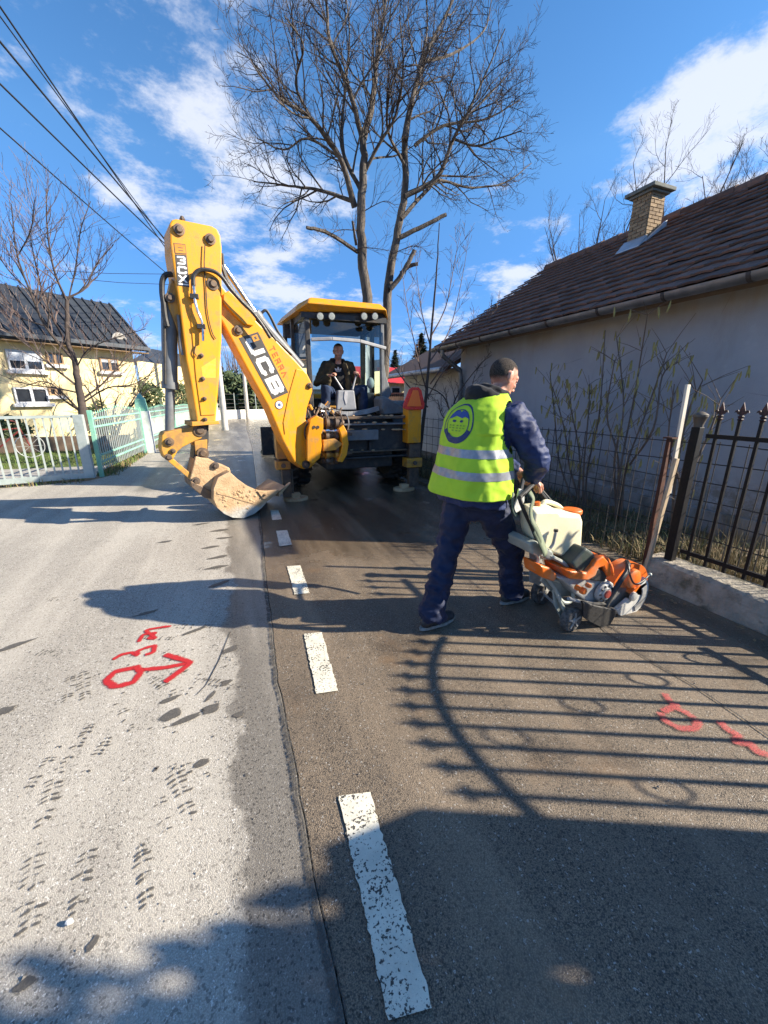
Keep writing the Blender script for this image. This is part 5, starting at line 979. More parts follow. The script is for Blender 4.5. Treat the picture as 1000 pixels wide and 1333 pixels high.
# stabilisers
def stab(x0, x1, ytop, ymid, ybr0, ybr1, ypad, lx0, lx1, pad, left):
    s = yb(x0, ytop, x1, ymid, YR - .12, YR + .1, 'stabiliser', M_YP if not left else M_YD, dig); q = yb(x0 + 2, ymid, x1 - 1, ybr0, YR - .08, YR + .06, 'inner_leg', M_STEEL, s); q = yb(x0 - 1, ybr0, x1 + 1, ybr1, YR - .11, YR + .09, 'leg_collar', M_YD, s)
    c = at((x0 + x1) / 2, (ybr0 + ybr1) / 2, YR - .12); m = MB(); m.cyl(c, c - V((0, .03, 0)), .035, 10); m.build('pin', M_STEEL, q)
    a = at(lx0, ybr1, YR - .05); b = at(lx1, ybr1, YR - .05); m = MB(); m.box2((a.x, YR - .05, .06), (b.x, YR + .05, a.z)); m.box2((b.x + .01, YR - .02, .06), (b.x + .04, YR + .03, a.z)); m.build('leg', M_STEEL, s, bevel=.006)
    a, b = gr(pad[0], pad[1]), gr(pad[2], pad[1]); xm = (a.x + b.x) / 2; hw = .19; m = MB(); pr = [V((xm + hw * cos(t) * (1 if abs(cos(t)) < .8 else 1), YR + .16 * sin(t), .0)) for t in [2 * pi * i / 20 for i in range(20)]]; m.prism(pr, (0, 0, .045)); m.box((xm, YR, .075), (.14, .12, .07)); m.build('foot_pad', M_CLAY, s, bevel=.012)
stab(531, 549, 530, 577, 596, 609, 640, 533, 544, (512, 640, 548), False); stab(361, 377, 560, 598, 600, 612, 648, 367, 378, (365, 648, 402), True)
# slow vehicle triangle on the right stabiliser
M_OR = Mat('marker_orange'); M_OR = M_OR.done(M_OR.mix(M_OR.ramp(M_OR.noise(20), .3, .7), (1.0, .20, .02), (1.0, .17, .02)), .35); M_RD = plain('marker_red', (.85, .035, .02), rough=.3)
mk1 = yp([(525, 531), (526, 525), (533, 507), (537, 504), (545, 504), (549, 508), (553, 526), (552, 532), (548, 533.5), (530, 533.5)], YR - .16, YR - .13, 'warning_triangle', M_RD, dig, .006); yp([(530, 529), (538, 508), (544.5, 508), (549, 529)], YR - .175, YR - .162, 'triangle_face', M_OR, mk1, .003)
# wheels: tyre with lugs, rim with bolts
def wheel(cx, cy, R, w, face):
    wl = thing('tmp', (cx, cy, R), None, None); bpy.data.objects.remove(wl)
    m = MB(); m.lathe((cx - w / 2, cy, R), (1, 0, 0), [(0, R * .56), (.0, R * .6), (.02, R * .78), (.05, R * .9), (w * .25, R * .945), (w * .5, R * .955), (w * .75, R * .945), (w - .05, R * .9), (w - .02, R * .78), (w, R * .6), (w, R * .56)], 40); wo = m.build('wheel', M_TYRE, dig, smooth=40)
    lug = MB()
    for i in range(22):
        a0 = 2 * pi * i / 22
        for s in (-1, 1):
            a = a0 + (.14 if s > 0 else 0); pts = []
            for t in (0, 1):
                aa = a + t * .24 * -1; rad = R * (.95 if t == 0 else .90); pts.append(V((cx + s * (w * .03 + t * w * .44), cy + rad * sin(aa), R + rad * cos(aa))))
            rd = V((0, sin(a - .12), cos(a - .12))); lug.bar(pts[0] + rd * R * .02, pts[1] + rd * R * .02, .055, R * .10, rd)
    tag(lug.build('tread_lug', M_TYRE, wo), kind='stuff')
    fx_ = cx + face * w / 2; m = MB(); m.lathe((fx_ - face * .10, cy, R), (face, 0, 0), [(0, R * .57), (.10, R * .57), (.10, R * .52), (.04, R * .5), (.02, R * .25), (.06, R * .22), (.08, R * .1), (.09, .01)], 32); m.build('rim', M_YD, wo, smooth=35)
wheel(1.08, 7.12, .68, .42, -1); wheel(2.98, 7.12, .68, .42, 1); wheel(1.2, 9.55, .52, .34, -1); wheel(2.9, 9.55, .52, .34, 1)
# chassis, bonnet, front loader (mostly hidden from here)
m = MB(); m.box2((1.45, YR + .17, .40), (2.6, 10.4, .95)); m.cyl((1.1, 7.12, .66), (2.95, 7.12, .66), .15, 12); m.cyl((1.2, 9.55, .5), (2.9, 9.55, .5), .13, 12); m.build('chassis', M_DARK, dig, bevel=.02); m = MB(); m.box2((1.6, 8.35, .95), (2.5, 10.4, 1.62)); m.build('bonnet', M_YP, dig, bevel=.06)
m = MB(); m.box2((1.3, YR + .17, .95), (2.78, 8.3, 1.12)); m.build('cab_floor', M_DARK, dig, bevel=.02)
for s in (1.25, 2.83): m = MB(); m.bar((s, 8.4, 1.35), (s, 10.9, .55), .10, .22); m.build('loader_arm', M_YP, dig, bevel=.02)
for s in (1.08, 2.98): m = MB(); ps = [V((s - .24, 7.12 + .80 * cos(a), .68 + .80 * sin(a))) for a in [pi * (.08 + .84 * i / 12) for i in range(13)]]; m.prism(ps + [p + (V((s - .24, 7.12, .68)) - p).normalized() * .03 for p in ps[::-1]], (.48, 0, 0)); m.build('mudguard', M_DARK, dig)
m = MB(); m.prism([(0, 11.0, .05), (0, 11.75, .02), (0, 11.75, .06), (0, 11.2, .3), (0, 11.1, .85), (0, 11.0, .85)], (0, 0, 0.0001)); m = MB(); m.prism([V((.85, y, z)) for y, z in ((11.0, .05), (11.8, .03), (11.8, .06), (11.2, .22), (11.08, .8), (11.0, .8))], (2.3, 0, 0)); m.build('loader_bucket', M_DARK, dig, bevel=.01)
m = MB(); m.cyl((1.75, 9.6, 1.6), (1.75, 9.6, 2.3), .04, 10); m.build('exhaust', M_DARK, dig)

# --- cab
CR = 6.72                                      # rear window plane
def cp(x, y): return at(x, y, CR)
xl, xr = cp(403, 480).x, cp(498, 480).x; zs_, zt_ = cp(450, 534).z, cp(450, 412).z
cabm = MB()
FY_ = 8.22; xlf, xrf = xl - .17, xr + .14
def post(p, q, w, d, name='cab_post', mat=M_DARK): m = MB(); m.bar(p, q, w, d, (0, 1, 0)); return m.build(name, mat, dig, bevel=.01)
post((xl, CR, zs_ - .15), (xl - .01, CR, zt_ + .02), .075, .09); post((xr, CR, zs_ - .12), (xr - .02, CR, zt_ + .02), .06, .09, 'cab_post', M_GREY)
post((xlf, FY_, 1.1), (xlf + .03, FY_ - .12, zt_ + .05), .08, .09); post((xrf, FY_, 1.1), (xrf - .03, FY_ - .12, zt_ + .05), .08, .09)
post((xlf + .04, 7.45, 1.1), (xlf + .05, 7.42, zt_ + .03), .06, .07); post((xrf - .04, 7.45, 1.1), (xrf - .05, 7.42, zt_ + .03), .10, .12)
m = MB(); m.box2((xl - .05, CR, zt_ - .02), (xr + .05, CR + .16, zt_ + .18)); m.build('cab_header', M_DARK, dig, bevel=.02)
for (p, q) in (((xl, CR, zt_ + .05), (xlf + .03, FY_ - .12, zt_ + .08)), ((xr, CR, zt_ + .05), (xrf - .03, FY_ - .12, zt_ + .08)), ((xlf + .03, FY_ - .1, zt_ + .08), (xrf - .03, FY_ - .1, zt_ + .08))): m = MB(); m.bar(p, q, .09, .14); m.build('cab_rail', M_DARK, dig, bevel=.01)
# roof: yellow cap with falling edges
rz = cp(450, 404).z; rt_ = [V((xl - .20, CR - .05, rz - .10)), V((xl - .02, CR - .22, rz + .02)), V((xr + .0, CR - .20, rz + .02)), V((xr + .10, CR - .02, rz - .10)), V((xrf + .10, FY_ + .15, rz - .02)), V((xlf - .10, FY_ + .15, rz - .02))]
up = [V((xl - .12, CR + .05, rz + .05)), V((xl + .04, CR - .10, rz + .12)), V((xr - .06, CR - .08, rz + .12)), V((xr + .02, CR + .05, rz + .05)), V((xrf, FY_, rz + .10)), V((xlf, FY_, rz + .10))]
top = [p * .75 + (sum(up, V()) / 6) * .25 + V((0, 0, .035)) for p in up]
m = MB(); m.add(rt_ + up + top, [(5, 4, 3, 2, 1, 0)] + [(i, (i + 1) % 6, 6 + (i + 1) % 6, 6 + i) for i in range(6)] + [(6 + i, 6 + (i + 1) % 6, 12 + (i + 1) % 6, 12 + i) for i in range(6)] + [(12, 13, 14, 15, 16, 17)]); roof_c = m.build('cab_roof', M_YP, dig, bevel=.025, seg=3)
m = MB(); m.box2((xl - .1, CR - .06, rz - .16), (xr + .05, FY_, rz - .08)); m.build('roof_lining', M_DARK, dig)
for x in (416, 431, 473, 487):
    c = at(x, 412, CR - .13); m = MB(); m.lathe(c, (0, -1, -.15), [(0, .055), (.03, .062), (.045, .058)], 18); lt = m.build('work_light', M_DARK, dig, smooth=35); m = MB(); m.lathe(c + V((0, -.046, -.006)), (0, -1, -.15), [(0, .05), (.004, .046), (.006, .01)], 18); m.build('lens', plain('lens_glass', (.40, .43, .40), (.28, .31, .30), 60, .25, spec=.5) if 'lens_glass' not in bpy.data.materials else bpy.data.materials['lens_glass'], lt, smooth=True)
# raised rear window: dark glass swung up under the header, with its grey lower frame
M_GLASS = glass('cab_glass', (.62, .82, .90), .10); M_GLS = glass('side_glass', (.40, .56, .64), .16); M_GLD = glass('raised_glass', (.32, .34, .36), .08)
a, b = cp(405, 415), cp(497, 418); lo = [at(406, 444, CR - .02), at(470, 446, CR - .10), at(500, 458, CR - .10)]
m = MB(); m.add([a, b, at(500, 452, CR - .10), at(470, 443, CR - .10), at(406, 441, CR - .04)], [(0, 4, 3, 2, 1)]); m.build('raised_window', M_GLD, dig)
m = MB()
for p, q in ((at(405, 442, CR - .05), at(432, 441, CR - .12)), (at(432, 441, CR - .12), at(468, 444, CR - .13)), (at(468, 444, CR - .13), at(502, 453.5, CR - .10))): m.bar(p, q, .05, .062, (0, 1, 0))
m.build('window_bar', plain('bar_grey', (.42, .42, .42), (.33, .33, .33), 8, .5), dig, bevel=.008)
# sill: grey moulding curving down in the middle, and the right shoulder
sp2 = [(416, 527), (430, 534), (446, 538), (462, 538), (480, 535), (497, 530)]
m = MB(); P = bez([at(x, y, CR - .10) for x, y in sp2]); 
for p, q in zip(P[:-1], P[1:]): m.bar(p, q + (q - p) * .1, .07, .12, (0, 1, 0))
m.build('window_sill', plain('sill_grey', (.36, .37, .38), (.27, .27, .27), 9, .5, dirt=(.3, .25, .18), dirt_amt=.3), dig, smooth=60)
yp([(497, 520), (500, 515), (512, 522), (528, 531), (530, 538), (500, 540), (497, 532)], CR - .3, CR + .1, 'corner_guard', M_GREY, dig, .02)
yp([(500, 470), (503, 490), (510, 512), (505, 520), (499, 518), (498, 480)], CR - .02, CR + .04, 'side_frame', M_GREY, dig, .01)
m = MB(); m.box2((xl - .06, CR - .02, 1.05), (xr + .05, CR + .06, cp(450, 540).z)); m.build('rear_panel', M_DARK, dig, bevel=.01)
m = MB(); m.add([(xl - .03, CR + .06, zs_ - .1), (xlf + .01, FY_ - .06, 1.2), (xlf + .02, FY_ - .12, zt_), (xl - .03, CR + .06, zt_)], [(0, 1, 2, 3)]); m.build('side_window', M_GLS, dig)
m = MB(); m.add([(xr + .03, CR + .06, zs_ - .1), (xrf - .01, FY_ - .06, 1.2), (xrf - .02, FY_ - .12, zt_), (xr + .02, CR + .06, zt_)], [(0, 1, 2, 3)]); m.build('side_window', M_GLS, dig)
m = MB(); m.add([(xlf + .03, FY_ + .01, 1.45), (xrf - .03, FY_ + .01, 1.45), (xrf - .05, FY_ - .1, zt_ + .02), (xlf + .05, FY_ - .1, zt_ + .02)], [(0, 1, 2, 3)]); m.build('windscreen', M_GLASS, dig)
m = MB(); m.box2((xlf + .02, 7.95, 1.1), (xrf - .02, FY_ - .02, 1.52)); m.build('dashboard', M_DARK, dig, bevel=.03)
mi = at(374, 431, 7.9); m = MB(); m.box(mi, (.13, .06, .24)); mo = m.build('mirror', M_DARK, dig, bevel=.02); m = MB(); m.tube(bez([mi, mi + V((.0, .05, .22)), mi + V((.12, .1, .3))]), .012, 6); m.build('mirror_arm', M_DARK, mo)
m = MB(); m.cyl((2.05, 7.95, 1.5), (2.05, 7.75, 1.75), .03, 8); m.tube([V((2.05 + .19 * cos(a), 7.74 + .08 * sin(a), 1.76 + .16 * sin(a))) for a in [2 * pi * i / 20 for i in range(21)]], .014, 6, False); m.build('steering_wheel', M_DARK, dig)
# seat and control console with two levers
OX, OY = at(440, 500, 7.15).x, 7.15
m = MB(); m.box2((OX - .25, OY - .22, 1.36), (OX + .25, OY + .28, 1.50)); seat = m.build('seat', M_DARK, dig, bevel=.04, seg=3); m = MB(); m.box((OX, OY + .33, 1.78), (.46, .12, .6), Matrix.Rotation(-.12, 3, 'X')); m.build('seat_back', M_DARK, seat, bevel=.04, seg=3); m = MB(); m.cyl((OX, OY + .03, 1.1), (OX, OY + .03, 1.37), .12, 12); m.build('seat_base', M_DARK, seat)
M_CONS = plain('console_grey', (.30, .31, .33), (.24, .25, .27), 10, .45)
ca = [at(x, y, 6.80) for x, y in ((440, 508), (461.5, 508), (464.5, 534), (438, 534))]
m = MB(); m.prism(ca, (0, .16, 0)); cons = m.build('control_console', M_CONS, dig, bevel=.022, seg=3); m = MB(); m.prism([at(x, y, 6.79) for x, y in ((449, 509), (453, 510), (452, 524), (450.5, 527), (448, 518))], (0, .02, 0)); m.build('console_gaiter', plain('console_light', (.5, .5, .52)), cons)
LV = []
for (x0, y0, x1, y1) in ((446, 507, 434, 488), (459, 507, 464, 487)):
    a = at(x0, y0, 6.88); b = at(x1, y1, 6.86); m = MB(); m.tube([a, b], [.016, .012], 8); lv = m.build('lever', plain('lever_grey', (.5, .5, .52), rough=.35) if not LV else LV[0].data.materials[0], cons, smooth=True); m = MB(); m.ell(b, (.026, .026, .034)); m.build('lever_knob', M_DARK, lv, smooth=True); LV.append(lv)
# odds and ends on the right inside of the cab
m = MB(); m.box2((xr - .38, 6.95, 1.3), (xr - .06, 7.4, 1.62)); m.build('side_console', M_DARK, dig, bevel=.03); m = MB(); m.ell((xr - .14, 6.95, 1.78), (.07, .06, .10)); m.build('bottle', plain('bottle_pale', (.42, .46, .40)), dig, smooth=True)

# ================================================================== PEOPLE
def remesh(mb, voxel, smooth=4, wr=None):
    me = bpy.data.meshes.new('tmp'); me.from_pydata([tuple(v) for v in mb.v], [], mb.f)
    import bmesh
    bm = bmesh.new(); bm.from_mesh(me); bmesh.ops.recalc_face_normals(bm, faces=bm.faces[:]); bm.to_mesh(me); bm.free()
    o = bpy.data.objects.new('tmp', me); COL.objects.link(o); md = o.modifiers.new('r', 'REMESH'); md.mode = 'VOXEL'; md.voxel_size = voxel; md.adaptivity = 0
    if smooth: s = o.modifiers.new('s', 'SMOOTH'); s.iterations = smooth; s.factor = .5
    dg = bpy.context.evaluated_depsgraph_get(); dg.update(); out = bpy.data.meshes.new_from_object(o.evaluated_get(dg)); bpy.data.objects.remove(o); bpy.data.meshes.remove(me)
    m = MB(); vs = [v.co.copy() for v in out.vertices]
    if wr:
        nr = [v.normal.copy() for v in out.vertices]; vs = [v + n * wr(v) for v, n in zip(vs, nr)]
    m.v = vs; m.f = [tuple(p.vertices) for p in out.polygons]; m.m = [0] * len(m.f); bpy.data.meshes.remove(out); return m
class Frame:
    def __init__(s, O, ang): s.O = V(O); s.F = V((cos(ang), sin(ang), 0)); s.L = V((-sin(ang), cos(ang), 0)); s.R = Matrix((s.F, s.L, V((0, 0, 1)))).transposed()
    def __call__(s, f, l, z): return V((s.O.x, s.O.y, 0)) + s.F * f + s.L * l + V((0, 0, z))
def hand(mb, wrist, d, nrm, side, curl=1.0, k=1.0):
    # d: along the hand, nrm: out of the back of the hand; fingers curl towards -nrm; side +1: thumb on the d x nrm side
    d = V(d).normalized(); nrm = (V(nrm) - d * d.dot(V(nrm))).normalized(); s = d.cross(nrm) * side; w = V(wrist)
    for j in range(4): mb.tube([w + s * (.022 - .015 * j) * k * .6, w + d * .045 * k + s * (.030 - .020 * j) * k, w + d * .088 * k + s * (.031 - .021 * j) * k], [.017 * k, .0165 * k, .013 * k], 8)
    for j, ln in enumerate((.072, .082, .077, .060)):
        p = w + d * .085 * k + s * (.031 - .021 * j) * k; a = d; pts = [p]
        for q, fr in enumerate((.45, .32, .23)):
            ang = radians((28, 62, 48)[q]) * curl; a = Matrix.Rotation(ang, 3, d.cross(nrm)) @ a if (Matrix.Rotation(ang, 3, d.cross(nrm)) @ d).dot(nrm) < 0 else Matrix.Rotation(-ang, 3, d.cross(nrm)) @ a
            pts.append(pts[-1] + a * ln * fr * k)
        mb.tube(pts, [.0105 * k, .0098 * k, .009 * k, .0075 * k], 8)
    p = w + d * .028 * k + s * .026 * k; t = (d * .55 + s * .75 - nrm * .35).normalized(); t2 = (d * .85 + s * .1 - nrm * .55).normalized()
    mb.tube([p, p + t * .035 * k, p + t * .035 * k + t2 * .030 * k, p + t * .035 * k + t2 * .052 * k], [.015 * k, .0125 * k, .011 * k, .0085 * k], 8)
def head(mb, c, fw, up, k=1.0):
    fw = V(fw).normalized(); up = (V(up) - fw * fw.dot(V(up))).normalized(); l = up.cross(fw); R = Matrix((fw, l, up)).transposed(); P = lambda f, s, z: V(c) + (fw * f + l * s + up * z) * k
    E = lambda f, s, z, r: mb.ell(P(f, s, z), tuple(x * k for x in r), R, 18, 12)
    E(-.012, 0, .028, (.096, .076, .088)); E(.02, 0, -.02, (.072, .066, .085)); E(.038, 0, -.068, (.052, .052, .045)); E(.062, 0, -.088, (.024, .028, .022)); E(.065, 0, .03, (.026, .055, .03))
    E(.068, .03, -.022, (.02, .026, .022)); E(.068, -.03, -.022, (.02, .026, .022)); E(.072, 0, .012, (.020, .055, .010)); E(.075, 0, -.058, (.018, .028, .018)); E(.084, 0, -.066, (.008, .022, .005)); E(.083, 0, -.053, (.009, .022, .005))
    mb.tube([P(.088, 0, .008), P(.104, 0, -.02), P(.110, 0, -.034)], [.008 * k, .011 * k, .015 * k], 8); E(.100, .012, -.036, (.010, .008, .008)); E(.100, -.012, -.036, (.010, .008, .008))
    for s in (-1, 1):
        E(-.008, s * .077, -.008, (.020, .008, .032)); E(-.016, s * .084, .002, (.012, .006, .022)); E(.0, s * .076, -.032, (.010, .007, .012))
    return P, R
def part_of(m, keep, off=0.0):       # lift a patch of a surface off it (hair, beard)
    n = {}; out_ = MB(); out_.ds = []
    import bmesh
    me = bpy.data.meshes.new('t'); me.from_pydata([tuple(v) for v in m.v], [], m.f); nr = [v.normal.copy() for v in me.vertices]; bpy.data.meshes.remove(me)
    for f in m.f:
        if all(keep(m.v[i]) > 0 for i in f):
            for i in f:
                if i not in n: n[i] = len(out_.v); out_.ds.append(keep(m.v[i]) / .055); out_.v.append(m.v[i] + nr[i] * min(off, off * keep(m.v[i]) * 60 + .0008))
            out_.f.append(tuple(n[i] for i in f)); out_.m.append(0)
    return out_
def fold(freq, amp, stretch=(1, 1, 1), seed=0):
    def w(v):
        p = V((v.x * stretch[0], v.y * stretch[1], v.z * stretch[2])) * freq + V((seed, seed * 2.1, 0)); a = 1 - abs(noise.noise(p)) * 2.4; b = noise.noise(p * 2.3 + V((5, 1, 2)))
        return amp * (max(a, -.4) * .8 + b * .45 - .35)
    return w
def skin_mat(name, c):
    m = Mat(name); col = m.mix(m.ramp(m.noise(22, 5), .35, .7), c, tuple(x * y for x, y in zip(c, (.85, .62, .55)))); m.bump(m.noise(160, 3), .15, .001); s = m.done(col, .48); m.b.inputs['Subsurface Weight'].default_value = .12; m.b.inputs['Subsurface Radius'].default_value = (.012, .005, .003); return s
def cloth(name, c, c2, bsc=260, rough=.85, sheen=.0, dirt=None, stain=.3):
    m = Mat(name); col = m.mix(m.ramp(m.noise(5, 5, .6), .3, .7), c, c2)
    if dirt: col = m.mix(m.ramp(m.noise(9, 7, .7), .6, .78, 0, stain), col, dirt)
    m.bump(m.math('ADD', m.noise(bsc, 2), m.math('MULTIPLY', m.noise(28, 5, .6), 1.6)), .32, .004); s = m.done(col, rough, 0, .3); m.b.inputs['Sheen Weight'].default_value = sheen; return s
SKIN = skin_mat('skin', (.56, .30, .21)); SKIN2 = skin_mat('skin_pale', (.55, .32, .24))
def hair_mat(name, c, c2):
    m = Mat(name); m.bump(m.noise(260, 5, .7), 1.0, .006); m.b.inputs['Specular IOR Level'].default_value = .15; return m.decal(m.mix(m.ramp(m.noise(150, 5, .7), .35, .65), c, c2), .12, .95, 420, 1.1, .85)
HAIR = hair_mat('hair_dark', (.022, .017, .014), (.06, .05, .045)); HAIRG = hair_mat('hair_greying', (.022, .018, .015), (.085, .07, .06))
NAVY = cloth('navy_workwear', (.011, .020, .060), (.008, .013, .038), 300, .62, .05, (.06, .055, .05), .25); NAVYJ = cloth('navy_nylon', (.017, .034, .115), (.012, .022, .075), 300, .58, .0); VEST = cloth('safety_yellow', (.43, .66, .035), (.36, .58, .03), 420, .7, 0, (.45, .62, .08), .35)
BLACKC = cloth('black_fleece', (.012, .012, .014), (.02, .02, .022), 260, .95, .1); REFL = plain('reflective_tape', (.30, .31, .34), (.25, .26, .29), 40, .38, .35, .25, 400, .002)
JEANS = cloth('blue_jeans', (.025, .045, .10), (.018, .03, .065), 300, .9); BROWN = cloth('brown_olive_jacket', (.12, .088, .045), (.04, .034, .022), 200, .85, .05); SHOEM = plain('work_shoe', (.022, .022, .026), (.05, .045, .04), 20, .6, bump=.4); SOLE = plain('shoe_sole', (.30, .29, .27), (.2, .19, .17), 30, .8)
EYEW = plain('eye_white', (.62, .58, .55), rough=.25); EYED = plain('eye_dark', (.02, .014, .01), rough=.15); BROW = plain('brow_hair', (.03, .024, .02), rough=.8); LIPS = plain('lips', (.33, .13, .11), rough=.5)
def face_bits(P, R, k, par):
    for s in (-1, 1):
        m = MB(); m.ell(P(.080, s * .030, .003), (.010 * k, .013 * k, .006 * k), R, 10, 8); e = m.build('eye', EYEW, par, smooth=True); m = MB(); m.ell(P(.0885, s * .030, .003), (.003 * k, .0052 * k, .0052 * k), R, 8, 6); m.build('iris', EYED, e)
        m = MB(); m.tube([P(.089, s * .012, .018), P(.091, s * .03, .022), P(.080, s * .048, .017)], [.003 * k, .004 * k, .002 * k], 6); m.build('eyebrow', BROW, par)
    m = MB(); m.tube([P(.086, -.020, -.060), P(.093, 0, -.0585), P(.086, .020, -.060)], [.0015 * k, .0035 * k, .0015 * k], 6); m.build('mouth', LIPS, par)

# ------------------------------------------------------------------ worker
fr_ = Frame((1.49, 2.14, 0), radians(8)); wk = thing('person', (1.49, 2.14, 0), 'worker in yellow safety vest and navy workwear pushing the saw cart', 'person')
HC = fr_(.185, .0, 1.63); hf = (fr_.F * .94 - V((0, 0, .50)) - fr_.L * .10).normalized(); hu = V((0, 0, 1)) + fr_.F * .45
SH = {-1: fr_(.085, -.205, 1.405), 1: fr_(.06, .205, 1.405)}; EL = {-1: V((1.765, 1.885, 1.135)), 1: V((1.75, 2.44, 1.12))}; WR = {-1: at(692, 623, 1.97), 1: V((1.97, 2.27, .99))}
HIP = {-1: fr_(.0, -.095, .90), 1: fr_(-.01, .095, .90)}; KN = {-1: V((1.80, 2.10, .49)), 1: V((1.335, 2.19, .48))}; AN = {-1: V((1.89, 2.15, .10)), 1: V((1.17, 2.07, .11))}
b = MB(); P, R = head(b, HC, hf, hu); Ph = P
b.tube([fr_(.06, 0, 1.40), fr_(.10, 0, 1.50), HC + (hf * -.01 - V((0, 0, .06)))], [.075, .06, .056], 14)
for z, cf, a, w in ((.92, 0, .11, .16), (1.1, .02, .10, .15), (1.28, .06, .11, .17), (1.38, .085, .09, .17)): b.ell(fr_(cf, 0, z), (a, w, .13), fr_.R)
for s in (-1, 1):
    b.tube([fr_(.09, s * .10, 1.38), SH[s], (SH[s] + EL[s]) / 2, EL[s], (EL[s] + WR[s]) / 2, WR[s]], [.06, .055, .048, .04, .038, .028], 12); b.tube([HIP[s], (HIP[s] + KN[s]) / 2, KN[s], (KN[s] + AN[s]) / 2, AN[s]], [.085, .075, .055, .05, .04], 12); b.ell(AN[s] + fr_.F * .05 - V((0, 0, .05)), (.10, .04, .035), fr_.R)
hand(b, WR[-1], V((.80, .12, -.45)), V((.35, -.25, .9)), 1, 1.0); hand(b, WR[1], V((.80, -.05, -.45)), V((.35, .25, .9)), -1, 1.0)
bm_ = remesh(b, .0055, 2); body = bm_.build('body', SKIN, wk, smooth=True)
face_bits(P, R, 1, wk)
hu_ = V(hu).normalized(); hu_ = (hu_ - hf * hf.dot(hu_)).normalized(); hl_ = hu_.cross(hf)
def hk(v):
    q = v - HC; f, s, z = q.dot(hf), q.dot(hl_), q.dot(hu_)
    if q.length > .15: return -1
    line = .030 + max(0, f) * .5 if f > -.012 else -.078 + (f + .10) * .55 if f > -.10 else -.075
    if abs(s) > .074 and -.04 < f < .02 and z < .03: return -1
    if f > .055: line = max(line, .075)
    return z - line + .006 * noise.noise(v * 60)
q_ = part_of(bm_, hk, .0025); set_dens(q_.build('hair', HAIRG, wk, smooth=True), q_.ds)
# trousers
b = MB(); b.ell(fr_(-.01, 0, .90), (.135, .178, .13), fr_.R); b.ell(fr_(.0, 0, .80), (.10, .13, .10), fr_.R)
for s in (-1, 1):
    b.tube([HIP[s] + V((0, 0, .03)), HIP[s].lerp(KN[s], .33), HIP[s].lerp(KN[s], .7), KN[s], KN[s].lerp(AN[s], .5), AN[s] + V((0, 0, .015)), AN[s] - V((0, 0, .035))], [.112, .110, .094, .086, .083, .088, .092], 18)
w1, w2 = fold(7, .013, (1, 1, 1.5), 3), fold(15, .006, (1, 1, 1.2), 9); tr = remesh(b, .009, 5, lambda v: (w1(v) + w2(v)) * (1.35 if v.z < .62 else .8)); tr.build('trousers', NAVY, wk, smooth=True)
# shoes
for s, nm in ((-1, 0), (1, 1)):
    a = AN[s]; d = (fr_.F * (1 if s < 0 else .98) + fr_.L * (.05 if s > 0 else -.03)).normalized(); n = d.cross(V((0, 0, 1))); base = V((a.x, a.y, .0)); b = MB(); Rr = Matrix((d, -n, V((0, 0, 1)))).transposed()
    for f, r in ((-.045, (.048, .040, .045)), (.02, (.07, .041, .052)), (.09, (.075, .045, .042)), (.145, (.05, .043, .034))): b.ell(base + d * f + V((0, 0, .058 - f * .06)), r, Rr)
    b.tube([a - V((0, 0, .05)), a + V((0, 0, .03))], .047, 12); sm = remesh(b, .006, 2); sh = sm.build('shoe', SHOEM, wk, smooth=True)
    b = MB(); k = 22; ring = [base + d * (.05 + .155 * cos(t)) + n * (.046 * sin(t) * (1.1 if cos(t) > 0 else .9)) for t in [2 * pi * i / k for i in range(k)]]; b.prism([p + V((0, 0, .012)) for p in ring], (0, 0, .022)); b.build('sole', SOLE, sh, bevel=.004)
# jacket and hood
b = MB(); rows = ((.845, -.02, .205, .245), (.95, -.025, .20, .245), (1.06, -.02, .186, .233), (1.2, .0, .17, .22), (1.32, .02, .165, .225), (1.41, .03, .14, .19), (1.47, .05, .11, .14), (1.53, .075, .08, .09)); vs = []; k = 28
for z, cf, a, w in rows: vs += [fr_(cf + a * cos(2 * pi * i / k), w * sin(2 * pi * i / k), z - (.02 * cos(2 * pi * i / k) if z < .9 else 0)) for i in range(k)]
b.add(vs, [(r_ * k + i, r_ * k + (i + 1) % k, (r_ + 1) * k + (i + 1) % k, (r_ + 1) * k + i) for r_ in range(len(rows) - 1) for i in range(k)] + [tuple(range(k)), tuple((len(rows) - 1) * k + i for i in range(k))])
for s in (-1, 1): b.tube([fr_(.09, s * .09, 1.38), SH[s] + V((0, 0, -.01)), SH[s].lerp(EL[s], .35), SH[s].lerp(EL[s], .75), EL[s], EL[s].lerp(WR[s], .5), EL[s].lerp(WR[s], .92)], [.10, .104, .094, .083, .08, .070, .058], 18)
w3, w4 = fold(8, .011, (1, 1, 1), 21), fold(17, .006, (1, 1, 1.4), 5); jm = remesh(b, .008, 4, lambda v: w3(v) + w4(v)); jm.build('jacket', NAVYJ, wk, smooth=True)
b = MB()
for i in range(13): t = pi * (-.12 + 1.24 * i / 12); 
ps = [fr_(.075 - .115 * sin(t) * 1.0, .105 * cos(t), 1.485 + .055 * max(0, sin(t))) for t in [pi * (-.25 + 1.5 * i / 16) for i in range(17)]]; b.tube(ps, [.028 + .022 * max(0, sin(pi * (-.25 + 1.5 * i / 16))) for i in range(17)], 12)
ps = [fr_(.11 - .085 * sin(t), .085 * cos(t), 1.535 + .03 * max(0, sin(t))) for t in [pi * (-.2 + 1.4 * i / 16) for i in range(17)]]; b.tube(ps, [.02 + .014 * max(0, sin(pi * (-.2 + 1.4 * i / 16))) for i in range(17)], 10); b.ell(fr_(-.02, 0, 1.47), (.07, .12, .07), fr_.R)
remesh(b, .007, 4, fold(14, .006, (1, 1, 1.6), 2)).build('hood', BLACKC, wk, smooth=True)
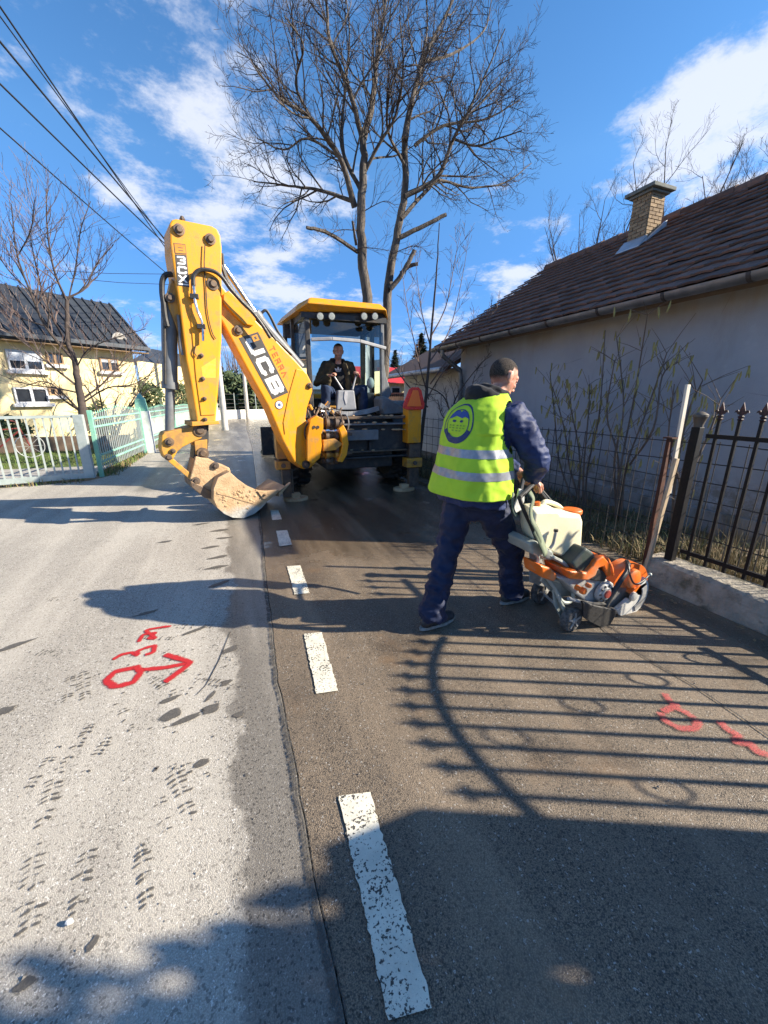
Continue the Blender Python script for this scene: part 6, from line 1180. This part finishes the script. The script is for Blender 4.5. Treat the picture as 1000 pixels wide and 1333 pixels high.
# vest: one draped sheet with arm holes
VR = ((.915, -.035, .228, .275), (1.0, -.035, .217, .263), (1.1, -.03, .203, .252), (1.2, -.02, .190, .244), (1.3, -.01, .178, .238), (1.38, .0, .166, .228), (1.44, .015, .152, .210), (1.49, .035, .122, .165), (1.535, .06, .092, .11))
def vring(z):
    for (a, b_) in zip(VR[:-1], VR[1:]):
        if z <= b_[0]: t = (z - a[0]) / (b_[0] - a[0]); return [a[i] + (b_[i] - a[i]) * t for i in (1, 2, 3)]
    return VR[-1][1:]
vw_ = fold(5, .014, (1, 1, .55), 4); vw2 = fold(14, .005, (1, 1, .8), 8)
def vpt(th, z, off=0.0):        # th: 0 front, pi back
    cf, a, w = vring(z); c, s = cos(th), sin(th); e = .82; x = math.copysign(abs(c) ** e, c); y = math.copysign(abs(s) ** e, s); p = fr_(cf + a * x, w * y, z + .02 * (-c) * (1.2 - z) * .6); n = (fr_.F * c / a + fr_.L * s / w).normalized()
    return p + n * (off + vw_(p) * (1.1 if z < 1.3 else .4) + vw2(p))
def sheet_(z0, z1, nz, off, t0=0.0, t1=2 * pi, nt=150, hole=True):
    m = MB(); closed = abs(t1 - t0 - 2 * pi) < 1e-6; cols = nt if closed else nt + 1; Z = [z0 + (z1 - z0) * j / nz for j in range(nz + 1)]
    m.v = [vpt(t0 + (t1 - t0) * i / nt, z, off) for z in Z for i in range(cols)]
    for j in range(nz):
        for i in range(nt):
            th = t0 + (t1 - t0) * (i + .5) / nt; z = (Z[j] + Z[j + 1]) / 2
            if hole:
                q = vpt(th, z); r = q - V((fr_.O.x, fr_.O.y, 0)); f, l = r.dot(fr_.F), r.dot(fr_.L)
                if abs(l) > .10 and ((f - .085) / .105) ** 2 + ((z - 1.335) / .160) ** 2 < 1: continue
            m.f.append((j * cols + i, j * cols + (i + 1) % cols if closed else j * cols + i + 1, (j + 1) * cols + ((i + 1) % cols if closed else i + 1), (j + 1) * cols + i)); m.m.append(0)
    return m
vo = sheet_(.915, 1.532, 92, .006, nt=200).build('safety_vest', VEST, wk, smooth=70); sm_ = vo.modifiers.new('thickness', 'SOLIDIFY'); sm_.thickness = .004; sm_.offset = 0
for z0, z1 in ((1.165, 1.215), (1.035, 1.085)): o_ = sheet_(z0, z1, 5, .0105, nt=200).build('reflective_band', REFL, vo, smooth=70)
# round badge printed on the back of the vest
BLUE = plain('print_navy', (.012, .03, .10), (.02, .04, .13), 60, .7); BLUEL = plain('print_blue', (.015, .06, .28), (.02, .07, .25), 60, .7)
def bpt(u, w, o=.0105): return vpt(pi + u * 1.45 / .25 + .04, 1.36 + w * 1.28, o)
def ring_(r0, r1, t0, t1, n, mat, name, par, o=.0105):
    m = MB(); T_ = [t0 + (t1 - t0) * i / n for i in range(n + 1)]; m.v = [bpt(r * cos(t), r * sin(t) * 1.12, o) for t in T_ for r in (r0, r1)]; m.f = [(2 * i, 2 * i + 1, 2 * i + 3, 2 * i + 2) for i in range(n)]; m.m = [0] * n; return m.build(name, mat, par)
bd = ring_(.076, .083, 0, 2 * pi, 40, BLUE, 'badge', vo); ring_(.056, .060, 0, 2 * pi, 36, BLUE, 'badge_ring', vo); ring_(.060, .077, pi * 1.12, pi * 1.88, 16, BLUE, 'badge_band', vo, .0108)
m = MB(); pts = [(-.056, .020), (-.044, .042), (-.03, .055), (-.012, .066), (0, .054), (.014, .067), (.034, .056), (.048, .040), (.058, .022), (.03, .034), (.012, .026), (-.014, .036), (-.034, .026)]; c0 = bpt(0, .045, .0108); vs = [bpt(u, w, .0108) for u, w in pts]; m.add([c0] + vs, [(0, i + 1, (i + 1) % len(vs) + 1) for i in range(len(vs))]); m.build('badge_mountain', BLUEL, vo)
for u in (-.018, .014): m = MB(); m.add([bpt(u, .012, .0108)] + [bpt(u + .009 * cos(t), .012 + .006 * sin(t), .0108) for t in [2 * pi * i / 10 for i in range(10)]], [(0, i + 1, (i + 1) % 10 + 1) for i in range(10)]); m.build('badge_dot', BLUE, vo)
for w, n_ in ((-.008, 5), (-.020, 5), (-.032, 3)): 
    for i in range(n_): u = (i - (n_ - 1) / 2) * .017; m = MB(); m.add([bpt(u - .005, w - .003, .0108), bpt(u + .005, w - .003, .0108), bpt(u + .005, w + .003, .0108), bpt(u - .005, w + .003, .0108)], [(0, 1, 2, 3)]); m.build('badge_mark', plain('print_faint', (.20, .38, .03), rough=.7) if 'print_faint' not in bpy.data.materials else bpy.data.materials['print_faint'], vo)

# ------------------------------------------------------------------ digger operator, facing the rear window
og = Frame((OX - .02, OY, 0), radians(-97)); op = thing('person', (OX, OY, 1.3), 'digger driver in black sweater and brown jacket seated inside the cab', 'person')
hc = at(440.5, 457.5, 6.98); of = (V((0, 0, CAM_H + .35)) - hc); of = (og.F * .95 + V((-.08, 0, -.22))).normalized(); oz = V((0, 0, 1)) + og.F * .2
nk = V((hc.x + .0, hc.y + .05, hc.z - .14)); pv = og(0, 0, 1.58); chst = (nk + pv) / 2 + og.F * .02
b = MB(); P2_, R2_ = head(b, hc, of, oz, 1.06); b.tube([nk + V((0, .02, -.08)), nk, hc - V((0, -.01, .05))], [.08, .065, .06], 14)
osh = {s: nk + og.L * s * .20 + V((0, .01, -.085)) for s in (-1, 1)}; ohd = {-1: LV[0].data, 1: LV[1].data}
lvp = [at(434, 488, 6.86), at(464, 487, 6.86)]; ohand = {1: lvp[1], -1: lvp[0]}       # his left hand is on our right
oel = {-1: og(.10, -.36, 1.76), 1: og(.10, .36, 1.76)}
okn = {-1: at(424, 506, 6.86), 1: at(474, 506, 6.88)}; ohip = {s: og(.02, s * .11, 1.58) for s in (-1, 1)}; oan = {s: V((okn[s].x, okn[s].y + .08, 1.18)) for s in (-1, 1)}
for p, r in ((pv, (.14, .17, .14)), (chst, (.13, .18, .18)), (nk - V((0, -.02, .16)), (.11, .19, .12))): b.ell(p, r, og.R)
owr = {}
for s in (-1, 1):
    wv = ohand[s] - oel[s]; owr[s] = ohand[s] - wv.normalized() * .075 + V((0, 0, .02)); b.tube([nk + og.L * s * .1 - V((0, 0, .08)), osh[s], oel[s], owr[s]], [.06, .06, .045, .03], 12); b.tube([ohip[s], okn[s], oan[s]], [.09, .06, .045], 12); b.ell(oan[s] + V((0, -.06, -.04)), (.04, .11, .04))
    hand(b, owr[s], wv, V((0, -.2, 1)), -s, 1.15)
ob = remesh(b, .0065, 2); ob.build('body', SKIN2, op, smooth=True); face_bits(P2_, R2_, 1.06, op)
ozn = (V(oz).normalized() - of * of.dot(V(oz).normalized())).normalized(); oln = ozn.cross(of)
def hk2(v):
    q = (v - hc) / 1.06; f, s, z = q.dot(of), q.dot(oln), q.dot(ozn)
    if q.length > .15: return -1
    return z - (.072 + max(0, f - .05) * .35 if f > .0 else .02 if f > -.05 else -.06)
q_ = part_of(ob, hk2, .006); set_dens(q_.build('hair', HAIR, op, smooth=True), [d * 2.4 for d in q_.ds])
def bk2(v):
    q = (v - hc) / 1.06; f, s, z = q.dot(of), q.dot(oln), q.dot(ozn)
    return min(-.045 - z + f * .05, f - .005, z + .125) if q.length < .14 and not (abs(s) < .018 and -.066 < z < -.052) else -1
part_of(ob, bk2, .0015).build('stubble', plain('stubble', (.26, .155, .12), (.36, .21, .165), 200, .8), op, smooth=True)
b = MB(); b.ell(pv, (.155, .19, .13), og.R)
for s in (-1, 1): b.tube([ohip[s], ohip[s].lerp(okn[s], .5), okn[s], okn[s].lerp(oan[s], .4), oan[s]], [.115, .108, .088, .08, .075], 16)
remesh(b, .011, 4, fold(9, .009, (1, 1, 1), 2)).build('trousers', JEANS, op, smooth=True)
b = MB()
for p, r in ((pv + V((0, 0, .04)), (.16, .19, .16)), (chst, (.15, .19, .2)), (nk - V((0, -.02, .15)), (.115, .185, .12))): b.ell(p, r, og.R)
sw = remesh(b, .011, 5, fold(9, .005, (1, 1, 1), 7)); swo = sw.build('sweater', BLACKC, op, smooth=True)
b = MB()
for s in (-1, 1):
    b.tube([nk + og.L * s * .08 - V((0, -.01, .06)), osh[s], osh[s].lerp(oel[s], .5), oel[s], oel[s].lerp(owr[s], .5), oel[s].lerp(owr[s], .95)], [.075, .092, .085, .078, .066, .052], 16)
    b.tube([nk + og.L * s * .085 + og.F * .085 - V((0, 0, .06)), chst + og.L * s * .155 + og.F * .10 + V((0, 0, .08)), chst + og.L * s * .175 + og.F * .10 - V((0, 0, .06)), pv + og.L * s * .18 + og.F * .09], [.04, .052, .055, .05], 12)
b.ell(chst - og.F * .06, (.12, .2, .24), og.R); b.ell(nk - og.F * .05 - V((0, 0, .08)), (.08, .17, .08), og.R)
remesh(b, .010, 4, fold(10, .009, (1, 1, 1), 12)).build('jacket', BROWN, op, smooth=True)
b = MB(); b.tube([nk + V((.10 * cos(t), .03 + .09 * sin(t), .0 + .02 * sin(t))) for t in [pi * (-.30 + 1.6 * i / 14) for i in range(15)]], .036, 10); remesh(b, .009, 3, fold(14, .005)).build('hood', BLACKC, op, smooth=True)
# white leaf print on the sweater
bv = BVHTree.FromPolygons([tuple(v) for v in sw.v], sw.f)
LC = at(440, 483, 6.95)
def swp(u, w):
    p = V((LC.x + u, 5.5, LC.z + w)); h_ = bv.ray_cast(p, V((0, 1, 0)))[0]; return (h_ if h_ else V((p.x, 6.9, p.z))) - V((0, .012, 0))
M_PRN = plain('print_white', (.75, .75, .75), rough=.8)
for poly in ([(0, .072), (.014, .05), (.017, .03), (.012, .012), (-.012, .012), (-.017, .03), (-.014, .05)], [(-.058, .045), (-.034, .040), (-.022, .024), (-.016, .010), (-.04, .012), (-.054, .026)], [(.058, .045), (.054, .026), (.04, .012), (.016, .010), (.022, .024), (.034, .040)], [(-.05, .006), (.05, .006), (.046, -.002), (-.046, -.002)], [(-.034, -.008), (.034, -.008), (.026, -.014), (-.026, -.014)]):
    c = (sum(u for u, w in poly) / len(poly), sum(w for u, w in poly) / len(poly)); m = MB(); m.add([swp(*c)] + [swp(u, w) for u, w in poly], [(0, i + 1, (i + 1) % len(poly) + 1) for i in range(len(poly))]); m.build('print', M_PRN, op)

# ================================================================== FLOOR SAW ON ITS CART
M_CFR = plain('cart_grey_green', (.38, .41, .37), (.30, .33, .30), 12, .45, .2, .2, 60, dirt=(.22, .2, .17), dirt_amt=.5); M_SORG = plain('saw_orange', (.80, .16, .012), (.70, .14, .015), 14, .42, dirt=(.45, .28, .16), dirt_amt=.5); M_SGRY = plain('saw_grey', (.42, .42, .40), (.30, .30, .29), 14, .5, .1, .2, 60, dirt=(.2, .18, .15), dirt_amt=.5); M_BLKP = plain('black_plastic', (.02, .02, .022), (.035, .034, .032), 14, .5, dirt=(.12, .11, .09), dirt_amt=.4)
M_OLIVE = plain('olive_strap', (.16, .19, .12), (.12, .145, .09), 16, .75, bump=.3, bscale=200); M_SWHT = plain('saw_white', (.66, .65, .60), (.55, .54, .5), 14, .45, dirt=(.35, .32, .27), dirt_amt=.5)
def tank_mat():
    m = Mat('tank_plastic'); col = m.mix(m.ramp(m.noise(6, 4), .3, .7), (.74, .69, .50), (.70, .64, .44)); s = m.done(col, .4); m.b.inputs['Subsurface Weight'].default_value = .5; m.b.inputs['Subsurface Radius'].default_value = (.06, .05, .03); m.b.inputs['Subsurface Scale'].default_value = .5; return s
M_TANK = tank_mat()
cart = thing('floor_saw', (2.2, 1.9, 0), 'orange petrol cut off saw on a wheeled cart with water tank', 'saw cart')
def T_(pp, r, name, mat, par=cart, n=8, k=5): m = MB(); m.tube(bez([p if isinstance(p, Vector) else at(*p) for p in pp], k), r, n); return m.build(name, mat, par, smooth=True)
def cwheel(px, py, Y, R, w, tilt=0):
    c = at(px, py, Y); c.z = R; ax = V((.10, -1, 0)).normalized(); m = MB(); m.lathe(c - ax * w / 2, ax, [(0, R * .62), (0, R * .88), (.008, R * .97), (w * .5, R), (w - .008, R * .97), (w, R * .88), (w, R * .62)], 28); wo = m.build('wheel', plain('cart_tyre', (.045, .043, .04), (.13, .12, .11), 40, .85, bump=.4, bscale=160, bdist=.002) if 'cart_tyre' not in bpy.data.materials else bpy.data.materials['cart_tyre'], cart, smooth=35)
    for s in (-1, 1): m = MB(); m.lathe(c + ax * s * (w / 2 - .012), ax * s, [(0, R * .70), (.010, R * .68), (.006, R * .5), (.010, R * .28), (.02, R * .22), (.024, R * .05)], 24); m.build('hub', plain('hub_grey', (.42, .42, .40), (.2, .2, .19), 40, .6, .2, .3, 160, .002) if 'hub_grey' not in bpy.data.materials else bpy.data.materials['hub_grey'], wo, smooth=35)
    m = MB()
    for i in range(5): a = i * 2 * pi / 5; u = V((0, 0, 1)) * cos(a) + ax.cross(V((0, 0, 1))) * sin(a); m.bar(c + ax * (w / 2 + .001) + u * R * .25, c + ax * (w / 2 + .001) + u * R * .66, .012, .01, ax)
    m.build('hub_rib', M_SGRY, wo); return c
c1 = cwheel(743, 808, 1.70, .088, .055); c2 = cwheel(705, 779, 2.06, .104, .06)
m = MB(); m.cyl(c1 + V((0, -.02, 0)), V((c2.x, c2.y + .04, c1.z + .01)), .009, 10); m.build('axle', M_SGRY, cart)
T_([(696, 719, 1.78), (701, 727, 1.78), (698, 741, 1.78), (706, 750, 1.78), (728, 757, 1.76)], .011, 'frame_tube', M_CFR); T_([(700, 712, 1.80), (717, 724, 1.78), (735, 734, 1.76), (742, 745, 1.75), (746, 772, 1.74), (743, 782, 1.74), (734, 784, 1.74), (726, 776, 1.75)], .014, 'frame_tube', M_CFR)
T_([(712, 752, 1.78), (722, 766, 1.76), (731, 786, 1.74), (738, 802, 1.735)], .013, 'frame_tube', M_CFR); T_([(700, 712, 2.02), (720, 722, 2.02), (742, 735, 2.02), (748, 765, 2.04)], .014, 'frame_tube', M_CFR); T_([(705, 752, 2.03), (702, 765, 2.04), (704, 778, 2.055)], .013, 'frame_tube', M_CFR)
m = MB(); m.prism([at(x, y, 1.765) for x, y in ((720, 768), (730, 772), (737, 800), (731, 806), (722, 788))], (0, .012, 0)); m.prism([at(x, y, 1.80) for x, y in ((708, 745), (742, 756), (744, 776), (726, 778), (704, 757))], (0, .012, 0)); m.build('bracket', M_CFR, cart, bevel=.003)
m = MB(); m.prism([at(x, y, 1.77) for x, y in ((690, 708), (698, 704), (720, 718), (724, 728), (716, 730), (694, 722))], (0, .30, 0)); m.build('cart_head', M_CFR, cart, bevel=.012)
m = MB(); m.prism([at(x, y, 2.0) for x, y in ((690, 716), (704, 724), (712, 748), (708, 764), (690, 758))], (0, .01, 0)); m.build('back_plate', M_SGRY, cart, bevel=.003)
for Y_ in (1.80, 2.06): T_([(703, 714, Y_), (694, 690, Y_), (682, 664, Y_), (676, 648, Y_)], .012, 'handle_tube', M_BLKP)
gp = WR[-1] + V((.075, .01, -.035)); T_([(676, 648, 1.80), V((gp.x - .09, 1.93, gp.z + .01)), V((gp.x, 1.99, gp.z)), V((gp.x + .06, 2.03, gp.z - .07)), (713, 654, 2.02), (712, 664, 2.02)], .014, 'handle_grip', M_BLKP)
gq = WR[1] + V((.075, -.01, -.035)); T_([(676, 648, 2.06), V((gq.x - .08, gq.y - .04, gq.z)), V((gq.x, gq.y, gq.z)), V((gq.x + .05, gq.y - .03, gq.z - .06)), (718, 654, 2.10)], .014, 'handle_grip', M_BLKP)
def strap(pp, w, name='strap', mat=M_OLIVE): m = MB(); P = bez([at(*p) for p in pp]); m.ribbon(P, w, (0.55, -.83, .1)); o = m.build(name, mat, cart, smooth=True); s = o.modifiers.new('thickness', 'SOLIDIFY'); s.thickness = .006; return o
strap([(668, 642, 1.86), (667, 652, 1.84), (668, 664, 1.82), (672, 672, 1.8)], .035); strap([(690, 640, 1.80), (695, 650, 1.78), (692, 662, 1.77), (693, 676, 1.76), (701, 692, 1.74), (708, 710, 1.74), (712, 722, 1.74)], .052); strap([(697, 690, 1.735), (702, 700, 1.73), (708, 714, 1.73), (711, 722, 1.73)], .058)
m = MB(); m.prism([at(x, y, 1.90) for x, y in ((676, 636), (683, 638), (683, 652), (679, 664), (670, 669), (668, 664), (673, 650))], (0, .012, 0)); m.build('rag', plain('white_rag', (.7, .7, .66), rough=.9, bump=.6), cart, bevel=.004)
# tank
Yt0, Yt1 = 1.80, 1.99
prof = [(693, 674), (696, 665), (708, 664), (727, 664), (731, 669), (758, 671), (761, 680), (759, 714), (752, 722), (737, 728), (720, 722), (706, 715), (696, 705), (693, 692)]
pa = [at(x, y, Yt0) for x, y in prof]; cc = sum(pa, V()) / len(pa); m = MB(); k = len(pa)
SK = V((.055, Yt1 - Yt0, 0)); rings_ = [[cc + (p - cc) * .90 for p in pa], [p + SK * .12 for p in pa], [p + SK * .88 for p in pa], [cc + (p - cc) * .88 + SK for p in pa]]
m.add([v for r_ in rings_ for v in r_], [(j * k + i, j * k + (i + 1) % k, (j + 1) * k + (i + 1) % k, (j + 1) * k + i) for j in range(3) for i in range(k)] + [tuple(range(k)), tuple(3 * k + i for i in range(k))]); tank = m.build('water_tank', M_TANK, cart, bevel=.012, smooth=50, seg=3)
T_([(703, 666, 1.95), (706, 656, 1.95), (712, 653, 1.95), (726, 658, 1.95), (732, 664, 1.95), (734, 671, 1.95)], .016, 'tank_handle', M_TANK, tank)
c = at(743.5, 671.5, 1.90); m = MB(); m.lathe(c - V((0, 0, .005)), (0, 0, 1), [(0, .052), (.022, .060), (.03, .066), (.048, .066), (.054, .060), (.055, .02)], 28); m.build('tank_lid', M_SORG, tank, smooth=35); c = at(700, 660, 1.9); m = MB(); m.lathe(c, (-.2, 0, 1), [(0, .016), (.02, .02), (.035, .018)], 12); m.build('tank_cap', M_SORG, tank, smooth=35)
T_([(716, 714, 1.775), (720, 708, 1.772), (722, 700, 1.772), (723.5, 693, 1.772)], .010, 'sight_tube', M_SGRY, tank); m = MB(); c = at(723.6, 692, 1.772); m.cyl(c, c + V((0, 0, .015)), .014, 10); m.build('sight_cap', M_BLKP, tank)
# saw engine
def sp_(poly, Y0, Y1, name, mat, par=cart, bevel=.012, seg=3): m = MB(); m.prism([at(x, y, Y0) for x, y in poly], (0, Y1 - Y0, 0)); return m.build(name, mat, par, bevel=bevel, seg=seg)
sp_([(744, 735), (756, 722), (764, 713), (774, 720), (778, 728), (770, 742), (752, 748)], 1.7, 1.9, 'filter_cover', plain('filter_dark_green', (.03, .05, .04), (.05, .055, .05), 14, .55), cart, .02)
sp_([(740, 744), (752, 744), (764, 746), (772, 737), (776, 730), (786, 724), (796, 735), (797, 748), (792, 752), (786, 738), (780, 740), (776, 750), (766, 756), (742, 754)], 1.67, 1.89, 'saw_body', M_SORG, cart, .012)
T_([(776, 730, 1.7), (785, 724, 1.7), (794, 736, 1.7), (796, 748, 1.7)], .016, 'rear_handle', M_SORG)
sp_([(704, 736), (718, 740), (727, 750), (722, 758), (706, 752)], 1.72, 1.89, 'fuel_tank', M_SORG, cart, .014)
sp_([(726, 752), (768, 750), (786, 752), (800, 760), (802, 776), (790, 786), (766, 786), (750, 774), (744, 766)], 1.7, 1.88, 'engine_block', M_SGRY, cart, .016)
c = at(784, 770, 1.69); m = MB(); m.lathe(c, (0, -1, 0), [(0, .072), (.02, .07), (.03, .06), (.032, .045), (.04, .04), (.044, .01)], 28); st_ = m.build('starter_cover', M_SGRY, cart, smooth=30); m = MB()
for i in range(10): a = 2 * pi * i / 10; u = V((cos(a), 0, sin(a))); m = MB(); m.bar(c + V((0, -.034, 0)) + u * .047, c + V((0, -.03, 0)) + u * .062, .008, .006, (0, 1, 0)); m.build('starter_fin', M_BLKP, st_)
m = MB(); m.lathe(c + V((0, -.042, 0)), (0, -1, 0), [(0, .03), (.006, .026)], 18); m.build('starter_label', plain('label_red', (.35, .06, .04), rough=.5), st_)
for (x, y, r_) in ((757, 768, .024), (750, 764, .018), (764, 761, .016)): c = at(x, y, 1.675); m = MB(); m.lathe(c, (0, -1, 0), [(0, r_), (.02, r_), (.03, r_ * .7)], 10); m.build('fuel_cap', M_SORG, cart, smooth=35)
sp_([(764, 744), (782, 740), (792, 748), (788, 758), (770, 756)], 1.685, 1.8, 'air_duct', M_BLKP, cart, .01)
T_([(788, 790, 1.66), (798, 772, 1.65), (808, 756, 1.65), (816, 744, 1.67), (818, 736, 1.72), (816, 731, 1.82)], .016, 'front_handle', M_BLKP); T_([(752, 782, 1.68), (772, 786, 1.66), (790, 786, 1.66)], .012, 'guard_bar', M_BLKP)
T_([(818, 734, 1.66), (820, 748, 1.62), (826, 760, 1.6), (836, 757, 1.6), (846, 748, 1.62)], .006, 'water_hose', M_BLKP); m = MB(); c = at(846, 748, 1.62); m.ell(c, .014); m.cyl(c, at(834, 760, 1.62), .006, 8); m.build('hose_fitting', M_CFR, cart)
# blade, lower guard and orange hood
BC = at(815, 772, 1.75); m = MB(); m.lathe(BC - V((0, .002, 0)), (0, 1, 0), [(0, .17), (.004, .17)], 48); m.build('blade', plain('blade_steel', (.42, .41, .39), (.3, .29, .28), 30, .4, .7, .2, 80), cart)
def sector(r0, r1, t0, t1, Ya, Yb, name, mat, n=20, c=BC):
    m = MB(); T2 = [t0 + (t1 - t0) * i / n for i in range(n + 1)]; m.prism([V((c.x + r1 * cos(t), Ya, c.z + r1 * sin(t))) for t in T2] + [V((c.x + r0 * cos(t), Ya, c.z + r0 * sin(t))) for t in T2[::-1]], (0, Yb - Ya, 0)); return m.build(name, mat, cart, bevel=.008)
sector(.03, .165, radians(-150), radians(50), 1.7, 1.73, 'lower_guard', M_SWHT); sector(.09, .14, radians(-70), radians(30), 1.692, 1.7, 'guard_face', M_SGRY)
hood_c = BC + V((.02, 0, .04)); sector(.015, .185, radians(8), radians(168), 1.745, 1.86, 'blade_hood', M_SORG, 24, hood_c)
m = MB(); m.lathe(V((hood_c.x, 1.742, hood_c.z + .075)), (0, -1, 0), [(0, .078), (.02, .072), (.03, .055), (.033, .01)], 28); m.build('hood_boss', M_SORG, cart, smooth=30)
sp_([(826, 766), (842, 757), (844, 772), (836, 776), (822, 774)], 1.7, 1.86, 'hood_lip', M_SORG, cart, .006)
m = MB(); m.lathe(V((BC.x, 1.7, BC.z)), (0, -1, 0), [(0, .035), (.015, .033), (.02, .01)], 20); m.build('arbor', M_SGRY, cart)
m = MB(); m.prism([at(x, y, 1.64) for x, y in ((759, 784), (776, 789), (801, 794), (803, 799), (794, 815), (786, 819), (768, 810), (759, 804))], (.02, .03, 0)); m.build('mud_flap', plain('flap_rubber', (.014, .014, .015), (.03, .028, .026), 10, .6, bump=.4, bscale=20, bdist=.01), cart, bevel=.006)
T_([(740, 779, 1.68), (760, 784, 1.68), (790, 787, 1.72)], .012, 'skid_bar', M_SGRY)
